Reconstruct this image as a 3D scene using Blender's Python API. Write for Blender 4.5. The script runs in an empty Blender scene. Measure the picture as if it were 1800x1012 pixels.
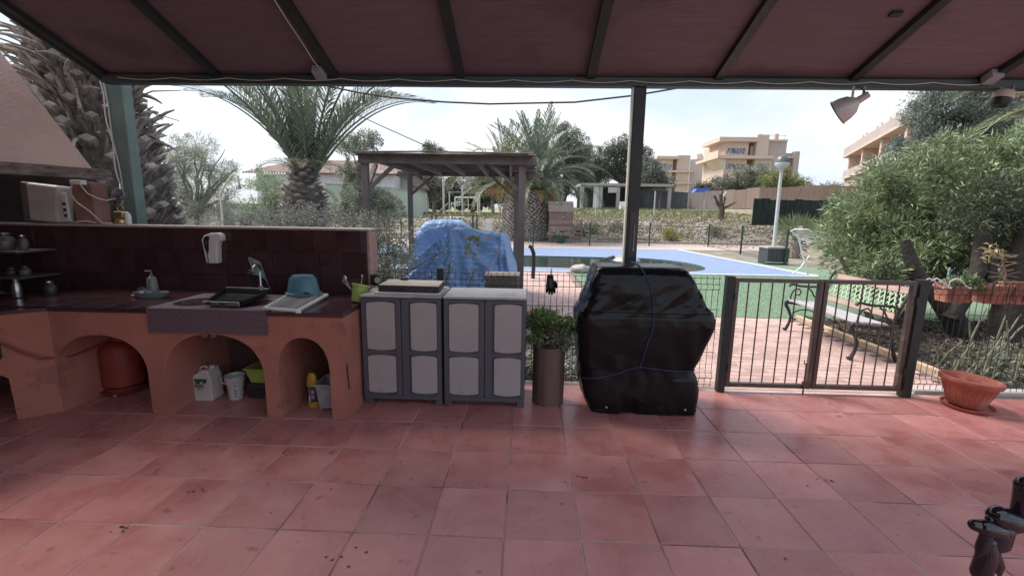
import bpy, math, random
import numpy as np
from math import sin, cos, pi, radians, sqrt, atan2
from mathutils import Vector, Matrix, noise
random.seed(7); np.random.seed(7)
sc = bpy.context.scene
C = sc.collection
# ---------------------------------------------------------------- camera
cam = bpy.data.objects.new('camera', bpy.data.cameras.new('camera')); C.objects.link(cam)
_p, _a, _r = radians(9.63), radians(1.83), radians(0.9)
_f = Vector((-sin(_a)*cos(_p), cos(_a)*cos(_p), -sin(_p)))
_rt0 = Vector((cos(_a), sin(_a), 0)); _up0 = _rt0.cross(_f)
_rt = _rt0*cos(_r)+_up0*sin(_r); _up = _rt.cross(_f)
m = Matrix((( _rt.x,_up.x,-_f.x,0),(_rt.y,_up.y,-_f.y,0),(_rt.z,_up.z,-_f.z,1.6),(0,0,0,1)))
cam.matrix_world = m
cam.data.sensor_width = 36; cam.data.lens = 15.84; cam.data.clip_end = 1500; cam.data.clip_start = 0.05
sc.camera = cam
# ---------------------------------------------------------------- sky and sun
SUN_EL, SUN_AZ = 55, -68          # azimuth from +Y towards +X (degrees)
w = bpy.data.worlds.new("World"); sc.world = w; w.use_nodes = True
nt = w.node_tree; N = nt.nodes; Lk = nt.links
bg = N['Background']; bg.inputs['Strength'].default_value = 0.13
sky = N.new('ShaderNodeTexSky'); sky.sky_type = 'NISHITA'; sky.sun_disc = False
sky.sun_elevation = radians(SUN_EL); sky.sun_rotation = radians(SUN_AZ); sky.dust_density = 2.0
tc = N.new('ShaderNodeTexCoord')
mp = N.new('ShaderNodeMapping'); mp.inputs['Scale'].default_value = (1.0, 1.0, 3.6); mp.inputs['Rotation'].default_value = (0, 0.12, 0.3)
ns = N.new('ShaderNodeTexNoise'); ns.inputs['Scale'].default_value = 1.7; ns.inputs['Detail'].default_value = 7; ns.inputs['Roughness'].default_value = 0.5; ns.inputs['Distortion'].default_value = 0.5
cr = N.new('ShaderNodeValToRGB'); cr.color_ramp.elements[0].position = 0.46; cr.color_ramp.elements[1].position = 0.66
cr.color_ramp.elements[0].color = (0.0,0.0,0.0,1); cr.color_ramp.elements[1].color = (1,1,1,1)
nrm = N.new('ShaderNodeVectorMath'); nrm.operation = 'NORMALIZE'
dt = N.new('ShaderNodeVectorMath'); dt.operation = 'DOT_PRODUCT'
dt.inputs[1].default_value = (sin(radians(SUN_AZ))*cos(radians(20)), cos(radians(SUN_AZ))*cos(radians(20)), sin(radians(20)))
cr2 = N.new('ShaderNodeValToRGB'); cr2.color_ramp.elements[0].position = 0.35; cr2.color_ramp.elements[1].position = 1.0
cr2.color_ramp.elements[0].color = (3.55,3.6,3.7,1); cr2.color_ramp.elements[1].color = (4.7,4.7,4.7,1)
mx = N.new('ShaderNodeMixRGB')
mxb = N.new('ShaderNodeMixRGB'); mxb.inputs[0].default_value = 0.75; mxb.inputs[2].default_value = (2.55,2.85,3.4,1)   # thin veil under the brighter clouds
for a_, b_ in ((tc.outputs['Generated'], mp.inputs['Vector']), (mp.outputs[0], ns.inputs['Vector']), (ns.outputs['Fac'], cr.inputs[0]),
               (tc.outputs['Generated'], nrm.inputs[0]), (nrm.outputs[0], dt.inputs[0]), (dt.outputs['Value'], cr2.inputs[0]),
               (cr.outputs[0], mx.inputs[0]), (sky.outputs[0], mxb.inputs[1]), (cr2.outputs[0], mx.inputs[2]), (mxb.outputs[0], mx.inputs[1]), (mx.outputs[0], bg.inputs[0])):
    Lk.new(a_, b_)
sl = bpy.data.lights.new('sun', 'SUN'); sl.energy = 2.4; sl.angle = radians(32); sl.color = (1.0, 0.95, 0.88)
so = bpy.data.objects.new('sun', sl); C.objects.link(so)
_d = Vector((sin(radians(SUN_AZ))*cos(radians(SUN_EL)), cos(radians(SUN_AZ))*cos(radians(SUN_EL)), sin(radians(SUN_EL))))
so.rotation_euler = (-_d).to_track_quat('-Z', 'Y').to_euler(); so.location = (0, 0, 30)
sc.view_settings.view_transform = 'Standard'; sc.view_settings.look = 'None'
sc.view_settings.gamma = 1; sc.view_settings.use_curve_mapping = False
sc.view_settings.exposure = 1.24
sc.render.engine = 'CYCLES'; sc.cycles.use_denoising = True
sc.cycles.max_bounces = 7; sc.cycles.diffuse_bounces = 5; sc.cycles.glossy_bounces = 3; sc.cycles.transmission_bounces = 4; sc.cycles.transparent_max_bounces = 6
sc.cycles.sample_clamp_indirect = 6
# ---------------------------------------------------------------- materials
MATS = {}
def mat(name, col, rough=0.6, var=0.25, scale=6.0, bump=0.0, bscale=40.0, metal=0.0, spec=0.5, obj_var=0.0, island=None, translucent=0.0,
        stretch=None, bdist=0.02, col2=None, rvar=0.0, coat=0.0, detail=5, spots=None):
    if name in MATS: return MATS[name]
    m = bpy.data.materials.new(name); m.use_nodes = True; MATS[name] = m
    nt = m.node_tree; n = nt.nodes; l = nt.links; b = n['Principled BSDF']
    b.inputs['Roughness'].default_value = rough; b.inputs['Metallic'].default_value = metal
    b.inputs['Specular IOR Level'].default_value = spec; b.inputs['Coat Weight'].default_value = coat
    tc = n.new('ShaderNodeTexCoord'); vec = tc.outputs['Object']
    gi = n.new('ShaderNodeNewGeometry')
    if obj_var:                                    # shift the pattern from object to object too
        oi = n.new('ShaderNodeObjectInfo'); ad = n.new('ShaderNodeVectorMath'); ad.operation = 'MULTIPLY_ADD'
        cmb = n.new('ShaderNodeCombineXYZ'); ml = n.new('ShaderNodeMath'); ml.operation = 'MULTIPLY'; ml.inputs[1].default_value = 37.0
        l.new(oi.outputs['Random'], ml.inputs[0]); l.new(ml.outputs[0], cmb.inputs[0]); l.new(ml.outputs[0], cmb.inputs[1])
        a2 = n.new('ShaderNodeVectorMath'); a2.operation = 'ADD'; l.new(vec, a2.inputs[0]); l.new(cmb.outputs[0], a2.inputs[1]); vec = a2.outputs[0]
    mpn = n.new('ShaderNodeMapping'); l.new(vec, mpn.inputs['Vector'])
    if stretch: mpn.inputs['Scale'].default_value = stretch
    nz = n.new('ShaderNodeTexNoise'); nz.inputs['Scale'].default_value = scale; nz.inputs['Detail'].default_value = detail; nz.inputs['Roughness'].default_value = 0.6
    l.new(mpn.outputs[0], nz.inputs['Vector'])
    ramp = n.new('ShaderNodeValToRGB'); ramp.color_ramp.elements[0].position = 0.3; ramp.color_ramp.elements[1].position = 0.7
    c1 = [max(0, c*(1-var)) for c in col]; c2 = col2 or [min(1, c*(1+var)) for c in col]
    ramp.color_ramp.elements[0].color = (*c1, 1); ramp.color_ramp.elements[1].color = (*c2, 1)
    l.new(nz.outputs['Fac'], ramp.inputs[0]); out = ramp.outputs[0]
    if island:
        r3 = n.new('ShaderNodeValToRGB'); els = r3.color_ramp.elements
        while len(els) < len(island): els.new(0.5)
        for i, c in enumerate(island): els[i].position = i/(len(island)-1)*0.96+0.02; els[i].color = (*c, 1)
        l.new(gi.outputs['Random Per Island'], r3.inputs[0])
        mm = n.new('ShaderNodeMixRGB'); mm.inputs[0].default_value = 0.7; l.new(out, mm.inputs[1]); l.new(r3.outputs[0], mm.inputs[2]); out = mm.outputs[0]
    if obj_var:
        hs = n.new('ShaderNodeHueSaturation'); mr = n.new('ShaderNodeMapRange'); mr.inputs['To Min'].default_value = 1-obj_var; mr.inputs['To Max'].default_value = 1+obj_var
        l.new(oi.outputs['Random'], mr.inputs['Value']); l.new(mr.outputs[0], hs.inputs['Value']); l.new(out, hs.inputs['Color']); out = hs.outputs[0]
    if spots:                                       # (scale, threshold, colour, strength)
        vz = n.new('ShaderNodeTexNoise'); vz.inputs['Scale'].default_value = spots[0]; vz.inputs['Detail'].default_value = 3; l.new(vec, vz.inputs['Vector'])
        sr = n.new('ShaderNodeValToRGB'); sr.color_ramp.elements[0].position = spots[1]; sr.color_ramp.elements[1].position = min(1, spots[1]+0.06)
        sr.color_ramp.elements[0].color = (0,0,0,1); sr.color_ramp.elements[1].color = (spots[3],)*3+(1,)
        l.new(vz.outputs['Fac'], sr.inputs[0]); mm2 = n.new('ShaderNodeMixRGB'); l.new(sr.outputs[0], mm2.inputs[0]); l.new(out, mm2.inputs[1]); mm2.inputs[2].default_value = (*spots[2], 1); out = mm2.outputs[0]
    l.new(out, b.inputs['Base Color'])
    if rvar:
        mr2 = n.new('ShaderNodeMapRange'); mr2.inputs['From Min'].default_value = 0.3; mr2.inputs['From Max'].default_value = 0.7
        mr2.inputs['To Min'].default_value = max(0.02, rough-rvar); mr2.inputs['To Max'].default_value = min(1, rough+rvar)
        l.new(nz.outputs['Fac'], mr2.inputs['Value']); l.new(mr2.outputs[0], b.inputs['Roughness'])
    if bump:
        n2 = n.new('ShaderNodeTexNoise'); n2.inputs['Scale'].default_value = bscale; n2.inputs['Detail'].default_value = 4; l.new(mpn.outputs[0], n2.inputs['Vector'])
        bp = n.new('ShaderNodeBump'); bp.inputs['Strength'].default_value = bump; bp.inputs['Distance'].default_value = bdist
        l.new(n2.outputs['Fac'], bp.inputs['Height']); l.new(bp.outputs[0], b.inputs['Normal'])
    if translucent:
        tr = n.new('ShaderNodeBsdfTranslucent'); l.new(out, tr.inputs['Color']); ms = n.new('ShaderNodeMixShader'); ms.inputs[0].default_value = translucent
        l.new(b.outputs[0], ms.inputs[1]); l.new(tr.outputs[0], ms.inputs[2]); l.new(ms.outputs[0], n['Material Output'].inputs[0])
    return m
def leafmat(name, a, b, c, tr=0.25, rough=0.5):
    return mat(name, b, rough=rough, var=0.35, scale=2.2, island=[a, b, c], translucent=tr, detail=2)
# ---------------------------------------------------------------- geometry helpers
ORG = {}
class MB:
    def __init__(s): s.v = []; s.f = []
    def add(s, vs, fs):
        n = len(s.v); s.v += [tuple(p) for p in vs]; s.f += [tuple(i+n for i in f) for f in fs]; return s
    def box(s, x0, y0, z0, x1, y1, z1):
        return s.add([(x0,y0,z0),(x1,y0,z0),(x1,y1,z0),(x0,y1,z0),(x0,y0,z1),(x1,y0,z1),(x1,y1,z1),(x0,y1,z1)],
                     [(0,3,2,1),(4,5,6,7),(0,1,5,4),(1,2,6,5),(2,3,7,6),(3,0,4,7)])
    def obox(s, c, u, v, w):
        c, u, v, w = map(Vector, (c, u, v, w))
        P = [c+u*a+v*b+w*d for d in (-1,1) for a, b in ((-1,-1),(1,-1),(1,1),(-1,1))]
        return s.add(P, [(0,3,2,1),(4,5,6,7),(0,1,5,4),(1,2,6,5),(2,3,7,6),(3,0,4,7)])
    def beam(s, a, b, wx, wy=None, up=(0,0,1)):     # a rectangular bar from a to b
        a, b = Vector(a), Vector(b); d = b-a; L = d.length; d.normalize(); wy = wy or wx
        u = d.cross(Vector(up))
        if u.length < 1e-3: u = d.cross(Vector((0,1,0)))
        u.normalize(); v = u.cross(d)
        return s.obox((a+b)/2, u*wx/2, v*wy/2, d*L/2)
    def tube(s, pts, r, n=8, cap=True):
        pts = [Vector(p) for p in pts]; k = len(pts); rs = [r]*k if isinstance(r, (int, float)) else list(r)
        vs = []; t0 = (pts[1]-pts[0]).normalized(); ref = Vector((0,0,1)) if abs(t0.z) < .9 else Vector((1,0,0)); u = t0.cross(ref).normalized()
        for i, p in enumerate(pts):
            t = (pts[min(i+1,k-1)]-pts[max(i-1,0)]).normalized()
            u = (u-t*u.dot(t)); u = u.normalized() if u.length > 1e-6 else t.orthogonal().normalized(); v = t.cross(u)
            for j in range(n): a = 2*pi*j/n; vs.append(p+(u*cos(a)+v*sin(a))*rs[i])
        fs = [(i*n+j, i*n+(j+1)%n, (i+1)*n+(j+1)%n, (i+1)*n+j) for i in range(k-1) for j in range(n)]
        if cap: fs += [tuple(range(n))[::-1], tuple((k-1)*n+j for j in range(n))]
        return s.add(vs, fs)
    def lathe(s, prof, c=(0,0,0), n=24, M=None):
        vs = []; k = len(prof)
        for r, z in prof:
            for j in range(n):
                p = Vector((r*cos(2*pi*j/n), r*sin(2*pi*j/n), z))
                if M is not None: p = M @ p
                vs.append((p.x+c[0], p.y+c[1], p.z+c[2]))
        fs = [(i*n+j, i*n+(j+1)%n, (i+1)*n+(j+1)%n, (i+1)*n+j) for i in range(k-1) for j in range(n)]
        if prof[0][0] > 1e-4: fs.append(tuple(range(n))[::-1])
        if prof[-1][0] > 1e-4 : fs.append(tuple((k-1)*n+j for j in range(n)))
        return s.add(vs, fs)
    def shell(s, prof, c=(0,0,0), n=24, M=None):    # open lathe, no caps
        vs = []; k = len(prof)
        for r, z in prof:
            for j in range(n):
                p = Vector((r*cos(2*pi*j/n), r*sin(2*pi*j/n), z))
                if M is not None: p = M @ p
                vs.append((p.x+c[0], p.y+c[1], p.z+c[2]))
        return s.add(vs, [(i*n+j, i*n+(j+1)%n, (i+1)*n+(j+1)%n, (i+1)*n+j) for i in range(k-1) for j in range(n)])
    def prism(s, poly, axis, a, b):
        n = len(poly); P = []
        for t in (a, b):
            for p, q in poly: P.append({'y': (p,t,q), 'x': (t,p,q), 'z': (p,q,t)}[axis])
        return s.add(P, [tuple(range(n))[::-1], tuple(range(n,2*n))]+[(i,(i+1)%n,n+(i+1)%n,n+i) for i in range(n)])
    def ball(s, c, r, n=12, m=8):
        r = (r,r,r) if isinstance(r,(int,float)) else r
        vs = [(c[0]+r[0]*sin(pi*i/m)*cos(2*pi*j/n), c[1]+r[1]*sin(pi*i/m)*sin(2*pi*j/n), c[2]+r[2]*cos(pi*i/m)) for i in range(m+1) for j in range(n)]
        return s.add(vs, [(i*n+j,(i+1)*n+j,(i+1)*n+(j+1)%n,i*n+(j+1)%n) for i in range(m) for j in range(n)])
def link_mesh(name, me, m, parent=None, smooth=False):
    if m is not None: me.materials.append(m)
    if smooth and len(me.polygons): me.polygons.foreach_set('use_smooth', [True]*len(me.polygons))
    o = bpy.data.objects.new(name, me); C.objects.link(o)
    if parent is not None: o.parent = parent
    return o
def build(name, mb, m, parent=None, smooth=False, bevel=0.0, origin=None):
    """world-space verts; when parented they are stored relative to the thing's base"""
    if parent is not None: ox = ORG.get(parent.name, (0,0,0))
    else: ox = origin or (0,0,0)
    me = bpy.data.meshes.new(name)
    me.from_pydata([(x-ox[0], y-ox[1], z-ox[2]) for x, y, z in mb.v], [], mb.f); me.validate(); me.update()
    o = link_mesh(name, me, m, parent, smooth)
    if parent is None: o.location = ox
    ORG[o.name] = ox
    if bevel:
        b = o.modifiers.new('bevel', 'BEVEL'); b.width = bevel; b.segments = 2; b.limit_method = 'ANGLE'; b.angle_limit = radians(40)
    if smooth:
        try:
            md = o.modifiers.new('edges', 'EDGE_SPLIT'); md.split_angle = radians(42)
        except Exception: pass
    return o
def tag(o, label=None, cat=None, group=None, kind=None):
    if label: o['label'] = label
    if cat: o['category'] = cat
    if group: o['group'] = group
    if kind: o['kind'] = kind
    return o
def thing(name, label, cat, loc=(0,0,0), group=None):
    o = bpy.data.objects.new(name, None); C.objects.link(o); o.location = loc; o.empty_display_size = 0.1
    ORG[o.name] = tuple(loc); return tag(o, label, cat, group)
def structure(name, mb, m, **k): return tag(build(name, mb, m, **k), kind='structure')
def piece(name, me, loc, parent, rot=None, scale=None, m=None):
    """a small part sharing its mesh; loc in world space"""
    o = bpy.data.objects.new(name, me); C.objects.link(o); o.parent = parent
    ox = ORG.get(parent.name, (0,0,0)); o.location = (loc[0]-ox[0], loc[1]-ox[1], loc[2]-ox[2])
    if rot: o.rotation_euler = rot
    if scale: o.scale = scale
    return o
def shared(name, mb, m, smooth=False):
    me = bpy.data.meshes.new(name); me.from_pydata(mb.v, [], mb.f); me.validate(); me.update(); me.materials.append(m)
    if smooth: me.polygons.foreach_set('use_smooth', [True]*len(me.polygons))
    return me
def copy_tree(o, parent=None):
    c = o.copy(); C.objects.link(c); c.parent = parent
    for ch in [x for x in list(C.objects) if x.parent == o]: copy_tree(ch, c)
    return c
# ---------------------------------------------------------------- foliage helpers (numpy)
def np_mesh(name, V, F, m, parent=None):
    me = bpy.data.meshes.new(name); nv, nf = len(V), len(F); k = F.shape[1]
    ox = np.array(ORG.get(parent.name, (0,0,0)) if parent is not None else (0,0,0)); V = V-ox
    me.vertices.add(nv); me.vertices.foreach_set('co', V.astype(np.float32).ravel())
    me.loops.add(nf*k); me.loops.foreach_set('vertex_index', F.astype(np.int32).ravel())
    me.polygons.add(nf); me.polygons.foreach_set('loop_start', np.arange(0, nf*k, k, dtype=np.int32))
    try: me.polygons.foreach_set('loop_total', np.full(nf, k, dtype=np.int32))
    except Exception: pass
    me.update(calc_edges=True)
    return link_mesh(name, me, m, parent)
def leaf_arrays(P, D, length, width):
    """rhombic leaves at points P pointing along D"""
    n = len(P); D = D/np.linalg.norm(D, axis=1, keepdims=True)
    R = np.random.normal(size=(n,3)); S = np.cross(D, R); S /= np.linalg.norm(S, axis=1, keepdims=True)+1e-9
    Nn = np.cross(S, D)
    L = length*np.random.uniform(.65, 1.25, (n,1)); W = width*np.random.uniform(.7, 1.2, (n,1))
    mid = P+D*L*.45+Nn*W*.25
    V = np.stack([P, mid+S*W*.5, P+D*L-Nn*W*.2, mid-S*W*.5], axis=1).reshape(-1,3)
    F = np.arange(n*4).reshape(n,4); return V, F
def crown_points(blobs, n, clumps, spread, shell=0.5):
    vol = np.array([b[3]*b[4]*b[5] for b in blobs])**0.7; vol /= vol.sum()
    Ps, Ds = [], []
    for b, v in zip(blobs, vol):
        nc = max(3, int(clumps*v)); c = np.array(b[:3]); r = np.array(b[3:6])
        d = np.random.normal(size=(nc,3)); d /= np.linalg.norm(d, axis=1, keepdims=True)
        rad = np.random.uniform(0, 1, (nc,1))**shell
        cc = c+d*rad*r
        k = max(1, int(n*v/nc)); idx = np.repeat(np.arange(nc), k)
        sp = spread*np.random.uniform(.5, 1.4, (nc,1))
        off = np.random.normal(size=(len(idx),3)); off /= np.linalg.norm(off, axis=1, keepdims=True)
        off *= np.random.uniform(.05, 1, (len(idx),1))**.6
        P = cc[idx]+off*sp[idx]; D = off*0.8+d[idx]*0.5+np.random.normal(size=P.shape)*0.45
        Ps.append(P); Ds.append(D)
    return np.concatenate(Ps), np.concatenate(Ds)
def crown(name, blobs, n, clumps, spread, length, width, m, parent, shell=0.5, droop=0.0, zmin=None):
    P, D = crown_points(blobs, n, clumps, spread, shell); D[:,2] -= droop
    if zmin is not None: k = P[:,2] > zmin; P, D = P[k], D[k]
    V, F = leaf_arrays(P, D, length, width); return np_mesh(name, V, F, m, parent)
def limbs(mb, base, targets, r0, r1, wob=0.08, seed=1, split=0.35):
    rnd = random.Random(seed); b = Vector(base)
    for t in targets:
        t = Vector(t); pts = []; k = 6
        for i in range(k+1):
            s = i/k; p = b.lerp(t, s); p.x += rnd.uniform(-wob,wob)*s*(1-s)*4; p.y += rnd.uniform(-wob,wob)*s*(1-s)*4
            p.z += (1-s)*s*0.3*(t-b).length; pts.append(p)
        mb.tube(pts, [r0+(r1-r0)*(i/k) for i in range(k+1)], 6)
    return mb
# ================================================================ SETTING: ground
def smooth(t): t = max(0, min(1, t)); return t*t*(3-2*t)
def gh(x, y):
    z = -0.02
    if y > 25.2: z += 1.13*smooth((y-25.2)/4.6)
    if y > 30: z += (min(y, 44)-30)*(0.020+0.055*smooth((x+2)/10))
    if y > 60: z += (min(y,200)-60)*0.012
    if 24.5 < y < 31: z += 0.13*noise.noise(Vector((x*.9, y*.9, 3)))+0.05*noise.noise(Vector((x*3, y*3, 1)))
    elif y >= 31: z += 0.06*noise.noise(Vector((x*.4, y*.4, 3)))
    return z
def grid_sheet(name, xs, ys, m, zf, smoothf=True):
    mb = MB(); nx = len(xs)
    for y in ys:
        for x in xs: mb.v.append((x, y, zf(x, y)))
    for j in range(len(ys)-1):
        for i in range(nx-1): mb.f.append((j*nx+i, j*nx+i+1, (j+1)*nx+i+1, (j+1)*nx+i))
    return structure(name, mb, m, smooth=smoothf)
m_dirt = mat('dirt', (.235,.205,.175), .95, .35, 3.0, .8, 18, spots=(1.1,.52,(.16,.16,.09),.8))
m_grassfield = mat('dry_grass_field', (.22,.23,.12), .95, .4, .8, .8, 25, col2=(.40,.35,.24), spots=(.35,.5,(.10,.15,.06),.8))
xs = [-400,-200,-100,-60]+list(np.arange(-40, 40.1, .8))+[60,100,200,400]
ys0 = [-30,-10,0,4.02,8,12,16,20,22,23,24]+list(np.arange(24.5, 31.1, .25))
grid_sheet('ground', xs, ys0, m_dirt, gh)
grid_sheet('field', xs, [31.0,32,34,36,38,40,42,44,48,55,60,70,90,130,200,400,900], m_grassfield, gh)
# pink gravel strips beyond the pool and behind the mesh fence
m_gravelpink = mat('pink_gravel', (.50,.40,.36), .9, .25, 30, .9, 60)
mb = MB(); mb.add([(-9,20.1,-.004),(13,20.9,-.004),(13,26.2,.0),(-9,25.9,.0)], [(0,1,2,3)]); structure('gravel_path', mb, m_gravelpink)
# gravel bed between terrace and paving
m_stone = mat('bed_gravel', (.16,.15,.14), .85, .6, 9, .5, 30, obj_var=.0, island=[(.07,.065,.06),(.2,.19,.18),(.5,.48,.45)])
mb = MB(); mb.add([(-6,4.22,-.012),(1.3,4.22,-.012),(1.3,6.75,-.012),(-6,6.75,-.012)], [(0,1,2,3)])
structure('gravel_bed', mb, mat('bed_soil', (.07,.06,.05), .95, .4, 8, .6, 40))
def pebbles(name, n, x0,x1,y0,y1,z,s0,s1,m,label,zf=None,parent=None):
    base = np.array([(1,0,0),(0,1,0),(-1,0,0),(0,-1,0),(0,0,.7),(0,0,-.7)]); bf = np.array([(0,1,4),(1,2,4),(2,3,4),(3,0,4),(1,0,5),(2,1,5),(3,2,5),(0,3,5)])
    V = np.zeros((n,6,3)); rs = np.random.uniform(s0,s1,n)
    px = np.random.uniform(x0,x1,n); py = np.random.uniform(y0,y1,n)
    th = np.random.uniform(0,6.28,n)
    for k in range(6):
        b = base[k]*np.random.uniform(.6,1.2,(n,1)); V[:,k,0] = px+rs*(b[:,0]*np.cos(th)-b[:,1]*np.sin(th)); V[:,k,1] = py+rs*(b[:,0]*np.sin(th)+b[:,1]*np.cos(th))
        zz = np.array([zf(a,c) for a,c in zip(px,py)]) if zf else z
        V[:,k,2] = zz+rs*.4+rs*b[:,2]
    F = (bf[None]+6*np.arange(n)[:,None,None]).reshape(-1,3)
    o = np_mesh(name, V.reshape(-1,3), F, m, parent); tag(o, label, 'gravel', kind='stuff'); return o
pebbles('gravel', 9000, -1.4,1.28,4.24,6.7,-.012,.010,.028, m_stone, 'grey and white pebbles filling the bed behind the mesh fence')
m_rubble = mat('rubble', (.34,.30,.26), .9, .4, 4, .5, 20, island=[(.11,.09,.075),(.25,.215,.185),(.44,.40,.36)])
pebbles('rubble', 3500, -9,16,24.6,30.8,0,.03,.12, m_rubble, 'loose stones and rubble scattered over the bank beyond the pool', zf=gh)
pebbles('rubble', 420, 9,16,22.6,26,0,.02,.07, m_rubble, 'small loose stones on the strip behind the tall garden lamp', zf=gh)
# right hand planting bed
m_soil = mat('soil', (.055,.043,.034), .95, .5, 5, .9, 30)
grid_sheet('soil_bed', list(np.arange(4.33,10.1,.16)), list(np.arange(4.2,7.1,.16)), m_soil, lambda x,y: .0+.05*abs(noise.noise(Vector((x*2,y*2,0))))+.015*noise.noise(Vector((x*9,y*9,0))))
m_litter = mat('leaf_litter', (.06,.05,.04), .9, .4, 5, island=[(.025,.02,.015),(.06,.045,.032),(.22,.19,.15)])
n = 7000; P = np.stack([np.random.uniform(4.35,9,n), np.random.uniform(4.2,7,n), np.random.uniform(.03,.08,n)], 1)
D = np.random.normal(size=(n,3)); D[:,2] *= .25
V, F = leaf_arrays(P, D, .07, .022); tag(np_mesh('leaf_litter', V, F, m_litter), 'dry leaf litter lying on the dark soil under the bushes', 'litter', kind='stuff')
# turf
m_turf = mat('artificial_turf', (.15,.245,.135), .85, .14, 9, .6, 300, col2=(.21,.30,.22))
mb = MB(); mb.add([(1.32,7.07,.004),(10.5,7.07,.004),(10.5,9.2,.004),(8.7,12.3,.004),(9.1,14.3,.004),(7.4,16.9,.004),(6.9,16.9,.004),(7.62,12.15,.004),(1.2,12.15,.004),(1.32,9,.004)],
  [tuple(range(10))]); structure('turf', mb, m_turf)
n = 26000; P = np.stack([np.random.uniform(1.35,7.6,n), np.random.uniform(7.02,12.1,n), np.full(n,.004)], 1)
k = P[:,0] < 4.28+np.clip((P[:,1]-7)/5.2,0,1)*4; P = P[k]; n = len(P)
D = np.random.normal(size=(n,3))*.35; D[:,2] = 1; V, F = leaf_arrays(P, D, .022, .006)
tag(np_mesh('turf_blades', V, F, leafmat('turf_blade', (.13,.21,.12), (.19,.28,.165), (.27,.36,.23), .1)), 'short upright blades of the green artificial lawn', 'grass', kind='stuff')
# pool deck with painted border and a hole for the water
deck = [(-9,12.25),(1.2,12.3),(7.62,12.15),(6.72,20.3),(-9,19.75)]
m_deck = mat('pool_deck_blue', (.20,.27,.42), .55, .10, 3, .2, 60, spots=(6,.62,(.22,.28,.4),.5))
pool = []                                           # water outline, rounded at its right end
for t in np.linspace(-pi/2, pi/2, 17): pool.append((3.9+1.5*cos(t), 14.35+1.85*sin(t)-.25*cos(t)))
pool += [(0,16.35),(-8.8,16.2),(-8.8,12.95),(0,12.95),(2.6,12.7)]
def ring_between(outer, inner, z, samples=96):
    """fill between two star shaped outlines round a common centre"""
    cx, cy = -0.5, 14.8
    def hit(poly, a):
        dx, dy = cos(a), sin(a); best = None
        for i in range(len(poly)):
            (x1,y1),(x2,y2) = poly[i], poly[(i+1)%len(poly)]
            ex, ey = x2-x1, y2-y1; den = dx*ey-dy*ex
            if abs(den) < 1e-9: continue
            t = ((x1-cx)*ey-(y1-cy)*ex)/den; s_ = ((x1-cx)*dy-(y1-cy)*dx)/den
            if t > 0 and -1e-6 <= s_ <= 1+1e-6 and (best is None or t > best): best = t
        return (cx+dx*best, cy+dy*best)
    angs = sorted(set([2*pi*i/samples for i in range(samples)]+[atan2(y-cy,x-cx)%(2*pi) for x,y in outer+inner]))
    mb = MB(); n = len(angs)
    for a in angs: p = hit(outer,a); q = hit(inner,a); mb.v += [(p[0],p[1],z),(q[0],q[1],z)]
    for i in range(n): j = (i+1)%n; mb.f.append((2*i,2*j,2*j+1,2*i+1))
    return mb, [hit(inner,a) for a in angs]
mb, rim = ring_between(deck, pool, .032); structure('pool_deck', mb, m_deck)
mb = MB(); n = len(rim)
for x,y in rim: mb.v += [(x,y,.032),(x,y,-1.2)]
for i in range(n): j=(i+1)%n; mb.f.append((2*i,2*j,2*j+1,2*i+1))
structure('pool_wall', mb, mat('pool_tile', (.10,.16,.17), .4, .2, 6))
mb = MB(); mb.v = [(x,y,-.004) for x,y in rim]; mb.f = [tuple(range(n))]
o = structure('pool_water', mb, mat('pool_water', (.035,.055,.045), .05, .3, 2, .12, 5, spec=.35))
for a in (((-9,12.16),(7.7,12.06),.1),((6.76,20.36),(7.72,12.12),.12)):
    p, q = Vector((*a[0],0)), Vector((*a[1],0)); mb = MB(); mb.beam((p.x,p.y,.022),(q.x,q.y,.022),a[2],.04); structure('pool_kerb', mb, mat('white_kerb', (.68,.68,.70), .7, .1, 8))
# grass slopes outside: kerb on top of the bank
mb = MB(); mb.box(-12,30.1,.7,16,30.4,1.2); structure('kerb', mb, mat('old_concrete', (.34,.32,.29), .9, .25, 5, .4, 20))
mb = MB(); mb.box(1.8,24.6,-.1,13,24.75,.12); structure('kerb', mb, MATS['old_concrete'])
# ---------------------------------------------------------------- terrace floor tiles
m_grout = mat('grout', (.46,.33,.30), .9, .25, 3, .3, 40, spots=(1.6,.54,(.10,.06,.055),.8))
mb = MB(); mb.box(-6.5,-3,-.06,9,4.06,-.0035); floor = structure('floor', mb, m_grout)
m_tile = mat('terracotta_tile', (.50,.170,.155), .30, .15, 2.6, .2, 9, obj_var=.11, col2=(.62,.285,.262), rvar=.10, spec=.38, spots=(11,.66,(.20,.075,.065),.6))
def tile_mesh(nm, w_, d_, h=.02, c=.004, m=None):
    x, y = w_/2, d_/2; mb = MB()
    mb.v = [(-x,-y,-h),(x,-y,-h),(x,y,-h),(-x,y,-h),(-x,-y,-c),(x,-y,-c),(x,y,-c),(-x,y,-c),(-x+c,-y+c,0),(x-c,-y+c,0),(x-c,y-c,0),(-x+c,y-c,0)]
    mb.f = [(8,9,10,11),(4,5,9,8),(5,6,10,9),(6,7,11,10),(7,4,8,11),(0,1,5,4),(1,2,6,5),(2,3,7,6),(3,0,4,7)]
    return shared(nm, mb, m)
tA = tile_mesh('tile', .38-.0055, .4-.0055, m=m_tile); tB = tile_mesh('tile', .39-.0055, .4-.0055, m=m_tile)
rt = random.Random(3); cols = []
x = .295
for i in range(13): cols.append((x-.19, tA)); x -= .38
x = .295
for i in range(16): cols.append((x+.195, tB)); x += .39
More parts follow.
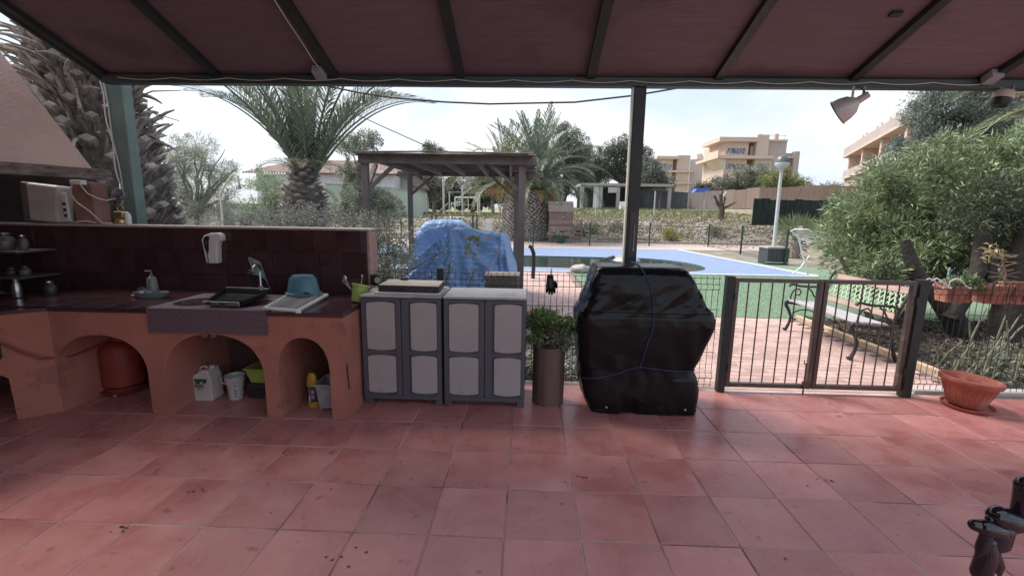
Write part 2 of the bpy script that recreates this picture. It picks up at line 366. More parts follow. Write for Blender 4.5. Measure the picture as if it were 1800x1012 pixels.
for r in range(10):
    for cx_, me in cols:
        piece('tile', me, (cx_+rt.uniform(-.0015,.0015), .2+.4*r+rt.uniform(-.0015,.0015), rt.uniform(-.0015,.0015)), floor, rot=(rt.uniform(-.003,.003), rt.uniform(-.003,.003), rt.uniform(-.003,.003)+(pi if rt.random()<.5 else 0)))
mb = MB(); mb.box(3.6,4.065,-.05,9,4.18,.03); structure('kerb', mb, mat('pale_kerb', (.46,.43,.40), .85, .15, 6, .3, 30))
mb = MB(); mb.box(-1.4,4.065,-.05,3.6,4.12,-.002); structure('kerb', mb, mat('pink_kerb', (.42,.30,.27), .85, .2, 6, .3, 30))
# drips and small dark spots trodden into the tiles
mb = MB(); rg = random.Random(14)
def spot(x, y, r):
    n = 9; c = [(x+r*rg.uniform(.6,1.2)*cos(2*pi*i/n), y+r*.8*rg.uniform(.6,1.2)*sin(2*pi*i/n), .0022) for i in range(n)]; mb.add(c, [tuple(range(n))])
for x, y in ((-.905,1.83),(-.87,1.815),(-.835,1.835),(-.73,1.87),(-.78,1.78)): spot(x, y, .009)
for _ in range(60): spot(rg.uniform(-3,3.6), rg.uniform(1.5,3.7), rg.choice((.003,.004,.006,.008)))
for cx0, cy0 in ((-1.55,2.72),(-1.85,2.28),(-2.0,1.98),(.37,2.55),(1.9,2.6)):
    for _ in range(7): spot(cx0+rg.gauss(0,.035), cy0+rg.gauss(0,.02), rg.uniform(.004,.011))
tag(build('floor_spots', mb, mat('dried_drips', (.13,.05,.045), .7, .3, 40)), 'small dark dried drips and spots on the terrace tiles', 'stains', kind='stuff')
# ---------------------------------------------------------------- brick paving of the path
m_paver = mat('paver', (.44,.30,.27), .85, .15, 5, .4, 60, obj_var=.16, col2=(.52,.36,.32))
mb = MB(); mb.add([(1.0,4.12,-.016),(4.25,4.12,-.016),(4.25,7.0,-.016),(1.0,7.0,-.016)], [(0,1,2,3)])
mb.add([(-2.6,6.75,-.016),(1.3,6.75,-.016),(1.2,12.16,-.016),(-2.6,12.16,-.016)], [(0,1,2,3)])
paving = structure('paving', mb, mat('paver_joint', (.16,.10,.09), .95, .3, 9))
pm = tile_mesh('paver', .212, .1, .02, .005, m_paver); cnt = 0; rest = MB()
for r in range(28):
    y = 4.175+r*.105
    for c_ in range(15):
        x = 1.13+c_*.217+(.108 if r%2 else 0)
        if x > 4.16: continue
        if x > 1.45 and cnt < 300: piece('paver', pm, (x, y, rt.uniform(-.002,.002)), paving, rot=(rt.uniform(-.01,.01), rt.uniform(-.01,.01), 0)); cnt += 1
        else: rest.box(x-.106, y-.05, -.02, x+.106, y+.05, rt.uniform(-.002,.002))
for r in range(50):
    y = 6.81+r*.1072
    for c_ in range(18):
        x = -2.5+c_*.217+(.108 if r%2 else 0)
        if x > 1.2-.02*(r/50): continue
        rest.box(x-.105, y-.0505, -.02, x+.105, y+.0505, rt.uniform(-.002,.002))
o = build('paver', rest, m_paver, paving); o['kind'] = 'stuff'
m_edge = mat('edging', (.50,.37,.26), .85, .2, 6, .3, 30); em = tile_mesh('edging_block', .06, .49, .08, .008, m_edge)
edg = structure('path_edge', MB().box(4.265,4.13,-.1,4.325,7.05,.0), m_edge)
for k in range(6): piece('edging_block', em, (4.295, 4.37+k*.497, .055), edg, rot=(0,0,rt.uniform(-.01,.01)))
em2 = tile_mesh('edging_block', .49, .06, .08, .008, m_edge)
edg2 = structure('path_edge', MB().box(-1.3,6.72,-.1,1.3,6.78,.0), m_edge)
for k in range(5): piece('edging_block', em2, (-.95+k*.497, 6.75, .03), edg2)

# ================================================================ TERRACE ROOF AND POSTS
m_roof = mat('awning_board', (.175,.120,.142), .8, .15, 3, .25, 6, stretch=(1,26,1), obj_var=.09, spots=(1.3,.56,(.085,.060,.070),.45))
m_green = mat('green_steel', (.036,.048,.048), .45, .2, 6, .08, 60, spots=(14,.66,(.08,.05,.03),.6))
m_dark = mat('dark_steel', (.022,.024,.026), .5, .25, 6, .08, 60)
SL = .354
def rz(y): return 2.685+SL*(4.0-y)
roof = thing('terrace_roof', 'dark red board roof of the terrace sloping down to the eave', 'roof', (0,4.0,2.685))
RX = [-3.64,-2.658,-1.649,-.585,.493,1.532,2.608,3.66,4.7,5.75,6.8]; YB = 1.9  # unseen back edge placed to let light onto the near floor
for a, b in zip(RX[:-1], RX[1:]):
    for k in range(4 if b < 0 else 2):  # left bays run farther back, out of view, to darken the left
        ya, yb = 4.06-(k)*1.43, 4.06-(k+1)*1.43+.006
        mb = MB(); mb.prism([(ya, rz(ya)+.03),(yb, rz(yb)+.03),(yb, rz(yb)+.05),(ya, rz(ya)+.05)], 'x', a+.003, b-.003)
        build('roof_panel', mb, m_roof, roof)
for x in RX:
    yb_ = -1.6 if x < 0 else YB; mb = MB(); mb.prism([(4.03, rz(4.03)-.02),(yb_, rz(yb_)-.02),(yb_, rz(yb_)+.027),(4.03, rz(4.03)+.027)], 'x', x-.035, x+.035)
    build('rafter', mb, m_dark, roof)
mb = MB(); mb.box(-3.66,3.96,2.63,6.9,4.05,2.70); build('eave_beam', mb, m_green, roof, bevel=.006)
mb = MB(); mb.box(-3.66,4.053,2.65,6.9,4.11,2.74); build('gutter', mb, m_green, roof, bevel=.01)
mb = MB(); mb.prism([(4.05, rz(4.05)-.03),(YB, rz(YB)-.03),(YB, rz(YB)+.09),(4.05, rz(4.05)+.09)], 'x', -3.70, -3.678); build('edge_trim', mb, m_green, roof)
for bx_ in (-1.74, 3.63):
    mb = MB(); mb.obox((bx_,3.90,2.70),(.045,0,0),(0,.045,-.02),(0,.008,.03)); build('bracket', mb, mat('grey_metal', (.30,.30,.31), .45, .15, 8), roof, bevel=.004)
mb = MB(); mb.obox((2.42,3.35,rz(3.35)+.018),(.035,0,0),(0,.02,-.007),(0,.003,.008)); build('screw_plate', mb, m_dark, roof)
# unseen walls added behind the terrace to darken its left end
hw = thing('unseen_blocker_wall', 'unseen plastered wall added behind the kitchen end to block light', 'wall', (-3,-1.7,0)); build('wall_face', MB().box(-5.2,-2.0,0,-1.4,-1.7,4.9), mat('blocker_plaster', (.16,.10,.085), .9, .15, 4, .4, 50), hw)
build('side_face', MB().box(-5.6,-1.7,0,-5.21,1.6,4.6), MATS['blocker_plaster'], hw)
# posts
def post(x0, x1, y0, y1, z0, z1, label, m):
    t = thing('roof_post', label, 'post', ((x0+x1)/2,(y0+y1)/2,z0)); build('shaft', MB().box(x0,y0,z0,x1,y1,z1), m, t, bevel=.006); return t
p1 = post(.862,.963,3.985,4.055,0,2.63, 'black steel post standing behind the covered barbecue with a bolt plate', m_dark)
mb = MB(); mb.box(.848,3.99,1.05,.860,4.05,2.63); build('lit_face_strip', mb, mat('lit_face_cream', (.62,.60,.50), .5, .12, 8), p1)  # cream colour stands for light falling on the post's left face
mb = MB(); mb.box(.885,3.976,1.22,.952,3.984,1.62); build('lock_plate', mb, mat('brown_steel', (.06,.038,.034), .45, .3, 9), p1, bevel=.003)
mb = MB(); mb.tube([(.925,3.966,1.30),(.925,3.966,1.50)], .004, 6); mb.ball((.925,3.968,1.285),.011,8,6); build('bolt', mb, MATS['grey_metal'], p1)
m_green2 = mat('green_paint_pale', (.13,.19,.17), .45, .2, 5, .08, 60)
post(-3.865,-3.715,4.215,4.33,0,2.76, 'green painted steel post at the left end of the eave behind the low wall', m_green2)
post(6.2,6.3,3.985,4.055,0,2.63, 'black steel post beyond the right end of the terrace', m_dark)
# cables of the fairy light string under the eave
m_wire = mat('white_wire', (.55,.53,.50), .5, .1, 10); m_bwire = mat('black_wire', (.03,.03,.035), .5, .1, 10)
mb = MB(); pts = []
for i in range(121):
    x = -3.5+i*.06; s_ = (i % 8)/8; pts.append((x, 3.945, 2.668-.018*sin(pi*s_)))
mb.tube(pts, .0035, 5); tag(build('fairy_light_string', mb, m_wire), 'thin pale wire of a light string looped along the eave beam', 'wire')
mb = MB(); pts = [(-1.705+.008*sin(i), 1.6+2.33*i/12, rz(1.6+2.33*i/12)-.024-.008*(i%2)) for i in range(13)]
mb.tube(pts, .004, 5); tag(build('roof_wire', mb, m_wire), 'thin wire hanging along the second rafter down to the eave bracket', 'wire')
# overhead cables outside
mb = MB(); A = [(-2.19,6,3.06),(-1.75,6,3.0),(-1.1,6,2.955),(-.52,6,2.935),(.56,6,2.964),(1.3,6,3.05),(1.96,6,3.162),(3,6,3.34),(4.5,6,3.7)]
mb.tube([(-5,6,3.6)]+A, .011, 6); tag(build('overhead_cable', mb, m_bwire), 'thick black overhead cable sagging across the sky behind the post', 'cable')
mb = MB(); mb.tube([(-6.5,12,4.9),(-3.9,12,3.75),(-2.4,12,3.12),(-1,12,2.6)], .012, 5); tag(build('thin_overhead_cable', mb, m_bwire), 'thin grey cable slanting down from the big palm to the pergola', 'cable')
# ================================================================ OUTDOOR KITCHEN
m_plaster = mat('orange_plaster', (.44,.175,.13), .92, .16, 2.2, .55, 75, spots=(5,.60,(.22,.10,.08),.45), detail=9)
m_plum = mat('plum_glaze', (.062,.028,.032), .18, .3, 3, .10, 8, obj_var=.12, spec=.5)
m_coping = mat('wall_coping', (.40,.25,.22), .9, .2, 8, .5, 60)
ZT = .838
def arch(x, a, b, spring, top):
    if x <= a or x >= b: return 0.0
    t = (x-(a+b)/2)/((b-a)/2); return spring+(top-spring)*sqrt(max(0,1-abs(t)**2.3))
ARCH = [(-3.60,-2.885,.34,.628),(-2.74,-1.975,.34,.655),(-1.862,-1.468,.38,.645)]
kit = thing('kitchen_counter', 'orange plastered masonry kitchen counter with three arched openings below', 'counter', (-2.5,3.2,0))
xs_ = [-3.62]
for a, b, s_, t_ in ARCH: xs_ += [a-1e-4]+[a+(b-a)*(.5-.5*cos(pi*i/26)) for i in range(27)]+[b+1e-4]
xs_ += [-1.352]
def archz(x):
    for a, b, s_, t_ in ARCH:
        if a < x < b: return arch(x,a,b,s_,t_)
        if abs(x-a) < 1e-9 or abs(x-b) < 1e-9: return s_
    return 0.0
mb = MB(); YF, YK = 3.2, 3.93
def jit(x, z): return .006*noise.noise(Vector((x*4,z*4,2)))
n = len(xs_); NZ = 7
for x in xs_:
    zb = archz(x); wob = .006*noise.noise(Vector((x*9,1,1))) if zb else 0
    for k in range(NZ): z = zb+wob+(ZT-.03-zb-wob)*k/(NZ-1); mb.v.append((x, YF+jit(x,z), z))
for x in xs_: mb.v.append((x, YK, archz(x)))
for i in range(n-1):
    for k in range(NZ-1): mb.f.append((i*NZ+k,(i+1)*NZ+k,(i+1)*NZ+k+1,i*NZ+k+1))
    mb.f.append((i*NZ, n*NZ+i, n*NZ+i+1, (i+1)*NZ))
body = build('arched_front', mb, m_plaster, kit)
build('end_pier_side', MB().box(-1.356,3.203,0,-1.348,3.93,ZT-.032), m_plaster, kit)
build('front_band', MB().box(-1.40,3.196,.79,-1.347,3.93,.808), m_plaster, kit)
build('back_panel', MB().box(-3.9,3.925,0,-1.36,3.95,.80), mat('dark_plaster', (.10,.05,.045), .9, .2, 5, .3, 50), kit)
# chip scars in the end pier
mb = MB()
for i in range(7): mb.ball((-1.347, 3.225+.004*i, .42-.05*i*.6), (.006,.012+.004*(i%2),.024-.002*i), 8, 5)
build('plaster_chip', mb, mat('chip_dark', (.05,.03,.025), .95), kit)
# corner unit, turned toward the barbecue
U = Vector((-.8,-.6,0)); W = Vector((-.6,.8,0)); O = Vector((-3.605,3.2,0))
def cpt(u, w_, z): p = O+U*u+W*w_; return (p.x, p.y, z)
def cbox(mb, u0,u1,w0,w1,z0,z1):
    P = [cpt(u,w_,z) for z in (z0,z1) for u,w_ in ((u0,w0),(u1,w0),(u1,w1),(u0,w1))]
    return mb.add(P, [(0,3,2,1),(4,5,6,7),(0,1,5,4),(1,2,6,5),(2,3,7,6),(3,0,4,7)])
mb = MB(); us = [0,.25]+[.25+.8*(.5-.5*cos(pi*i/16)) for i in range(1,17)]+[1.3]
for u in us:
    zb = 0 if u <= .25 or u >= 1.049 else .30+.12*sqrt(max(0,1-((u-.65)/.4)**2))
    mb.v += [cpt(u,0,zb), cpt(u,0,ZT-.03), cpt(u,.6,zb)]
for i in range(len(us)-1): a, b = 3*i, 3*i+3; mb.f += [(b,a,a+1,b+1),(a,b,b+2,a+2)]
build('corner_front', mb, m_plaster, kit)
mb = MB(); cbox(mb,.27,1.2,-.035,.45,.485,.80); stove = thing('gas_stove', 'black gas grill box built into the dark corner of the counter', 'stove', cpt(.7,0,.485))
build('housing', mb, mat('black_enamel', (.012,.012,.013), .3, .3, 8), stove, bevel=.006)
mb = MB(); cbox(mb,.27,1.2,-.045,-.025,.785,.802); build('rim', mb, mat('steel', (.45,.45,.46), .28, .1, 20, metal=.9), stove)
mb = MB(); cbox(mb,.30,1.15,-.04,-.03,.64,.66); build('panel_line', mb, MATS['grey_metal'], stove)
mb = MB(); mb.tube([(-4.05,2.83,.64),(-3.9,3.0,.63),(-3.80,3.03,.60),(-3.72,3.07,.53),(-3.64,3.13,.455),(-3.58,3.3,.42),(-3.55,3.55,.45)], .010, 7)
tag(build('gas_hose', mb, mat('orange_hose', (.22,.06,.04), .5)), 'thin orange gas hose running from the grill into the left arch', 'hose')
# top slabs: glossy dark tiles
ct = build('counter_top', MB().box(-3.95,3.19,.808,-1.345,3.975,ZT-.004), MATS['plum_glaze'], kit)
top_t = tile_mesh('counter_tile', .2, .2, .008, .0015, m_plum)
for i in range(13):
    for j in range(4):
        x = -1.45-.203*i; y = 3.285+.203*j
        if -2.83 < x < -1.92 and y < 3.75: continue
        piece('counter_tile', top_t, (x, y, ZT+.004+rt.uniform(-.0004,.0004)), kit)
mb = MB(); cbox(mb, -.05,1.4,-.01,.9,.806,ZT-.006); build('corner_top', mb, m_plum, kit)
# stone sink with two round basins
sink = thing('stone_sink', 'speckled purple stone double sink set into the counter front', 'sink', (-2.37,3.4,.66))
m_granite = mat('speckled_stone', (.10,.06,.075), .6, .4, 90, .15, 120, col2=(.20,.14,.165), detail=2)
def basin_slab(mb, x0,x1,y0,y1,z,cx,cy,rx,ry,zb,n=40):
    def rect(a):
        dx, dy = cos(a), sin(a); t = min(((x1-cx) if dx>0 else (x0-cx))/dx if abs(dx)>1e-6 else 1e9, ((y1-cy) if dy>0 else (y0-cy))/dy if abs(dy)>1e-6 else 1e9); return cx+dx*t, cy+dy*t
    A = sorted(set([2*pi*i/n for i in range(n)]+[atan2(y-cy,x-cx)%(2*pi) for x in (x0,x1) for y in (y0,y1)])); k = len(A)
    rings = [[(*rect(a), z) for a in A]]+[[(cx+rx*s_*cos(a), cy+ry*s_*sin(a), zz) for a in A] for s_, zz in ((1.02,z),(.99,z-.006),(.95,z-.05),(.85,z-.11),(.5,zb),(.05,zb-.004))]
    vs = [p for r in rings for p in r]; fs = [(r*k+i, r*k+(i+1)%k, (r+1)*k+(i+1)%k, (r+1)*k+i) for r in range(len(rings)-1) for i in range(k)]
    fs.append(tuple((len(rings)-1)*k+i for i in range(k))); return mb.add(vs, fs)
mb = MB(); basin_slab(mb,-2.822,-2.41,3.183,3.80,.852,-2.61,3.44,.165,.17,.70); basin_slab(mb,-2.41,-1.918,3.183,3.80,.852,-2.20,3.44,.185,.17,.70)
build('basin_top', mb, m_granite, sink, smooth=True)
build('apron', MB().box(-2.822,3.178,.668,-1.918,3.1985,.8515), m_granite, sink)
# back wall
wall = thing('back_wall', 'low dark tiled wall behind the counter with a pink plaster end', 'wall', (-3.2,4.0,0))
build('wall_core', MB().box(-5.1,3.992,0,-1.408,4.2,1.405), m_coping, wall, bevel=.008)
build('coping', MB().box(-5.1,3.982,1.4065,-1.405,4.205,1.426), mat('pale_coping', (.40,.34,.32), .85, .15, 8, .4, 60), wall, bevel=.005)
m_wgrout = mat('wall_grout', (.07,.042,.045), .9); build('grout_bed', MB().box(-5.0,3.984,.80,-1.43,3.990,1.404), m_wgrout, wall)
wt = MB(); x = .107; c = .003; h = .0065
wt.v = [(-x,0,-x),(x,0,-x),(x,0,x),(-x,0,x),(-x+c,-h,-x+c),(x-c,-h,-x+c),(x-c,-h,x-c),(-x+c,-h,x-c)]
wt.f = [(4,5,6,7),(0,1,5,4),(1,2,6,5),(2,3,7,6),(3,0,4,7)]; wtm = shared('wall_tile', wt, m_plum)
for i in range(16):
    for j in range(3):
        off = .055 if j == 2 else 0
        piece('wall_tile', wtm, (-1.54-.2155*i-off, 3.984, .885+.2155*j-(0 if j<2 else .008)), wall, rot=(0, rt.uniform(-.002,.002), 0), scale=(1,1,1 if j<2 else .92))
# small brick pillar on the wall, dark chimney breast and left wall
m_brickp = mat('pillar_plaster', (.28,.15,.125), .9, .25, 6, .6, 60)
tag(build('wall_pillar', MB().box(-4.135,4.03,1.43,-3.945,4.19,1.80), m_brickp, bevel=.006), 'short pink plastered pillar on the wall carrying the hood beam end', 'pillar')
m_shaded = mat('shaded_plaster', (.055,.042,.042), .9, .3, 4, .4, 40)  # near-black colour stands for the shade in the barbecue corner
tag(build('chimney_wall', MB().box(-5.4,4.215,0,-4.19,4.32,2.05), m_shaded), 'wall behind the barbecue coloured dark for the shade under the hood', 'wall')
tag(build('side_wall', MB().box(-5.2,-3,0,-5.06,4.2,3.4), m_shaded), 'dark side wall left of the barbecue corner, extended to block light', 'wall')  # extra length and height added out of view to darken the left
# hood
hood = thing('barbecue_hood', 'pink plastered barbecue chimney hood resting on an old wooden beam', 'chimney', (-3.6,3.0,1.8))
m_hood = mat('hood_plaster', (.56,.40,.355), .9, .10, 3, .5, 55)
bot = [(-3.455,3.56),(-3.80,2.2),(-5.05,2.2),(-5.05,3.70)]; topr = [(-4.47,3.44),(-4.75,2.55),(-5.05,2.55),(-5.05,3.60)]
mb = MB(); mb.v = [(x,y,1.882) for x,y in bot]+[(x,y,3.50) for x,y in topr]+[(x,y,5.2) for x,y in topr]
mb.f = [(i,(i+1)%4,4+(i+1)%4,4+i) for i in range(4)]+[(4+i,4+(i+1)%4,8+(i+1)%4,8+i) for i in range(4)]+[(8,9,10,11),(3,2,1,0)]
build('hood_shell', mb, m_hood, hood)
m_oldwood = mat('old_wood', (.14,.115,.105), .85, .4, 5, .7, 14, stretch=(8,1,8), col2=(.30,.26,.235))
mb = MB(); K = 16
for i in range(K+1):
    t = i/K; c0 = Vector((-3.84,2.1,1.84)).lerp(Vector((-3.425,3.66,1.84)), t); uu = Vector((.966,-.257,0))*.05
    for sx, szz in ((1,-1),(1,1),(-1,1),(-1,-1)):
        j_ = .006*noise.noise(Vector((t*9, sx, szz))); mb.v.append(tuple(c0+uu*sx+Vector((j_,0,szz*.04+j_))))
for i in range(K):
    for k in range(4): mb.f.append((4*i+k,4*i+(k+1)%4,4*i+4+(k+1)%4,4*i+4+k))
mb.f += [(3,2,1,0),(4*K,4*K+1,4*K+2,4*K+3)]
build('wooden_beam', mb, m_oldwood, hood)
# things on the wall top under the hood
m_white = mat('white_plastic', (.66,.66,.64), .4, .06, 8); m_offw = mat('offwhite_plastic', (.50,.48,.46), .45, .12, 8)
b_ = thing('white_bin', 'blurry white plastic box on the wall top under the hood beam', 'box', (-4.40,4.09,1.43))
build('body', MB().prism([(-4.545,1.45),(-4.275,1.432),(-4.235,1.76),(-4.53,1.79)], 'y', 4.0, 4.16), m_offw, b_, bevel=.02)
build('side_panel', MB().prism([(-4.62,1.44),(-4.551,1.45),(-4.536,1.79),(-4.60,1.80)], 'y', 4.02, 4.15), mat('greyish_side', (.16,.13,.13), .6), b_, bevel=.01)
ps = thing('power_strip', 'narrow white power strip leaning beside the pink pillar', 'power strip', (-4.18,4.0,1.44))
build('casing', MB().obox((-4.185,4.01,1.575),(.022,0,.002),(0,.012,0),(-.005,0,.125)), m_white, ps, bevel=.004)
for k in range(3): build('socket', MB().obox((-4.188+.003*k*0,3.9965,1.50+.052*k),(.012,0,0),(0,.0015,0),(0,0,.014)), mat('socket_dark', (.03,.03,.03), .5), ps)
jb = thing('junction_box', 'small white junction box under the end of the hood beam', 'box', (-4.01,4.0,1.79)); build('box_body', MB().box(-4.07,3.96,1.775,-3.97,4.02,1.815), m_white, jb, bevel=.004)
mb = MB(); mb.tube([(-4.05,3.96,1.77),(-4.08,3.96,1.70),(-4.04,3.97,1.62),(-3.93,3.97,1.54),(-3.84,3.98,1.44),(-3.78,4.02,1.435)], .006, 6)
mb.tube([(-3.98,3.96,1.78),(-3.93,3.97,1.70),(-3.86,3.98,1.66),(-3.79,4.0,1.64),(-3.75,4.05,1.66)], .005, 6)
mb.tube([(-4.17,3.99,1.45),(-4.08,3.98,1.445),(-3.98,3.97,1.455),(-3.9,3.98,1.44)], .006, 6)
tag(build('extension_cord', mb, m_wire), 'white flex trailing from the junction box over the wall top', 'cord')
# string lights down the left post and small lamps hanging there
mb = MB(); mb.tube([(-3.885+.012*sin(i*1.3)+.006*i,4.19,2.70-.09*i) for i in range(11)]+[(-3.76,4.12,1.72)], .006, 6); mb.tube([(-3.865+.008*sin(i)+.006*i,4.20,2.70-.1*i) for i in range(11)], .005, 6)
tag(build('light_cable', mb, m_wire), 'pale cable running down beside the left green post', 'cable')
hl = thing('clip_lamp', 'round metal clip lamp hanging beside the left green post', 'lamp', (-3.72,4.1,1.69))
Mr = Matrix.Rotation(radians(80),4,'X')
build('reflector', MB().shell([(.015,-.05),(.03,-.04),(.055,.02),(.06,.03),(.052,.03),(.028,-.03),(0.001,-.035)], (-3.73,4.08,1.69), 20, Mr), MATS['steel'], hl, smooth=True)
build('clip', MB().tube([(-3.72,4.1,1.66),(-3.74,4.09,1.60),(-3.72,4.08,1.57)], .006, 6), MATS['grey_metal'], hl)
br = thing('brass_lantern', 'small brass coloured lantern on the wall top beside the green post', 'lantern', (-3.745,4.08,1.43))
build('lantern_base', MB().lathe([(.05,1.43),(.055,1.45),(.05,1.47),(.03,1.48)], (-3.745,4.08,0), 16), mat('brass', (.55,.40,.18), .35, .2, 10, metal=.8), br, smooth=True)
build('lantern_glass', MB().box(-3.79,4.04,1.482,-3.70,4.12,1.545), MATS['brass'], br, bevel=.01)
build('lantern_ring', MB().tube([(-3.745+.03*cos(a),4.08,1.57+.03*sin(a)) for a in np.linspace(0,2*pi,13)], .004, 6), MATS['brass'], br)
wj = thing('white_cup', 'white plastic cap sitting right of the brass lantern', 'cap', (-3.685,4.07,1.49)); build('cap_body', MB().lathe([(.024,1.43),(.026,1.50),(.018,1.53),(.001,1.535)], (-3.675,4.07,0), 14), m_white, wj, smooth=True)
# shelves in the dark corner and jars on them
m_shelf = mat('dark_shelf', (.10,.08,.08), .5, .2, 5)
for z_, lb in ((1.205,'upper dark wooden shelf in the dark corner'),(.985,'lower dark wooden shelf in the dark corner')):
    tag(build('shelf', MB().box(-4.95,3.62,z_-.018,-4.27,3.95,z_), m_shelf, bevel=.004), lb, 'shelf', 'shelves in the dark corner')
m_china = mat('patterned_china', (.10,.085,.085), .4, .55, 14, col2=(.17,.155,.15)); m_tin = mat('dark_tin', (.06,.05,.055), .35, .3, 10)
def jar(x,y,z,r,h,lb,m,nm='jar'):
    t = thing(nm, lb, nm.split('_')[-1], (x,y,z)); build('jar_body', MB().lathe([(r*.8,z),(r,z+h*.15),(r*1.05,z+h*.6),(r*.85,z+h*.9),(r*.6,z+h)], (x,y,0), 20), m, t, smooth=True)
    build('jar_lid', MB().lathe([(r*.65,z+h+.001),(r*.65,z+h+.02),(r*.2,z+h+.03)], (x,y,0), 16), m_tin, t, smooth=True); return t
jar(-4.50,3.74,1.205,.07,.12,'patterned china jar on the upper corner shelf',m_china); jar(-4.36,3.76,1.205,.035,.10,'grey tin at the end of the upper corner shelf',m_china,'tin')
jar(-4.48,3.74,.985,.035,.05,'small grey pot on the lower corner shelf',m_tin,'pot'); jar(-4.37,3.75,.985,.04,.06,'patterned cup at the end of the lower corner shelf',m_china,'cup')
bt = thing('steel_shaker', 'shiny steel shaker standing on the dark counter under the shelves', 'shaker', (-4.22,3.5,.84))
build('shaker_body', MB().lathe([(.03,.84),(.033,.88),(.03,.93),(.02,.96)], (-4.20,3.52,0), 18), MATS['steel'], bt, smooth=True); build('shaker_cap', MB().lathe([(.018,.9605),(.02,.985),(.001,.99)], (-4.20,3.52,0), 14), MATS['steel'], bt, smooth=True)
jar(-4.02,3.62,.842,.04,.09,'dark tin behind the steel shaker on the counter',m_tin,'tin')
# ================================================================ THINGS ON AND UNDER THE COUNTER
m_steel = MATS['steel']; m_black = mat('black_plastic', (.015,.015,.016), .4, .2, 8)
tr = thing('roasting_tray', 'black roasting tray with a chrome front bar over the sink', 'tray', (-2.35,3.5,.86))
mb = MB(); a = [(-2.425,3.27),(-2.13,3.25),(-2.20,3.72),(-2.62,3.76)]
for z_, s_ in ((.862,.93),(.902,1.0)):
    cx_, cy_ = -2.33, 3.5; mb.v += [(cx_+(x-cx_)*s_, cy_+(y-cy_)*s_, z_) for x, y in a]
mb.v += [(cx_+(x-cx_)*.96, cy_+(y-cy_)*.96, .901) for x, y in a]+[(cx_+(x-cx_)*.9, cy_+(y-cy_)*.9, .868) for x, y in a]
mb.f = [(0,3,2,1)]+[(i,(i+1)%4,4+(i+1)%4,4+i) for i in range(4)]+[(4+i,4+(i+1)%4,8+(i+1)%4,8+i) for i in range(4)]+[(8+i,8+(i+1)%4,12+(i+1)%4,12+i) for i in range(4)]+[(12,13,14,15)]
build('pan', mb, MATS['black_enamel'], tr)
build('front_bar', MB().beam((-2.43,3.245,.884),(-2.14,3.228,.884),.012,.032), m_steel, tr, bevel=.004)
build('rear_bar', MB().tube([(-2.60,3.768,.912),(-2.2,3.728,.912)], .006, 8), m_steel, tr)
for x in (-2.40,-2.29,-2.19): build('slot', MB().beam((x,3.232,.884),(x+.04,3.230,.884),.004,.014), m_black, tr)
dr = thing('dish_rack', 'white plastic dish draining rack on the counter beside the sink', 'dish rack', (-1.83,3.45,.85))
R0 = [Vector((-1.945,3.22,.862)), Vector((-1.665,3.16,.862)), Vector((-1.70,3.74,.872)), Vector((-2.02,3.72,.872))]
mb = MB()
for i in range(4): mb.beam(R0[i], R0[(i+1)%4], .022, .02)
build('rim', mb, m_white, dr, bevel=.005)
rod = MB()
for k in range(13):
    t = (k+.5)/13; p = R0[0].lerp(R0[3], t); q = R0[1].lerp(R0[2], t); build('rod', MB().tube([p, p.lerp(q,.5)-Vector((0,0,.006)), q], .0035, 5), m_white, dr)
for k in range(11):
    t = (k+.7)/12; p = R0[0].lerp(R0[3], t)+Vector((.02,0,0)); q = R0[1].lerp(R0[2], t)-Vector((.06,0,0))
    build('prong', MB().tube([p, p+Vector((.012,0,.035))], .003, 5), m_white, dr); build('prong', MB().tube([q, q+Vector((.012,0,.03))], .003, 5), m_white, dr)
for p in (R0[0], R0[1]): build('foot', MB().box(p.x-.012,p.y-.008,.843,p.x+.022,p.y+.014,.862), m_white, dr, bevel=.003)
bb = thing('blue_tub', 'teal blue plastic tub upside down on the dish rack', 'tub', (-1.88,3.72,.87))
mb = MB(); prof = [(.150,.0),(.152,.012),(.135,.016),(.112,.13),(.085,.158),(.001,.162)]
mb.shell(prof, (0,0,0), 28); mb.v = [(-1.885+x*1.0, 3.70+y*.75, .885+z) for x, y, z in mb.v]; build('tub_shell', mb, mat('teal_plastic', (.085,.20,.25), .4, .08, 5), bb, smooth=True)
build('grip_slot', MB().box(-1.83,3.586,.905,-1.78,3.592,.915), m_black, bb)
# leaning green pot with spoons
m_lime = mat('lime_plastic', (.36,.46,.10), .4, .10, 5)
gp = thing('utensil_pot', 'leaning lime green pot with spoons at the counter end', 'pot', (-1.36,3.58,.85))
Mt = Matrix.Translation((-1.395,3.62,.842)) @ Matrix.Rotation(radians(-14),4,'X') @ Matrix.Rotation(radians(9),4,'Y')
build('pot_wall', MB().shell([(.001,.0),(.048,.0),(.052,.01),(.066,.125),(.074,.127),(.075,.145),(.068,.147),(.060,.12),(.045,.012),(.001,.012)], (0,0,0), 26, Mt), m_lime, gp, smooth=True)
def spoon(a, b, lb, par, m, r=.016):
    a, b = Vector(a), Vector(b); mb = MB(); mb.tube([a,b], .0035, 6); d = (b-a).normalized(); mb.ball(b+d*r, (r*.8,.006,r*1.2), 10, 6); return build('spoon', mb, m, par, smooth=True)
spoon((-1.40,3.63,.87),(-1.475,3.60,1.02),'',gp,m_steel,.022); spoon((-1.39,3.63,.87),(-1.50,3.63,1.00),'',gp,m_steel,.015)
spoon((-1.38,3.63,.87),(-1.365,3.66,1.04),'',gp,mat('wood_light', (.42,.28,.15), .6, .2, 20),.012)
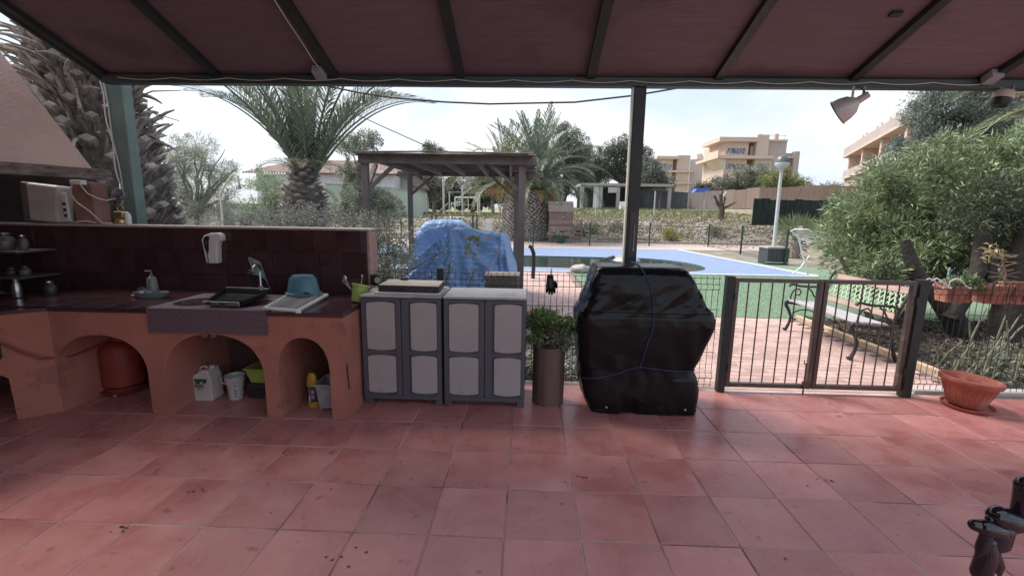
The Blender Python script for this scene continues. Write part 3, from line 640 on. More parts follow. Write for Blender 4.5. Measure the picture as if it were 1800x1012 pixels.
# wall dispenser
ds = thing('soap_dispenser', 'white curved soap dispenser hanging on the dark tiled wall', 'dispenser', (-2.80,3.9,1.10))
mb = MB(); mb.prism([(-2.86,1.10),(-2.755,1.10),(-2.748,1.25),(-2.735,1.29),(-2.70,1.305),(-2.70,1.355),(-2.735,1.375),(-2.80,1.37),(-2.86,1.35),(-2.885,1.31)], 'y', 3.905, 3.975)
build('dispenser_body', mb, mat('pearl_plastic', (.66,.62,.58), .35, .06, 8), ds, bevel=.012)
mb = MB(); mb.prism([(-2.853,1.33),(-2.83,1.345),(-2.805,1.34),(-2.815,1.30),(-2.822,1.22),(-2.838,1.18),(-2.858,1.25),(-2.862,1.30)], 'y', 3.899, 3.906); build('window', mb, m_black, ds)
build('split_line', MB().prism([(-2.840,1.18),(-2.836,1.18),(-2.834,1.105),(-2.838,1.105)], 'y', 3.900, 3.906), m_black, ds)
build('pump', MB().ball((-2.838,3.898,1.285),(.010,.006,.02),10,8), m_tin, ds, smooth=True)
# faucet with cloth and wall valve
fc = thing('faucet', 'chrome swan neck faucet behind the stone sink', 'faucet', (-2.36,3.86,.84))
build('spout', MB().tube([(-2.375,3.93,1.02),(-2.375,3.90,1.09),(-2.375,3.86,1.105),(-2.375,3.82,1.09),(-2.373,3.80,1.05)], .011, 10), m_steel, fc, smooth=True)
build('column', MB().lathe([(.02,.842),(.022,.86),(.013,.88),(.012,1.03),(.010,1.04)], (-2.375,3.90,0), 14), m_steel, fc, smooth=True)
build('lever', MB().ball((-2.375,3.90,.90),(.025,.015,.012),10,6), m_steel, fc, smooth=True)
vv = thing('wall_valve', 'round chrome valve on the tiled wall left of the faucet', 'valve', (-2.50,3.96,1.02))
Ms = Matrix.Rotation(radians(90),4,'X'); build('rosette', MB().lathe([(.028,0),(.03,.01),(.018,.02),(.014,.035),(.001,.037)], (-2.50,3.975,1.02), 20, Ms), m_steel, vv, smooth=True)
build('handle', MB().tube([(-2.465,3.95,1.02),(-2.462,3.945,1.10)], .004, 6), m_steel, vv)
m_cloth = mat('grey_green_cloth', (.20,.26,.26), .95, .12, 20, .4, 200)
mb = MB(); nx_, nz_ = 16, 16
for j in range(nz_+1):
    for i in range(nx_+1):
        u, v = i/nx_, j/nz_; x = -2.455+.135*u*(.6+.5*v)+.02*v; z = 1.165-.055*u**2-(.16-.05*sin(pi*u)*.9+.10*u)*v; y = 3.875+.05*u+.012*sin(9*u+2*v); mb.v.append((x,y,z))
for j in range(nz_):
    for i in range(nx_): mb.f.append((j*(nx_+1)+i, j*(nx_+1)+i+1, (j+1)*(nx_+1)+i+1, (j+1)*(nx_+1)+i))
o = build('cloth', mb, m_cloth, smooth=True); sd = o.modifiers.new('thick','SOLIDIFY'); sd.thickness = .003; tag(o, 'grey green dish cloth hung over the chrome faucet', 'cloth')
# soap tray with bottle and sponges
st = thing('cutlery_dish', 'oval grey dish holding cups at the dark left part of the counter', 'dish', (-3.13,3.6,.85))
m_greyp = mat('grey_plastic', (.17,.18,.18), .35, .12, 8)
mb = MB(); mb.shell([(.001,0),(.115,0),(.13,.01),(.145,.05),(.138,.05),(.122,.012),(.001,.01)], (0,0,0), 28); mb.v = [(-3.13+x, 3.60+y*.5, .842+z) for x,y,z in mb.v]; build('dish_rim', mb, m_greyp, st, smooth=True)
sb = thing('soap_bottle', 'grey pump soap bottle standing in the oval dish', 'bottle', (-3.14,3.62,.855))
build('bottle_body', MB().lathe([(.042,.855),(.044,.87),(.036,.99),(.028,1.01),(.012,1.02),(.012,1.035)], (-3.13,3.62,0), 18), m_greyp, sb, smooth=True)
build('bottle_pump', MB().tube([(-3.13,3.62,1.035),(-3.13,3.62,1.065),(-3.165,3.60,1.066)], .006, 6), m_greyp, sb)
cp = thing('metal_cup', 'small steel cup leaning in the oval dish', 'cup', (-3.2,3.56,.86)); Mr2 = Matrix.Rotation(radians(55),4,'Y')@Matrix.Rotation(radians(25),4,'X')
build('cup_wall', MB().shell([(.001,0),(.03,0),(.036,.06),(.033,.06),(.028,.004),(.001,.004)], (-3.215,3.59,.875), 18, Mr2), m_steel, cp, smooth=True)
gl = thing('glass_tumbler', 'short glass tumbler in front of the soap bottle', 'tumbler', (-3.12,3.55,.86)); build('glass_wall', MB().shell([(.001,0),(.026,0),(.03,.055),(.028,.055),(.024,.004),(.001,.004)], (-3.12,3.56,.856), 18), mat('smoky_glass', (.30,.31,.32), .1, .1, 5), gl, smooth=True)
tag(build('sponge', MB().obox((-3.035,3.60,.885),(.03,.01,0),(-.006,.02,0),(0,0,.012)), mat('sponge_grey', (.2,.2,.19), .95, .2, 40, .5, 90), bevel=.004), 'grey scouring sponge at the right side of the oval dish', 'sponge')
tag(build('pastry_brush', MB().tube([(-3.30,3.60,.85),(-3.25,3.60,.852),(-3.2,3.6,.856)], [.018,.012,.005], 8), mat('dull_red', (.22,.07,.06), .6)), 'small reddish brush lying left of the oval dish', 'brush')
# ---- under the counter
gc = thing('gas_cylinder', 'orange butane gas cylinder on a trolley inside the left arch', 'gas cylinder', (-3.55,3.62,0))
m_gas = mat('gas_orange', (.27,.045,.030), .55, .15, 5, .1, 30, spots=(9,.62,(.18,.05,.04),.6)); gx, gy = -3.50, 3.64
build('cylinder_body', MB().lathe([(.12,.055),(.150,.075),(.152,.10),(.152,.38),(.135,.425),(.08,.455),(.05,.46)], (gx,gy,0), 32), m_gas, gc, smooth=True)
build('foot_ring', MB().shell([(.135,.035),(.14,.06),(.137,.06),(.132,.035)], (gx,gy,0), 28), m_gas, gc, smooth=True)
build('top_ring', MB().shell([(.065,.45),(.07,.50),(.067,.50),(.062,.45)], (gx,gy,0), 24), m_gas, gc, smooth=True)
build('weld_seam', MB().lathe([(.1525,.235),(.1545,.24),(.1525,.245)], (gx,gy,0), 32), m_gas, gc)
build('regulator', MB().lathe([(.03,.462),(.032,.49),(.012,.51)], (gx,gy,0), 14), m_tin, gc, smooth=True)
ty = thing('cylinder_trolley', 'round red metal trolley under the gas cylinder', 'trolley', (gx,gy,0)); build('trolley_plate', MB().lathe([(.17,.022),(.175,.03),(.17,.034)], (gx,gy,0), 30), m_gas, ty)
for a in (4.9,6.6,2.4): build('castor', MB().ball((gx+.14*cos(a),gy+.14*sin(a),.012),(.018,.01,.012),10,6), m_offw, ty, smooth=True)
jg = thing('plastic_jug', 'white handled plastic jug with a green printed label in the middle arch', 'jug', (-2.65,3.53,0))
mb = MB(); mb.prism([(-2.745,.005),(-2.735,0),(-2.60,0),(-2.59,.01),(-2.59,.20),(-2.605,.225),(-2.615,.27),(-2.665,.27),(-2.735,.225),(-2.748,.19)], 'y', 3.46, 3.60); build('jug_body', mb, mat('milky_plastic', (.56,.53,.50), .45, .10, 9, .1, 30), jg, bevel=.012)
build('jug_handle', MB().tube([(-2.735,3.53,.215),(-2.715,3.53,.272),(-2.68,3.53,.282),(-2.655,3.53,.262)], .010, 8), MATS['milky_plastic'], jg, smooth=True)
build('jug_cap', MB().lathe([(.022,.268),(.022,.292),(.001,.294)], (-2.62,3.53,0), 16), MATS['milky_plastic'], jg, smooth=True)
build('green_print', MB().prism([(-2.735,.195),(-2.625,.195),(-2.628,.165),(-2.655,.15),(-2.66,.172),(-2.68,.17),(-2.69,.15),(-2.72,.155)], 'y', 3.4555, 3.4585), mat('print_green', (.03,.11,.06), .5), jg)
build('black_print', MB().tube([(-2.70+.028*cos(a)+.02,3.456,.118+.012*sin(a)+.008*cos(a)) for a in np.linspace(.6,6.2,16)], .003, 5), m_black, jg)
def text(name, body, size, loc, m, par, rz_=0, bold=0.0):
    cu = bpy.data.curves.new(name, 'FONT'); cu.body = body; cu.size = size; cu.extrude = .0008; cu.offset = bold; o = bpy.data.objects.new(name, cu); me = bpy.data.meshes.new_from_object(o); bpy.data.objects.remove(o); o = bpy.data.objects.new(name, me); C.objects.link(o); me.materials.clear(); me.materials.append(m)
    ox = ORG.get(par.name); o.parent = par; o.location = (loc[0]-ox[0],loc[1]-ox[1],loc[2]-ox[2]); o.rotation_euler = (radians(90),0,rz_); return o
text('lettering', 'ECO', .034, (-2.733,3.4565,.125), m_black, jg, 0, .0012)
text('lettering', '................', .02, (-2.733,3.4565,.085), m_tin, jg)
bk = thing('white_bucket', 'small white plastic bucket beside the jug in the middle arch', 'bucket', (-2.45,3.54,0))
m_bk = mat('bucket_white', (.55,.54,.54), .45, .12, 12)
build('bucket_wall', MB().shell([(.001,.002),(.052,.0),(.054,.01),(.066,.15),(.074,.152),(.077,.20),(.080,.203),(.074,.206),(.068,.19),(.05,.012),(.001,.012)], (-2.445,3.545,0), 28), m_bk, bk, smooth=True)
build('bucket_handle', MB().tube([(-2.445+.082*cos(a),3.545-.05-.035*sin(a),.198-.045*sin(a)) for a in np.linspace(0,pi,13)], .004, 6), m_bk, bk)
for z_ in (.125,.085,.06,.035): build('bucket_print', MB().box(-2.418,3.486,z_,-2.405,3.4895,z_+.012), MATS['greyish_side'], bk)
bs = thing('lime_basin', 'lime green washing up basin on a dark crate in the middle arch', 'basin', (-2.2,3.62,.13))
mb = MB(); a0 = [(-2.345,3.52),(-2.02,3.52),(-2.02,3.84),(-2.345,3.84)]; cx_, cy_ = -2.18, 3.68
for z_, s_ in ((.135,.80),(.255,.98),(.258,1.06),(.272,1.06),(.266,.97),(.145,.77)): mb.v += [(cx_+(x-cx_)*s_, cy_+(y-cy_)*s_, z_) for x, y in a0]
mb.f = [(3,2,1,0)]+[(4*r+i,4*r+(i+1)%4,4*r+4+(i+1)%4,4*r+4+i) for r in range(5) for i in range(4)]+[(20,21,22,23)]
build('basin_wall', mb, m_lime, bs, bevel=.008)
cr_ = thing('dark_crate', 'dark plastic crate under the lime green basin', 'crate', (-2.2,3.6,0)); build('crate_shell', MB().box(-2.34,3.54,.003,-2.0,3.86,.13), mat('dark_crate', (.04,.035,.04), .6, .3, 9), cr_, bevel=.008)
for z_ in (.03,.065,.10): build('crate_rib', MB().box(-2.345,3.532,z_,-2.0,3.5385,z_+.014), MATS['dark_crate'], cr_)
dp = thing('drain_pipe', 'grey sink drain pipe behind the middle arch', 'pipe', (-2.3,3.8,.4)); m_pipe = mat('pipe_grey', (.16,.145,.15), .5, .15, 6)
build('pipe_run', MB().tube([(-2.75,3.86,.44),(-2.5,3.86,.44),(-2.3,3.86,.43),(-1.98,3.86,.43)], .022, 10), m_pipe, dp, smooth=True)
build('trap', MB().tube([(-2.22,3.78,.60),(-2.22,3.78,.36),(-2.18,3.78,.31),(-2.12,3.79,.32),(-2.08,3.82,.38),(-2.04,3.86,.42)], .024, 10), m_pipe, dp, smooth=True)
for x in (-2.57,-2.50): build('valve_cap', MB().lathe([(.028,.57),(.03,.60),(.02,.65)], (x,3.42,0), 12), m_greyp, dp, smooth=True)
db = thing('detergent_bottle', 'yellow topped detergent bottle with dark label in the right arch', 'bottle', (-1.72,3.42,0))
mb = MB(); mb.shell([(.001,0),(.042,.0),(.045,.01),(.045,.06),(.044,.19),(.042,.21),(.035,.26),(.02,.285),(.001,.29)], (0,0,0), 24); mb.v = [(-1.725+x*1.05, 3.43+y*.65, z) for x,y,z in mb.v]
build('bottle_body', mb, mat('amber_plastic', (.50,.27,.03), .4, .12, 8), db, smooth=True)
mb = MB(); mb.shell([(.0462,.045),(.0462,.175)], (0,0,0), 24); mb.v = [(-1.725+x*1.05, 3.43+y*.66, z) for x,y,z in mb.v]; build('dark_label', mb, mat('label_dark', (.02,.02,.035), .4), db)
build('print_panel', MB().box(-1.722,3.3915,.07,-1.69,3.3945,.165), mat('label_purple', (.25,.10,.20), .5), db)
build('print_panel', MB().box(-1.742,3.3925,.055,-1.728,3.3955,.11), m_offw, db)
for z_ in (.122,.142,.160): build('print_dot', MB().box(-1.739,3.392,z_,-1.730,3.395,z_+.008), m_offw, db)
build('print_line', MB().box(-1.718,3.389,.13,-1.694,3.3914,.145), m_offw, db); build('print_line', MB().box(-1.718,3.389,.09,-1.696,3.3914,.10), m_offw, db)
bx = thing('clear_basket', 'cloudy white plastic basket on small feet in the right arch', 'basket', (-1.56,3.36,0))
mb = MB(); a0 = [(-1.655,3.33),(-1.48,3.33),(-1.48,3.55),(-1.655,3.55)]; cx_, cy_ = -1.565, 3.44
for z_, s_ in ((.02,.82),(.21,1.0),(.213,1.12),(.232,1.12),(.228,.97),(.03,.78)): mb.v += [(cx_+(x-cx_)*s_, cy_+(y-cy_)*s_, z_) for x, y in a0]
mb.f = [(3,2,1,0)]+[(4*r+i,4*r+(i+1)%4,4*r+4+(i+1)%4,4*r+4+i) for r in range(5) for i in range(4)]+[(20,21,22,23)]
build('basket_wall', mb, mat('cloudy_plastic', (.40,.37,.40), .35, .2, 14, translucent=.2), bx, bevel=.01)
for x in (-1.63,-1.50): build('basket_foot', MB().box(x-.01,3.36,0,x+.01,3.39,.02), MATS['cloudy_plastic'], bx)
mb = MB(); mb.ball((-1.52,3.44,.245),(.045,.05,.03),12,8); mb.ball((-1.505,3.45,.285),(.025,.03,.05),10,8); tag(build('cleaning_cloth', mb, mat('yellow_cloth', (.55,.48,.20), .9, .3, 14, .6, 50), smooth=True), 'crumpled yellow white cloth sticking out of the plastic basket', 'cloth')
tag(build('hose_coil', MB().tube([(-1.60+.05*cos(a),3.86,.36+.10*sin(a)) for a in np.linspace(0,6.28,20)], .012, 7), m_pipe, smooth=True), 'coil of dark grey hose at the back of the right arch', 'hose')

# ================================================================ CABINETS
m_cab = mat('cabinet_grey', (.095,.092,.11), .5, .10, 4, .1, 90); m_pan = mat('cabinet_panel', (.41,.37,.36), .55, .08, 2.5, .35, 160, spots=(7,.66,(.30,.25,.24),.5)); m_lid = mat('cabinet_lid', (.33,.325,.33), .5, .12, 4, spots=(6,.6,(.22,.2,.19),.5))
def cabinet(x0, x1, label):
    t = thing('storage_cabinet', label, 'cabinet', ((x0+x1)/2,3.7,0)); xm = (x0+x1)/2
    build('carcass', MB().box(x0,3.512,.055,x1,3.93,.905), m_cab, t, bevel=.006)
    build('plinth', MB().box(x0+.005,3.497,.052,x1-.005,3.511,.085), m_cab, t, bevel=.003)
    build('lid', MB().box(x0-.002,3.484,.907,x1+.002,3.94,.927), m_lid, t, bevel=.006)
    for x in (x0+.002, x1-.062):
        for y in (3.515,3.86): build('foot', MB().prism([(x,.001),(x+.06,.001),(x+.06,.054),(x,.054)], 'y', y, y+.05), m_cab, t, bevel=.004)
    for k, (a, b) in enumerate(((x0+.003,xm-.0025),(xm+.0025,x1-.003))):
        d = build('door', MB().box(a,3.490,.088,b,3.510,.900), m_cab, t, bevel=.005)
        pa, pb = (a+.045,b-.045) if k == 0 else (a+.078,b-.032)
        for z0, z1 in ((.12,.425),(.485,.865)):
            P = [(pa,z0+.006),(pa+.01,z0)]+[(pa+(pb-pa)*s_, z0-.010*sin(pi*s_)) for s_ in np.linspace(.1,.9,7)]+[(pb-.01,z0),(pb,z0+.006),(pb,z1-.006),(pb-.01,z1)]+[(pb+(pa-pb)*s_, z1+.010*sin(pi*s_)) for s_ in np.linspace(.1,.9,7)]+[(pa+.01,z1),(pa,z1-.006)]
            g0, g1 = (pb+.003, pb+.012) if k == 0 else (pa-.020, pa-.003)
            o = build('door_recess', MB().prism([(pa-.018 if k else pa-.006,z0-.012),(pb+.006,z0-.018),(pb+.006,z1+.018),(pa-.018 if k else pa-.006,z1+.012)], 'y', 3.4885, 3.4895), mat('recess_grey', (.045,.045,.055), .5), d)
            o.matrix_parent_inverse = Matrix.Identity(4)
            build('door_panel', MB().prism(P, 'y', 3.4835, 3.4884), m_pan, d, bevel=.0015)
        build('middle_rail', MB().box(a+.004,3.4845,.438,b-.004,3.4892,.455), m_cab, d, bevel=.001)
    for x in (xm-.02,xm+.008): build('latch', MB().box(x,3.478,.876,x+.014,3.4888,.898), m_cab, t, bevel=.002)
    return t
cabinet(-1.325,-.676,'grey plastic cabinet beside the counter with a board on its lid')
cabinet(-.658,.004,'grey plastic cabinet with empty lid next to the planter log')
cb = thing('cutting_board', 'thick worn cutting board with dark front edge on the cabinet lid', 'board', (-.95,3.75,.93))
build('lower_tray', MB().prism([(-1.225,3.52),(-.685,3.50),(-.69,3.87),(-1.235,3.90)], 'z', .929, .944), mat('pale_tray', (.50,.49,.48), .5, .1, 8), cb, bevel=.003)
build('board_block', MB().prism([(-1.20,3.56),(-.70,3.54),(-.715,3.84),(-1.20,3.87)], 'z', .946, .995), mat('board_edge', (.035,.032,.032), .7, .6, 12), cb, bevel=.003)
build('board_top', MB().prism([(-1.197,3.563),(-.703,3.543),(-.718,3.837),(-1.197,3.867)], 'z', .9955, .9985), mat('board_top', (.42,.36,.30), .6, .25, 4, .2, 40, stretch=(1,6,1)), cb)
tag(build('knife_block', MB().obox((-1.06,3.84,1.010),(.03,.006,0),(-.004,.02,0),(0,0,.010)), m_black, bevel=.003), 'small black clip lying on the cutting board', 'clip')
pc = thing('alarm_clock', 'small black round clock behind the cabinet corner by the wall end', 'clock', (-1.31,3.9,.93))
build('clock_case', MB().obox((-1.335,3.90,.985),(.045,0,0),(0,.02,0),(0,0,.052)), m_black, pc, bevel=.02)
build('clock_face', MB().lathe([(.026,0),(.026,.003),(.001,.004)], (-1.31,3.879,.985), 20, Matrix.Rotation(radians(90),4,'X')), m_offw, pc)
build('clock_hand', MB().box(-1.3115,3.872,.985,-1.3085,3.874,1.003), m_black, pc)
# ================================================================ COVERED BARBECUE
m_vinyl = mat('black_vinyl', (.005,.005,.006), .24, .3, 5, .12, 26, spec=.30)
RINGS = [(.012,.535,1.41,3.44,3.95),(.05,.525,1.412,3.438,3.95),(.12,.49,1.418,3.436,3.96),(.20,.465,1.42,3.436,3.96),(.27,.455,1.40,3.438,3.95),(.33,.462,1.375,3.44,3.94),(.365,.46,1.362,3.442,3.935),(.41,.445,1.38,3.44,3.94),
 (.50,.43,1.42,3.438,3.95),(.62,.422,1.46,3.436,3.955),(.74,.415,1.488,3.435,3.96),(.79,.415,1.49,3.437,3.955),(.84,.435,1.47,3.440,3.95),(.88,.458,1.435,3.443,3.94),(.96,.482,1.39,3.450,3.93),(1.06,.505,1.335,3.460,3.925),(1.13,.528,1.29,3.474,3.92),(1.165,.545,1.27,3.50,3.90),(1.185,.57,1.245,3.53,3.87),(1.192,.66,1.16,3.60,3.80),(1.194,.9,.92,3.69,3.71)]
def cover_pt(u, z, off=0.0):
    for i in range(len(RINGS)-1):
        if RINGS[i][0] <= z <= RINGS[i+1][0]: break
    a, b = RINGS[i], RINGS[i+1]; t = (z-a[0])/(b[0]-a[0]); x0, x1, y0, y1 = [a[k]*(1-t)+b[k]*t for k in (1,2,3,4)]
    c_, s_ = cos(u), sin(u); e = 8; r = (abs(c_)**e+abs(s_)**e)**(-1/e)
    cx, cy, hx, hy = (x0+x1)/2, (y0+y1)/2, (x1-x0)/2, (y1-y0)/2
    x, y = cx+hx*c_*r, cy+hy*s_*r
    arc = x*1.0+y*1.0
    d = 0.0
    if z < .36: d += (.36-z)*.12*(.22-abs(noise.noise(Vector((x*6,y*6,z*.9)))))+.022*(.25-abs(noise.noise(Vector((x*13,y*13,z*3)))))*(.4-z)/.4
    d += .014*(.3-abs(noise.noise(Vector((x*4+z*3,y*4,z*2.5)))))
    d += .007*sin((x-y)*38+6*noise.noise(Vector((x*2,y*2,z*2))))*math.exp(-((z-.36)/.09)**2)
    if z > .80 and z < 1.175:
        fe = min(1,(z-.80)/.05)*min(1,(1.175-z)/.04); q1 = x*1.0+z*1.6; q2 = z*1.0-x*.6
        d += fe*(.030*(.25-abs(noise.noise(Vector((q1*1.3,y*2,q2*5.5)))))+.007*(.25-abs(noise.noise(Vector((q1*3,y*3,q2*17)))))+.003*noise.noise(Vector((x*11,y*9,z*13))))-.002
    if .38 < z < .84: d += .030*min(1,(z-.38)*8,(.84-z)*8)*(.22-abs(noise.noise(Vector((x*4.5,y*5,z*.8+4)))))
    if c_ > .4 and .3 < z < .9: d += .018*noise.noise(Vector((x*9,y*10,z*2.3)))
    n_ = Vector((abs(c_)**(e-1)*(1 if c_>0 else -1)/hx, abs(s_)**(e-1)*(1 if s_>0 else -1)/hy, 0)).normalized()
    return Vector((x,y,z if z>.05 else max(.004, z+.012*noise.noise(Vector((x*6,y*6,0))))))+n_*(d+off)
bq = thing('covered_barbecue', 'barbecue under a wrinkled black vinyl cover tied with blue rope', 'barbecue', (.95,3.7,0))
mb = MB(); NU = 300; zs = list(np.linspace(.012,1.165,150))+[1.172,1.18,1.185,1.19,1.192,1.1935]
for z_ in zs:
    for i in range(NU): mb.v.append(tuple(cover_pt(2*pi*i/NU, z_)))
for j in range(len(zs)-1):
    for i in range(NU): mb.f.append((j*NU+i,j*NU+(i+1)%NU,(j+1)*NU+(i+1)%NU,(j+1)*NU+i))
mb.f.append(tuple((len(zs)-1)*NU+i for i in range(NU)))
o = build('vinyl_cover', mb, m_vinyl, bq); o.data.polygons.foreach_set('use_smooth', [True]*len(o.data.polygons))
m_rope = mat('blue_rope', (.022,.035,.10), .7, .3, 60)
def u_of_x(xw, z):                        # front side angle for a world x
    best = min(((abs(cover_pt(a,z).x-xw)), a) for a in np.linspace(pi*1.05, pi*1.95, 160)); return best[1]
vert = [Vector((.90,3.90,1.185)),Vector((.89,3.70,1.200)),Vector((.885,3.54,1.195))]+[cover_pt(u_of_x(x,z),z,.006) for x,z in ((.905,1.15),(.94,1.08),(.965,1.0),(.975,.92),(.985,.84),(.985,.76),(.975,.68),(.955,.60),(.935,.52),(.92,.46),(.912,.41))]
build('rope', MB().tube(vert, .0055, 7), m_rope, bq)
lo = [cover_pt(a, z, .005) for a, z in zip(np.linspace(pi*1.0, u_of_x(.912,.41), 20), [.36,.345,.33,.315,.30,.29,.285,.285,.285,.29,.295,.305,.315,.325,.34,.355,.37,.385,.40,.41])]
build('rope', MB().tube(lo, .0055, 7), m_rope, bq)
lo = [cover_pt(a, z, .005) for a, z in zip(np.linspace(u_of_x(.912,.41), 2*pi, 16), [.41,.40,.395,.39,.385,.38,.375,.372,.37,.368,.366,.364,.362,.36,.36,.36])]
build('rope', MB().tube(lo, .0055, 7), m_rope, bq); build('knot', MB().ball(cover_pt(u_of_x(.912,.41),.41,.010), (.014,.010,.012), 8, 6), m_rope, bq)
for z_, r_ in ((.838,.0035),(1.158,.0035),(.035,.004)): build('seam', MB().tube([cover_pt(a, z_, .001) for a in np.linspace(0,2*pi,181)], r_, 5), m_vinyl, bq)
for x in (.66,1.29): p = cover_pt(u_of_x(x,.06),.06,.004); build('eyelet', MB().lathe([(.004,0),(.010,0),(.010,.002),(.004,.003)], tuple(p), 14, Matrix.Rotation(radians(90),4,'X')), m_steel, bq)
# ================================================================ PLANTER LOG WITH PLANTS
lg = thing('log_planter', 'tall brown wooden cylinder planter standing left of the covered barbecue', 'planter', (.2,3.66,0))
mb = MB(); nn = 40; hh = [0,.1,.2,.3,.4,.5]
for z_ in hh:
    for j in range(nn): a = 2*pi*j/nn; r = .132+.006*noise.noise(Vector((cos(a)*2,sin(a)*2,z_*2)))+.002*sin(a*13); mb.v.append((.205+r*cos(a),3.67+r*sin(a),z_))
for i in range(5):
    for j in range(nn): mb.f.append((i*nn+j,i*nn+(j+1)%nn,(i+1)*nn+(j+1)%nn,(i+1)*nn+j))
mb.f.append(tuple(5*nn+j for j in range(nn)))
build('log_body', mb, mat('brown_log', (.10,.058,.05), .6, .3, 4, .25, 12, stretch=(1,1,.15), col2=(.17,.105,.09)), lg, smooth=True)
m_tc = mat('terracotta', (.36,.14,.095), .85, .2, 7, .35, 50, spots=(5,.52,(.46,.30,.24),.7))
m_tc2 = mat('dark_terracotta', (.07,.035,.03), .8, .25, 7)
pt = thing('flower_pot', 'dark flower pot on the log planter with a trailing green plant', 'pot', (.21,3.66,.5)); build('pot_wall', MB().lathe([(.06,.5),(.085,.64),(.092,.642),(.092,.665),(.07,.66)], (.215,3.66,0), 22), m_tc2, pt, smooth=True)
g1 = leafmat('garden_leaf', (.06,.10,.04), (.14,.22,.08), (.27,.36,.15)); g2 = leafmat('grey_leaf', (.10,.12,.08), (.22,.25,.18), (.38,.40,.30))
pl = thing('trailing_plant', 'trailing plant spilling over the log planter by the mesh fence', 'plant', (.2,3.66,.65))
crown('foliage', [(.17,3.66,.71,.16,.12,.08),(.10,3.62,.62,.07,.08,.10),(.30,3.66,.67,.12,.1,.06)], 2600, 80, .035, .042, .016, g1, pl, .6, .1)
crown('leaves', [(.28,3.60,.60,.10,.07,.11),(.33,3.62,.55,.05,.07,.07)], 900, 90, .03, .030, .022, g2, pl, .6, .5)
P = np.stack([np.random.normal(.13,.06,170), np.random.normal(3.66,.05,170), np.full(170,.68)],1); D = np.random.normal(size=(170,3))*.5; D[:,2] = 1; V, F = leaf_arrays(P,D,.16,.008); np_mesh('grass_blades', V, F, g1, pl)
op = thing('orange_pot', 'small orange flower pot half hidden beside the cabinet', 'pot', (.03,4.25,.45)); build('pot_wall', MB().lathe([(.04,.50),(.055,.62),(.062,.622),(.062,.64),(.04,.64)], (.03,4.24,0), 20), m_tc, op, smooth=True)
build('pot_bracket', MB().tube([(.03,4.18,.55),(.03,4.09,.56),(.03,4.05,.62)], .004, 6), m_dark, op)
# ================================================================ MESH FENCE
m_fence = mat('fence_wire', (.012,.022,.022), .5, .2, 8)
def vprof(z):  # fold depth of a wire at height z
    return -.028*max(0,1-abs(z-.95)/.025)-.028*max(0,1-abs(z-.108)/.028)
zz = [.0,.05,.08,.108,.136,.2,.335,.53,.742,.90,.925,.95,.975,1.0,1.05]
mb = MB(); mb.tube([(0,vprof(z),z) for z in zz], .0026, 5); vw = shared('wire', mb, m_fence)
def mesh_fence(x0, x1, y, label, sp=.0555, rods=True):
    t = thing('mesh_fence', label, 'fence', (x0,y,0)); x = x0+.02
    while x < x1-.01: piece('wire', vw, (x,y,0), t); x += sp
    for z in (1.03,.975,.925,.742,.53,.335,.136,.08,.02): build('cross_wire', MB().tube([(x0,y+.004,z),(x1,y+.004,z)], .003, 5), m_fence, t)
    return t
mesh_fence(-1.40,.62,4.10,'dark wire mesh fence behind the cabinets and the log planter'); mesh_fence(.62,1.765,4.10,'dark wire mesh fence behind the covered barbecue'); mesh_fence(3.52,6.2,4.10,'dark wire mesh fence right of the gate hung with pots')
def fpost(x,y,lb,h=1.06,w_=.03):
    t = thing('fence_post', lb, 'post', (x,y,0)); build('post_shaft', MB().box(x-w_,y-w_,-.1,x+w_,y+w_,h), m_dark, t, bevel=.003); build('post_cap', MB().box(x-w_-.003,y-w_-.003,h+.001,x+w_+.003,y+w_+.003,h+.012), m_black, t)
fpost(-.80,4.13,'black capped fence post behind the cabinets'); fpost(.62,4.15,'black fence post hidden behind the covered barbecue')
# ================================================================ GATE
m_gate = mat('gate_brown', (.050,.032,.026), .28, .3, 7, .06, 50, spec=.9, spots=(11,.63,(.16,.09,.05),.6)); m_gpost = mat('gate_post', (.016,.022,.020), .45, .25, 7, .1, 50)
def gpost(x0,x1,lb): t = thing('gate_post', lb, 'post', (x0,4.0,0)); build('post_shaft', MB().box(x0,3.965,0,x1,4.035,1.062), m_gpost, t, bevel=.004); build('post_cap', MB().box(x0-.002,3.963,1.063,x1+.002,4.037,1.07), m_gpost, t); return t
gl_ = gpost(1.765,1.83,'black steel gate post nearest the covered barbecue'); gr_ = gpost(3.41,3.49,'black steel gate post between the gate and the pots')
barm = shared('bar', MB().tube([(0,0,.095),(0,0,1.015)], .0062, 7), m_gate)
def leaf(x0, x1, bars, lb):
    t = thing('gate_leaf', lb, 'gate', (x0,4.0,.05))
    for a, b in ((x0,x0+.036),(x1-.036,x1)): build('stile', MB().box(a,3.978,.05,b,4.022,1.055), m_gate, t, bevel=.003)
    build('rail', MB().box(x0+.0365,3.979,1.018,x1-.0365,4.021,1.054), m_gate, t, bevel=.003); build('rail', MB().box(x0+.0365,3.979,.051,x1-.0365,4.021,.090), m_gate, t, bevel=.003)
    for x in bars: piece('bar', barm, (x,4.0,0), t)
    return t
L1 = leaf(1.838,2.60,[1.965+.1035*k for k in range(6)],'left leaf of the brown barred garden gate'); L2 = leaf(2.612,3.395,[2.745+.1035*k for k in range(6)],'right leaf of the brown barred garden gate in front of the bench')
build('drop_bolt', MB().tube([(2.53,3.965,.30),(2.53,3.965,.004)], .007, 7), m_gate, L1); build('bolt_handle', MB().tube([(2.53,3.96,.28),(2.50,3.95,.30),(2.50,3.95,.33)], .005, 6), m_gate, L1); build('bolt_loop', MB().box(2.515,3.955,.10,2.545,3.977,.125), m_gate, L1)
for z in (.2,.85): build('hinge', MB().tube([(1.834,3.965,z),(1.834,3.965,z+.07)], .009, 8), m_gpost, L1); build('hinge', MB().tube([(3.402,3.965,z),(3.402,3.965,z+.07)], .009, 8), m_gpost, L2)
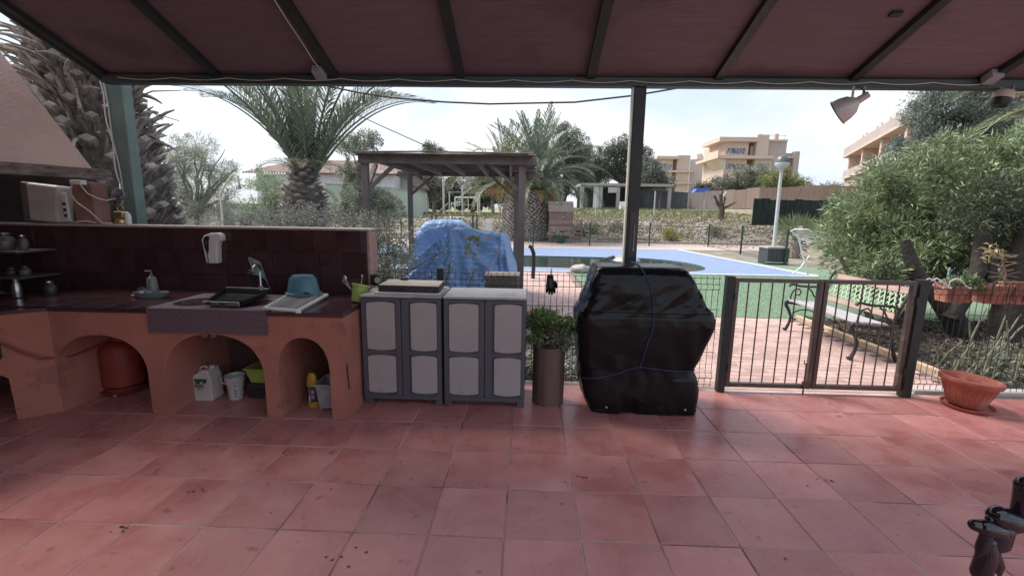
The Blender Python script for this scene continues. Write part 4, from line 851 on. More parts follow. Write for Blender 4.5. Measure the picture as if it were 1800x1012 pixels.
# glove and pegs
gv = thing('black_glove', 'black work glove pegged to the wire fence with a white peg', 'glove', (.22,4.06,.87))
pr_ = MB(); pr_.tube([(.215,4.06,1.02),(.216,4.055,.98),(.222,4.052,.945),(.225,4.052,.92)], [.032,.034,.044,.044], 12)
pr_.v = [(x, 4.055+(y-4.055)*.5, z) for x,y,z in pr_.v]; build('palm', pr_, m_black, gv, smooth=True)
for dx, l, tw in ((-.032,.055,-.006),(-.012,.070,-.002),(.009,.072,.002),(.029,.058,.005)): build('finger', MB().tube([(.225+dx,4.053,.93),(.225+dx+tw*.5,4.05,.93-l*.55),(.225+dx+tw,4.054,.93-l)], [.0135,.0125,.009], 8), m_black, gv, smooth=True)
build('finger', MB().tube([(.250,4.053,.985),(.273,4.05,.955),(.278,4.052,.92)], [.014,.013,.009], 8), m_black, gv, smooth=True)
build('cuff', MB().lathe([(.026,1.012),(.029,1.02),(.029,1.04),(.024,1.042)], (.215,4.06,0), 14), m_black, gv, smooth=True)
def peg(x,y,z,m,lb): t = thing('clothes_peg', lb, 'peg', (x,y,z)); build('peg_jaw', MB().obox((x-.005,y,z+.03),(.0035,0,.002),(0,.006,0),(.002,0,.036)), m, t, bevel=.001); build('peg_jaw', MB().obox((x+.005,y,z+.03),(.0035,0,-.002),(0,.006,0),(-.002,0,.036)), m, t, bevel=.001); build('peg_spring', MB().tube([(x-.01,y-.006,z+.035),(x+.01,y-.006,z+.035)], .003, 6), m_steel, t)
peg(.225,4.085,1.03,m_white,'white clothes peg holding the black glove'); peg(-.35,4.09,1.01,mat('pink_plastic',(.55,.20,.26),.5),'pink clothes peg clipped on the fence before the blue tarp')
# ================================================================ TERRACOTTA POTS
bp = thing('large_pot', 'large empty terracotta bowl pot standing on a saucer on the terrace tiles', 'pot', (3.79,3.80,0))
m_tcb = mat('terracotta_old', (.36,.105,.075), .75, .22, 6, .35, 50, spots=(4,.57,(.46,.30,.26),.45))
Mp = Matrix.Translation((3.80,3.80,.018)) @ Matrix.Rotation(radians(4),4,'Y')
build('bowl', MB().shell([(.001,.0),(.105,.0),(.12,.012),(.150,.10),(.178,.185),(.200,.20),(.212,.225),(.208,.243),(.194,.247),(.180,.225),(.165,.19),(.11,.03),(.001,.025)], (0,0,0), 44, Mp), m_tcb, bp, smooth=True)
for k in range(22):
    a = 2*pi*k/22; p0 = Mp@Vector((.122*cos(a),.122*sin(a),.02)); p1 = Mp@Vector((.1745*cos(a),.1745*sin(a),.178)); build('flute', MB().tube([p0,p1], [.004,.007], 5, True), m_tcb, bp)
sr = thing('saucer', 'round terracotta saucer under the large bowl pot', 'saucer', (3.82,3.79,0)); build('saucer_dish', MB().lathe([(.13,.001),(.165,.008),(.178,.030),(.170,.030),(.155,.012),(.001,.011)], (3.815,3.79,0), 36), m_tcb, sr, smooth=True)
def tub(x0,x1,z0,z1,y,lb,dep=.15,m=m_tc):
    t = thing('hanging_pot', lb, 'pot', ((x0+x1)/2,y,z0), 'pots hung on the wire fence'); s_ = .86; mb = MB(); cx, cy, hx, hy = (x0+x1)/2, y+dep/2, (x1-x0)/2, dep/2
    P = []
    for z, k in ((z0,.82),(z1-.03,.96),(z1-.028,1.04),(z1,1.05),(z1-.002,.93),(z1-.04,.88)): P += [(cx+sx*hx*k, cy+sy*hy*k, z) for sx, sy in ((-1,-1),(1,-1),(1,1),(-1,1))]
    mb.v = P; mb.f = [(3,2,1,0)]+[(4*r+i,4*r+(i+1)%4,4*r+4+(i+1)%4,4*r+4+i) for r in range(5) for i in range(4)]
    build('pot_wall', mb, m, t, bevel=.004); build('pot_soil', MB().box(cx-hx*.86,cy-hy*.86,z1-.05,cx+hx*.86,cy+hy*.86,z1-.042), m_soil, t)
    for x in (cx-hx*.6, cx+hx*.6): build('hook', MB().tube([(x,y-.005,z0+.03),(x,y-.012,z1+.01),(x,y-.04,1.045),(x,y-.065,1.03)], .004, 6), m_fence, t)
    return t
tub(3.80,4.05,.845,1.0,4.14,'first terracotta fence pot, next to the gate, with leafy green plant'); tub(4.14,4.37,.84,1.01,4.14,'second terracotta fence pot from the gate, with a dry plant'); tub(4.39,4.80,.84,1.03,4.14,'third terracotta fence pot from the gate, wide and long')
fp = thing('leafy_plant', 'low leafy plant growing in the first fence pot by the gate', 'plant', (3.95,4.2,1.0)); crown('foliage', [(3.97,4.2,1.02,.14,.07,.035),(4.08,4.2,.99,.08,.05,.03)], 500, 40, .03, .045, .018, g1, fp, .6)
dpn = thing('dry_plant', 'dry spiky twig plant standing in the second fence pot', 'plant', (4.3,4.22,1.0)); m_twig = mat('twig', (.30,.22,.16), .9, .25, 12)
mb = MB(); mb.tube([(4.37,4.22,.98),(4.36,4.22,1.10),(4.31,4.22,1.22),(4.28,4.22,1.30)], [.012,.010,.007,.004], 6)
rr = random.Random(5)
for k in range(26):
    a = rr.uniform(0,6.28); t = rr.uniform(.2,1); b_ = Vector((4.37,4.22,.98)).lerp(Vector((4.28,4.22,1.30)), t); e = b_+Vector((cos(a)*.13,sin(a)*.06,rr.uniform(-.03,.06))); mb.tube([b_,e], [.0035,.0015], 4)
build('twigs', mb, m_twig, dpn)
P = np.random.normal((4.20,4.22,1.30),(.05,.03,.03),(60,3)); V,F = leaf_arrays(P, np.random.normal(size=(60,3)), .05, .018); np_mesh('leaves', V, F, leafmat('straw_leaf',(.30,.27,.13),(.42,.36,.2),(.5,.42,.25)), dpn)
# white carabiner hooks draped over the gate post end
hk = thing('white_hooks', 'white plastic hooks draped over the fence end by the gate', 'hooks', (3.6,4.06,1.05))
for k, (x, y) in enumerate(((3.50,4.03),(3.57,4.04),(3.76,4.06))):
    build('hook', MB().tube([(x,y+.03,.99),(x-.01,y+.015,1.05),(x+.02,y-.01,1.08),(x+.05,y-.03,1.06),(x+.075,y-.04,1.025),(x+.115,y-.04,1.0),(x+.13,y-.04,1.003)], .0065 if k%2 else .0055, 7), m_white, hk, smooth=True)
m_teal = mat('teal_clip', (.18,.42,.42), .5, .1, 8)
peg(3.86,4.22,1.09,m_teal,'pale teal peg standing in the first fence pot'); peg(3.98,4.20,1.07,MATS['print_green'],'dark green peg standing in the first fence pot')
# ================================================================ HANGING LAMPS
lp = thing('spot_lamp', 'silver bell shaped spot lamp hanging from the eave on the right', 'lamp', (2.66,3.95,2.63)); m_alu = mat('brushed_alu', (.60,.54,.53), .42, .08, 12, .05, 80, metal=.25)
ax = Vector((-.150,.150,-.125)).normalized(); q = ax.to_track_quat('Z','Y').to_matrix().to_4x4(); Ml = Matrix.Translation((2.648,3.93,2.527)) @ q
build('reflector', MB().shell([(.026,.0),(.044,.02),(.076,.05),(.095,.10),(.103,.155),(.099,.155),(.090,.10),(.070,.052),(.034,.02),(.001,.01)], (0,0,0), 32, Ml), m_alu, lp, smooth=True)
build('mouth_rim', MB().tube([Ml@Vector((.104*cos(a),.104*sin(a),.155)) for a in np.linspace(0,2*pi,33)], .004, 6), MATS['dark_tin'], lp, smooth=True)
build('lamp_socket', MB().lathe([(.020,-.075),(.026,-.07),(.028,-.02),(.030,.0),(.024,.004)], (0,0,0), 18, Ml), m_alu, lp, smooth=True)
build('bulb', MB().ball(Ml@Vector((0,0,.07)), .032, 14, 10), mat('bulb_glass', (.62,.62,.60), .15), lp, smooth=True)
build('bracket_arm', MB().beam((2.615,3.96,2.64),(2.602,3.94,2.515),.018,.006), m_offw, lp); build('bracket_arm', MB().beam((2.705,3.96,2.64),(2.68,3.94,2.54),.018,.006), m_offw, lp)
build('lamp_cable', MB().tube([(2.64,3.955,2.64),(2.675,3.95,2.62),(2.695,3.94,2.59),(2.69,3.93,2.565)], .0045, 6), m_bwire, lp)
l2 = thing('barrel_lamp', 'cream and black barrel lamp under the eave near the right edge', 'lamp', (3.79,3.95,2.60)); M2 = Matrix.Translation((3.785,3.95,2.56)) @ Matrix.Rotation(radians(14),4,'Y')
build('shade', MB().lathe([(.001,.05),(.060,.048),(.066,.04),(.066,.0),(.064,-.01)], (0,0,0), 26, M2), mat('cream_shade', (.55,.42,.34), .45, .1, 6), l2, smooth=True)
build('lower_bowl', MB().lathe([(.067,-.012),(.066,-.04),(.050,-.068),(.001,-.078)], (0,0,0), 26, M2), m_black, l2, smooth=True)
build('clip_arm', MB().beam((3.77,3.96,2.64),(3.73,3.94,2.59),.01,.006), m_offw, l2); build('clip_arm', MB().beam((3.87,3.96,2.66),(3.845,3.94,2.61),.01,.006), m_offw, l2)
# ================================================================ BENCH
bn = thing('garden_bench', 'garden bench with black iron ends and a pale green lattice back', 'bench', (3.9,5.65,0))
m_iron = mat('cast_iron', (.018,.018,.020), .5, .3, 20, .25, 90); m_seat = mat('bench_wood_grey', (.40,.38,.40), .75, .2, 4, .3, 30, stretch=(8,1,8)); m_bw = mat('bench_wood_pink', (.36,.25,.21), .75, .2, 4, .3, 30, stretch=(8,1,8)); m_lat = mat('lattice_green', (.36,.46,.30), .6, .12, 8)
BY0, BY1 = 5.03, 6.33
def bench_end(y):
    e = build('iron_end', MB().tube([(3.66,y,.012),(3.69,y,.03),(3.725,y,.12),(3.735,y,.20),(3.70,y,.29),(3.655,y,.36),(3.65,y,.41),(3.67,y,.435)], [.030,.022,.018,.018,.021,.024,.024,.016], 8), m_iron, bn, smooth=True)
    build('rear_leg', MB().tube([(4.20,y,.012),(4.17,y,.04),(4.13,y,.15),(4.10,y,.28),(4.09,y,.40),(4.13,y,.55),(4.19,y,.70),(4.235,y,.82),(4.265,y,.86)], [.030,.022,.018,.018,.020,.018,.017,.017,.012], 8), m_iron, bn, smooth=True)
    build('seat_rail', MB().tube([(3.66,y,.40),(3.80,y,.385),(3.95,y,.375),(4.10,y,.385)], .016, 8), m_iron, bn, smooth=True)
    build('armrest', MB().tube([(3.665,y,.63),(3.68,y,.655),(3.72,y,.66),(3.80,y,.64),(3.92,y,.63),(4.05,y,.63),(4.14,y,.60)], [.020,.018,.015,.015,.015,.015,.013], 8), m_iron, bn, smooth=True)
    build('scroll', MB().tube([(3.70,y,.43),(3.71,y,.52),(3.74,y,.58),(3.80,y,.60),(3.84,y,.56),(3.82,y,.51),(3.78,y,.51)], .010, 7), m_iron, bn, smooth=True)
    build('scroll', MB().tube([(4.08,y,.44),(4.02,y,.50),(3.98,y,.57),(3.93,y,.61)], .010, 7), m_iron, bn, smooth=True)
    build('scroll', MB().tube([(3.75,y,.25),(3.85,y,.30),(3.97,y,.30),(4.08,y,.26)], .009, 7), m_iron, bn, smooth=True)
for y in (BY0, BY1): bench_end(y)
for k, x in enumerate((3.715,3.81,3.905,4.0)): build('seat_slat', MB().obox((x,5.68,.435-.006*k),(.042,0,-.003),(0,.655,0),(0,0,.012)), m_seat, bn, bevel=.005)
bd = Vector((.20,0,.36)).normalized(); 
def bk_(h): return Vector((4.105,0,.45))+bd*h          # a point on the sloping back
for h, wd in ((.06,.034),(.385,.040)):
    p = bk_(h); build('back_slat', MB().obox((p.x,5.68,p.z),tuple(bd*wd),(0,.65,0),(.010,0,-.0055)), m_bw, bn, bevel=.004)
h0, h1 = .105, .340
def lat(ya, yb): a = bk_(h0); b = bk_(h1); build('lattice_strip', MB().beam((a.x-.002,ya,a.z),(b.x-.002,yb,b.z),.016,.008,up=(bd.z,0,-bd.x)), m_lat, bn)
for k in range(16):
    y = BY0+.02+k*.0775; lat(y, min(y+.14, BY1-.01)) if y+.14 < BY1 else None; lat(y+.14, y) if y+.14 < BY1 else None
for y in (BY0+.012, BY1-.012):
    a, b = bk_(h0), bk_(h1); build('lattice_rail', MB().beam((a.x,y,a.z),(b.x,y,b.z),.02,.012,up=(0,1,0)), m_lat, bn)
# ================================================================ PERGOLA
pg = thing('wooden_pergola', 'weathered wooden pergola with a heather matting roof beside the pool', 'pergola', (-1.15,7.6,0))
m_pw = mat('pergola_wood', (.16,.14,.135), .85, .3, 5, .5, 20, stretch=(1,1,.2), col2=(.23,.20,.19)); m_reed = mat('heather_mat', (.115,.095,.085), .95, .5, 5, .6, 30, col2=(.24,.20,.18))
PP = [(-2.21,6.2),(-.085,6.2),(-2.35,9.1),(-.23,9.1)]
for x, y in PP: build('post', MB().box(x-.045,y-.045,0,x+.045,y+.045,2.30 if y<7 else 2.33), m_pw, pg, bevel=.005)
build('front_beam', MB().box(-2.27,6.105,2.205,.10,6.15,2.302), m_pw, pg, bevel=.005); build('rear_beam', MB().box(-2.62,9.16,2.27,.30,9.21,2.36), m_pw, pg, bevel=.005)
for x in (-2.08,-1.62,-1.16,-.70,-.24): build('rafter', MB().beam((x,6.16,2.262),(x-.12,9.4,2.318),.045,.07), m_pw, pg)
def brace(a,b): build('brace', MB().beam(a,b,.06,.045), m_pw, pg)
brace((-2.18,6.2,1.86),(-1.80,6.2,2.20)); brace((-.10,6.2,1.86),(-.50,6.2,2.20)); brace((-2.33,9.1,1.90),(-1.88,9.1,2.27)); brace((-.25,9.1,1.85),(-.72,9.1,2.27)); brace((-2.21,6.25,1.9),(-2.23,6.7,2.24)); brace((-.085,6.25,1.9),(-.10,6.7,2.24))
mb = MB(); rg = random.Random(8)
for k in range(300):
    y = 5.98+3.5*k/300+rg.uniform(-.01,.01); z = 2.305+.062*(k/300)+rg.uniform(0,.026); x0 = -2.25-.14*(k/300)+rg.uniform(-.05,.05); x1 = .03+.1*(k/300)+rg.uniform(-.06,.06)
    mb.tube([(x0,y,z),((x0+x1)/2+rg.uniform(-.3,.3),y+rg.uniform(-.02,.02),z+rg.uniform(-.01,.012)),(x1,y+rg.uniform(-.02,.02),z)], rg.uniform(.007,.013), 4)
o = build('heather_roof', mb, m_reed, pg); o['kind'] = 'stuff'
# wind chime like cluster under the rear beam
wc = thing('hanging_ornament', 'cluster of pale shells hanging under the pergola rear beam', 'ornament', (-1.45,9.0,2.3)); rg = random.Random(4)
for k in range(12):
    x = -1.62+.03*k; z = 2.30-rg.uniform(.10,.22); build('strand', MB().tube([(x,9.12,2.33),(x,9.12,z)], .003, 4), m_twig, wc); build('shell', MB().ball((x,9.12,z-.02),(.018,.012,.024),8,6), m_offw, wc, smooth=True)
# ================================================================ BLUE TARP HEAP
def tarp_h(x, y):
    z = 1.36-.17*max(0,x+1.15)*1.0-.04*max(0,-(x+1.15))-.05*max(0,y-7.2)
    z = min(z, 1.33-(7.05-y)*5.2*(1 if y<7.05 else 0)+(.0))                     # steep front
    z = min(z, 1.24+(-.40-x)*3.6 if x > -.40 else 9)                            # right side
    z = min(z, 1.34+(x+1.20)*(.95+.25*(y-6.7)) if x < -1.20 else 9)             # long slanting left side
    back = 1.42-.9*abs(x+1.15) if y > 8.0 else 9
    z = min(z, 1.30+.06*(y-7) if y < 9.0 else 1.40-(y-9.0)*4)
    z += .03*sin((x+.3)*9+y*2)*.5 if z > .3 else 0
    return z
mb = MB(); nx_, ny_ = 150, 150; X0, X1, Y0, Y1 = -3.0, .02, 6.74, 9.4
idx = {}
m_tarp = mat('blue_tarp', (.19,.35,.68), .36, .15, 4, 1.0, 8, stretch=(1,1.2,2.6), col2=(.26,.44,.78), bdist=.04)
def tpt(x,y):
    z = tarp_h(x,y); p = Vector((x,y,z)); k1 = noise.noise(Vector((x*3,y*3,z*3))); k2 = noise.noise(Vector((x*10,y*6,z*13))); rid = 1-2.2*abs(noise.noise(Vector((x*4.5+z*2,y*4,z*2.0))))
    yo = -.035*k1-.020*k2-.03*rid; zo = .03*k1+.018*k2
    if x < -1.2: # straight pull folds from the apex down to the left
        a = atan2(max(z,0)-1.45, x+1.0); zo += .035*sin(a*46)*min(1,(-1.2-x)*3); yo -= .03*sin(a*46+1)
    if y < 7.3:
        a = atan2(z-1.45, x+1.17); s_ = sin(a*19+1.5*k1); yo -= .030*s_*abs(s_)*min(1,abs(x+1.17)*3+.2)
    if abs(x+1.17) < .05 and y < 7.1: yo -= .04*(1-abs(x+1.17)/.05)
    if x > -.45: yo += .03*sin(x*60+z*4); 
    return (x+.02*k1, y+yo, z+zo)
for j in range(ny_+1):
    t = j/ny_; y = Y0+(Y1-Y0)*(t**1.9)
    for i in range(nx_+1):
        x = X0+(X1-X0)*i/nx_; idx[i,j] = len(mb.v); mb.v.append(tpt(x,y))
for j in range(ny_):
    for i in range(nx_):
        q_ = (idx[i,j],idx[i+1,j],idx[i+1,j+1],idx[i,j+1])
        if max(mb.v[k][2] for k in q_) > -.05: mb.f.append(q_)
tp = thing('blue_tarp', 'blue tarpaulin draped over a heap under the pergola', 'tarpaulin', (-1.2,7.6,0))
o = build('tarp_sheet', mb, m_tarp, tp); o.data.polygons.foreach_set('use_smooth', [True]*len(o.data.polygons))
build('tie_cord', MB().tube([(-.42,6.94,1.02),(-.55,6.86,.72),(-.72,6.80,.38)], .006, 5), m_offw, tp)
tb = thing('tarp_bundle', 'smaller blue covered bundle behind the main tarp heap', 'tarpaulin', (-1.9,9.4,0)); mb = MB(); 
for j in range(31):
    for i in range(61):
        x = -2.45+1.5*i/60; y = 9.0+1.1*j/30; e = max(0,1-abs((x+1.72)/.74)**4)*max(0,1-abs((y-9.55)/.56)**6); z = 1.40*e**.5+.05*(.3-abs(noise.noise(Vector((x*7,y*2,2)))))*e; mb.v.append((x+.02*noise.noise(Vector((x*6,y*6,z*5))),y,z))
for j in range(30):
    for i in range(60): mb.f.append((j*61+i,j*61+i+1,(j+1)*61+i+1,(j+1)*61+i))
o = build('bundle_sheet', mb, m_tarp, tb); o.data.polygons.foreach_set('use_smooth', [True]*len(o.data.polygons))
gb = thing('stone_planter', 'grey brown rectangular planter box behind the wire fence', 'planter', (-.28,4.4,0)); build('planter_wall', MB().box(-.395,4.25,0,-.075,4.50,.985), mat('grey_brown_stone', (.20,.17,.155), .9, .25, 6, .5, 40), gb, bevel=.008); build('planter_lip', MB().box(-.405,4.24,.986,-.065,4.51,1.0), MATS['grey_brown_stone'], gb, bevel=.003)
ph = thing('black_post_hook', 'short bent black rubber pole standing beside the pool edge', 'pole', (.1,11.8,0)); build('pole_body', MB().tube([(.16,10.9,0),(.17,10.9,.35),(.16,10.9,.62),(.10,10.9,.76),(.04,10.9,.78)], .05, 10), m_black, ph, smooth=True)
rk = thing('pale_rock', 'pale grey rock lying at the pool edge', 'rock', (1.45,12.2,0)); mb = MB(); mb.ball((1.45,12.1,.09),(.28,.2,.14),14,9); mb.v = [(x+.05*noise.noise(Vector((x*5,y*5,z*5))),y,z+.05*noise.noise(Vector((x*7,y*5,z*9)))) for x,y,z in mb.v]; build('rock_body', mb, mat('rock_grey', (.34,.33,.31), .9, .3, 8, .5, 30), rk)
# kettle grill lid behind the post: a small metal fire bowl by the pool
kg = thing('fire_bowl', 'small round metal grill with a pale domed lid by the pool behind the post', 'grill', (1.78,8.0,0)); KX, KY = 1.74, 8.0
build('bowl', MB().lathe([(.08,.60),(.20,.66),(.25,.76),(.255,.77)], (KX,KY,0), 26), m_dark, kg, smooth=True); build('dome_lid', MB().lathe([(.262,.772),(.25,.80),(.17,.85),(.03,.875),(.001,.877)], (KX,KY,0), 26), mat('lid_grey', (.36,.38,.37), .35, .2, 6, metal=.4), kg, smooth=True)
build('side_shelf', MB().obox((KX-.30,KY,.82),(.10,0,.03),(0,.07,0),(0,0,.008)), m_dark, kg); 
for a in (.6,2.2,4.0,5.6): build('leg', MB().tube([(KX+.13*cos(a),KY+.13*sin(a),.64),(KX+.22*cos(a),KY+.22*sin(a),.01)], .011, 6), m_steel, kg)
# ================================================================ POOL SIDE THINGS
m_galv = mat('galvanised', (.50,.50,.49), .45, .12, 10)
gp_ = thing('garden_lamp_post', 'tall white lamp post with a globe lamp standing in a grey box', 'lamp post', (8.28,15.4,0))
build('pole', MB().tube([(8.26,15.4,.45),(8.225,15.4,3.08)], [.062,.05], 14), m_galv, gp_, smooth=True)
build('globe', MB().ball((8.22,15.4,3.26),(.215,.215,.17),22,14), mat('smoky_globe', (.50,.50,.48), .12, .08, 4, spec=.8), gp_, smooth=True); build('globe_cap', MB().lathe([(.218,3.30),(.20,3.40),(.13,3.50),(.02,3.535),(.001,3.536)], (8.22,15.4,0), 22), mat('cap_grey', (.10,.10,.10), .3), gp_, smooth=True); build('collar', MB().lathe([(.06,3.02),(.075,3.06),(.07,3.11)], (8.225,15.4,0), 14), m_galv, gp_)
bx2 = thing('grey_box', 'dark grey storage box around the foot of the garden lamp post', 'box', (8.2,15.3,0)); m_dgb = mat('box_darkgrey', (.05,.055,.06), .55, .15, 5)
build('box_wall', MB().box(7.90,15.05,.01,8.60,15.65,.52), m_dgb, bx2, bevel=.02); build('box_lid', MB().box(7.87,15.02,.525,8.63,15.68,.59), mat('box_lid', (.33,.31,.29), .6, .15, 5), bx2, bevel=.015)
for k in range(5): build('box_rib', MB().box(7.94+.13*k,15.035,.06,8.03+.13*k,15.048,.42), m_dgb, bx2, bevel=.01)
build('hose_band', MB().tube([(7.88,15.03,.08),(8.25,15.0,.075),(8.62,15.03,.08)], .015, 6), m_offw, bx2)
sc_ = thing('folding_chair', 'white tubular folding chair frame standing on the turf before the bush', 'chair', (7.7,12.6,0)); m_wt = mat('white_tube', (.70,.70,.68), .4, .06, 8)
FY = 12.4
build('frame_loop', MB().tube([(7.30,FY,1.0),(7.05,FY,1.21),(7.15,FY,1.24),(7.5,FY,1.24),(7.70,FY,1.16),(7.78,FY,1.02)], .022, 8), m_wt, sc_, smooth=True)
build('rear_tube', MB().tube([(7.28,FY,1.0),(7.42,FY,.62),(7.52,FY,.38),(7.60,FY,.10),(7.66,FY,.02),(7.9,FY,.02)], .022, 8), m_wt, sc_, smooth=True)
build('front_tube', MB().tube([(7.62,FY,.55),(7.42,FY,.22),(7.22,FY,.04),(7.25,FY+.1,.02),(7.6,FY+.1,.02)], .018, 8), m_wt, sc_, smooth=True)
build('seat_tube', MB().tube([(7.28,FY,.98),(7.55,FY,.96),(7.80,FY,.97)], .022, 8), m_wt, sc_, smooth=True)
for k in range(5): build('strap', MB().beam((7.16+.03*k,FY-.02+.02*k,1.19-.04*k),(7.70,FY-.02+.02*k,1.17-.035*k),.012,.018), m_wt, sc_)
# dark green mesh fence around the pool
m_gf = mat('green_fence', (.018,.045,.035), .5, .2, 8)
FP = [(-8,21.2),(-6,21.4),(-3.6,21.5),(-2.6,21.6),(.27,20.9),(3.05,22.2),(6.12,22.9),(9.12,23.1),(8.9,19.1),(8.45,15.0)]
fm = [];
for k in range(len(FP)-1):
    (x0,y0),(x1,y1) = FP[k], FP[k+1]
    t = thing('pool_fence', 'green mesh fence panel beyond the pool, %s' % ('by the pergola post','left of the tarp','behind the tarp bundle','behind the tarp and thick palm','before the wooden playhouse','behind the dark post','in the middle of the rubble bank','turning back at the far corner','ending at the grey box')[k], 'fence', (x0,y0,0), 'green mesh fence around the pool')
    n = max(2, int(sqrt((x1-x0)**2+(y1-y0)**2)/.11)); mb = MB()
    for i in range(1, n): x, y = x0+(x1-x0)*i/n, y0+(y1-y0)*i/n; mb.tube([(x,y,.03),(x,y,1.0)], .0045, 3, False)
    for z in (.05,.25,.45,.65,.85,.99): mb.tube([(x0,y0,z),(x1,y1,z)], .006 if z<.9 else .012, 4, False)
    o = build('wire_mesh', mb, m_gf, t); o['kind'] = 'stuff'
    build('fence_post', MB().tube([(x1,y1,-.02),(x1+.0,y1,1.16)], .035, 8), m_gf, t)
# wooden playhouse
wh = thing('wooden_playhouse', 'small reddish wooden playhouse on stilts with a plank roof beyond the pool', 'playhouse', (1.75,24.4,.1)); m_ph = mat('playhouse_wood', (.30,.21,.185), .8, .25, 5, .4, 30, obj_var=.25, stretch=(.5,1,4)); m_phr = mat('playhouse_roof', (.40,.31,.27), .8, .2, 4, .3, 30, obj_var=.15)
for k in range(10):
    z = .66+.102*k; build('plank', MB().box(1.14,24.0,z,2.38,24.03,z+.096), m_ph, wh); build('plank', MB().box(1.14,24.04,z,1.17,25.0,z+.096), m_ph, wh)
build('back_panel', MB().box(1.18,24.05,.66,2.36,25.0,1.68), mat('playhouse_dark', (.08,.05,.04), .9), wh)
for k in range(5): build('roof_plank', MB().obox((1.74,23.96+.10*k,1.68+.105*k),(.66,0,0),(0,.052,.054),(0,-.010,.010)), m_phr, wh)
for k in range(5): build('roof_plank', MB().obox((1.74,24.97-.10*k,1.68+.105*k),(.66,0,0),(0,.052,-.054),(0,.010,.010)), m_phr, wh)
for x in (1.22,1.72,2.30): build('stilt', MB().box(x-.04,24.05,gh(x,24.1)-.1,x+.04,24.13,.655), m_ph, wh)
for x,z in ((1.86,1.34),(2.10,1.50),(1.70,1.30)): build('wall_light', MB().ball((x,23.98,z),(.035,.02,.035),8,6), m_offw, wh)
build('brace_plank', MB().beam((2.3,24.06,.62),(2.0,24.06,.35),.05,.03), m_ph, wh)
ld = thing('wooden_ladder', 'wooden ladder and railing platform attached right of the playhouse', 'ladder', (2.6,24.2,.1))
for x in (2.44,2.84): build('stringer', MB().box(x-.03,23.9,.05,x+.03,23.96,1.28), m_ph, ld)
for z in (.30,.50,.70): build('rung', MB().box(2.475,23.9,z,2.805,23.95,z+.05), m_ph, ld)
build('top_rail', MB().box(2.475,23.91,1.18,2.805,23.95,1.24), m_ph, ld)
for x in (2.54,2.62,2.70,2.77): build('baluster', MB().box(x-.015,23.915,.76,x+.015,23.945,1.175), m_ph, ld)
gbk = thing('green_crate', 'dark green tub lying under the wooden playhouse', 'tub', (1.8,23.9,0)); build('tub_wall', MB().lathe([(.22,.02),(.30,.30),(.32,.34),(.27,.34),(.2,.1)], (1.75,23.8,0), 18), mat('bottle_green', (.03,.09,.06), .6), gbk, smooth=True)
# rods, shower pole
sp_ = thing('shower_pole', 'slim cream bent shower pole standing behind the low wall', 'pole', (-6.1,9.0,0))
build('pole_tube', MB().tube([(-6.16,9,.0),(-6.16,9,1.86),(-6.02,9,2.06),(-5.90,9,2.20),(-5.83,9,2.235),(-5.77,9,2.20),(-5.755,9,2.04)], .020, 8), mat('cream_metal', (.62,.60,.50), .5, .1, 8), sp_, smooth=True); build('shower_head', MB().lathe([(.02,2.04),(.035,1.99),(.035,1.96),(.001,1.955)], (-5.755,9,0), 12), MATS['grey_metal'], sp_, smooth=True)
# ================================================================ PALMS
def frond_mesh(name, L, e0, e1, nl, ll, wd, m, rach=.02, seed=0, vfold=.35, sweep=.9, curl=1.3):
    rnd = np.random.RandomState(seed); K = 14; pts = [np.zeros(3)]; ang = []
    for i in range(K+1): ang.append(e0+(e1-e0)*((i/K)**curl))
    for i in range(K): pts.append(pts[-1]+np.array([cos(ang[i]),0,sin(ang[i])])*L/K)
    pts = np.array(pts); mb = MB(); mb.tube([tuple(p) for p in pts], [rach*(1-.85*i/K) for i in range(K+1)], 5)
    n = nl*2; t = np.repeat(np.linspace(.10,.995,nl),2); side = np.tile([1.,-1.],nl)
    f = t*K; i0 = np.minimum(f.astype(int),K-1); fr = (f-i0)[:,None]; P = pts[i0]*(1-fr)+pts[i0+1]*fr
    a = e0+(e1-e0)*(t**curl); T = np.stack([np.cos(a),np.zeros(n),np.sin(a)],1); Nn = np.stack([-np.sin(a),np.zeros(n),np.cos(a)],1); S = np.zeros((n,3)); S[:,1] = side
    sw = (sweep*(1-.45*t))[:,None]+rnd.uniform(-.12,.12,(n,1))
    D = T*np.cos(sw)+S*np.sin(sw)+Nn*(vfold+rnd.uniform(-.12,.12,(n,1))); D /= np.linalg.norm(D,axis=1,keepdims=True)
    prof = np.clip(np.sin(np.pi*np.clip(.12+.88*t,0,1))**.55,.18,1)[:,None]; Ln = ll*prof*rnd.uniform(.85,1.1,(n,1))
    W = np.cross(D,Nn); W /= np.linalg.norm(W,axis=1,keepdims=True)+1e-9
    mid = P+D*Ln*.5; tip = P+D*Ln; tip[:,2] -= (Ln[:,0]*.18)
    V = np.stack([P, mid+W*wd*.5, tip, mid-W*wd*.5],1).reshape(-1,3); F = np.arange(n*4).reshape(n,4)
    base = len(mb.v); vs = mb.v+[tuple(v) for v in V]; fs = mb.f+[tuple(int(i)+base for i in q) for q in F]
    me = bpy.data.meshes.new(name); me.from_pydata(vs, [], fs); me.update(); me.materials.append(m); return me
m_frond = mat('frond_green', (.15,.19,.13), .45, .35, 1.5, island=[(.09,.13,.085),(.17,.215,.15),(.28,.32,.23)], translucent=.25, detail=2)
m_frond2 = mat('frond_olive', (.19,.21,.11), .5, .35, 1.5, island=[(.10,.13,.06),(.22,.24,.12),(.36,.36,.20)], translucent=.25, detail=2)
m_dead = mat('frond_dead', (.36,.24,.12), .85, .35, 2, island=[(.22,.15,.08),(.42,.29,.14),(.52,.38,.20)], translucent=.2)
m_ptrunk = mat('palm_trunk', (.13,.11,.10), .95, .45, 5, .9, 22); m_stub = mat('leaf_stub', (.30,.275,.25), .85, .35, 6, .5, 30, obj_var=.35, col2=(.50,.47,.43))
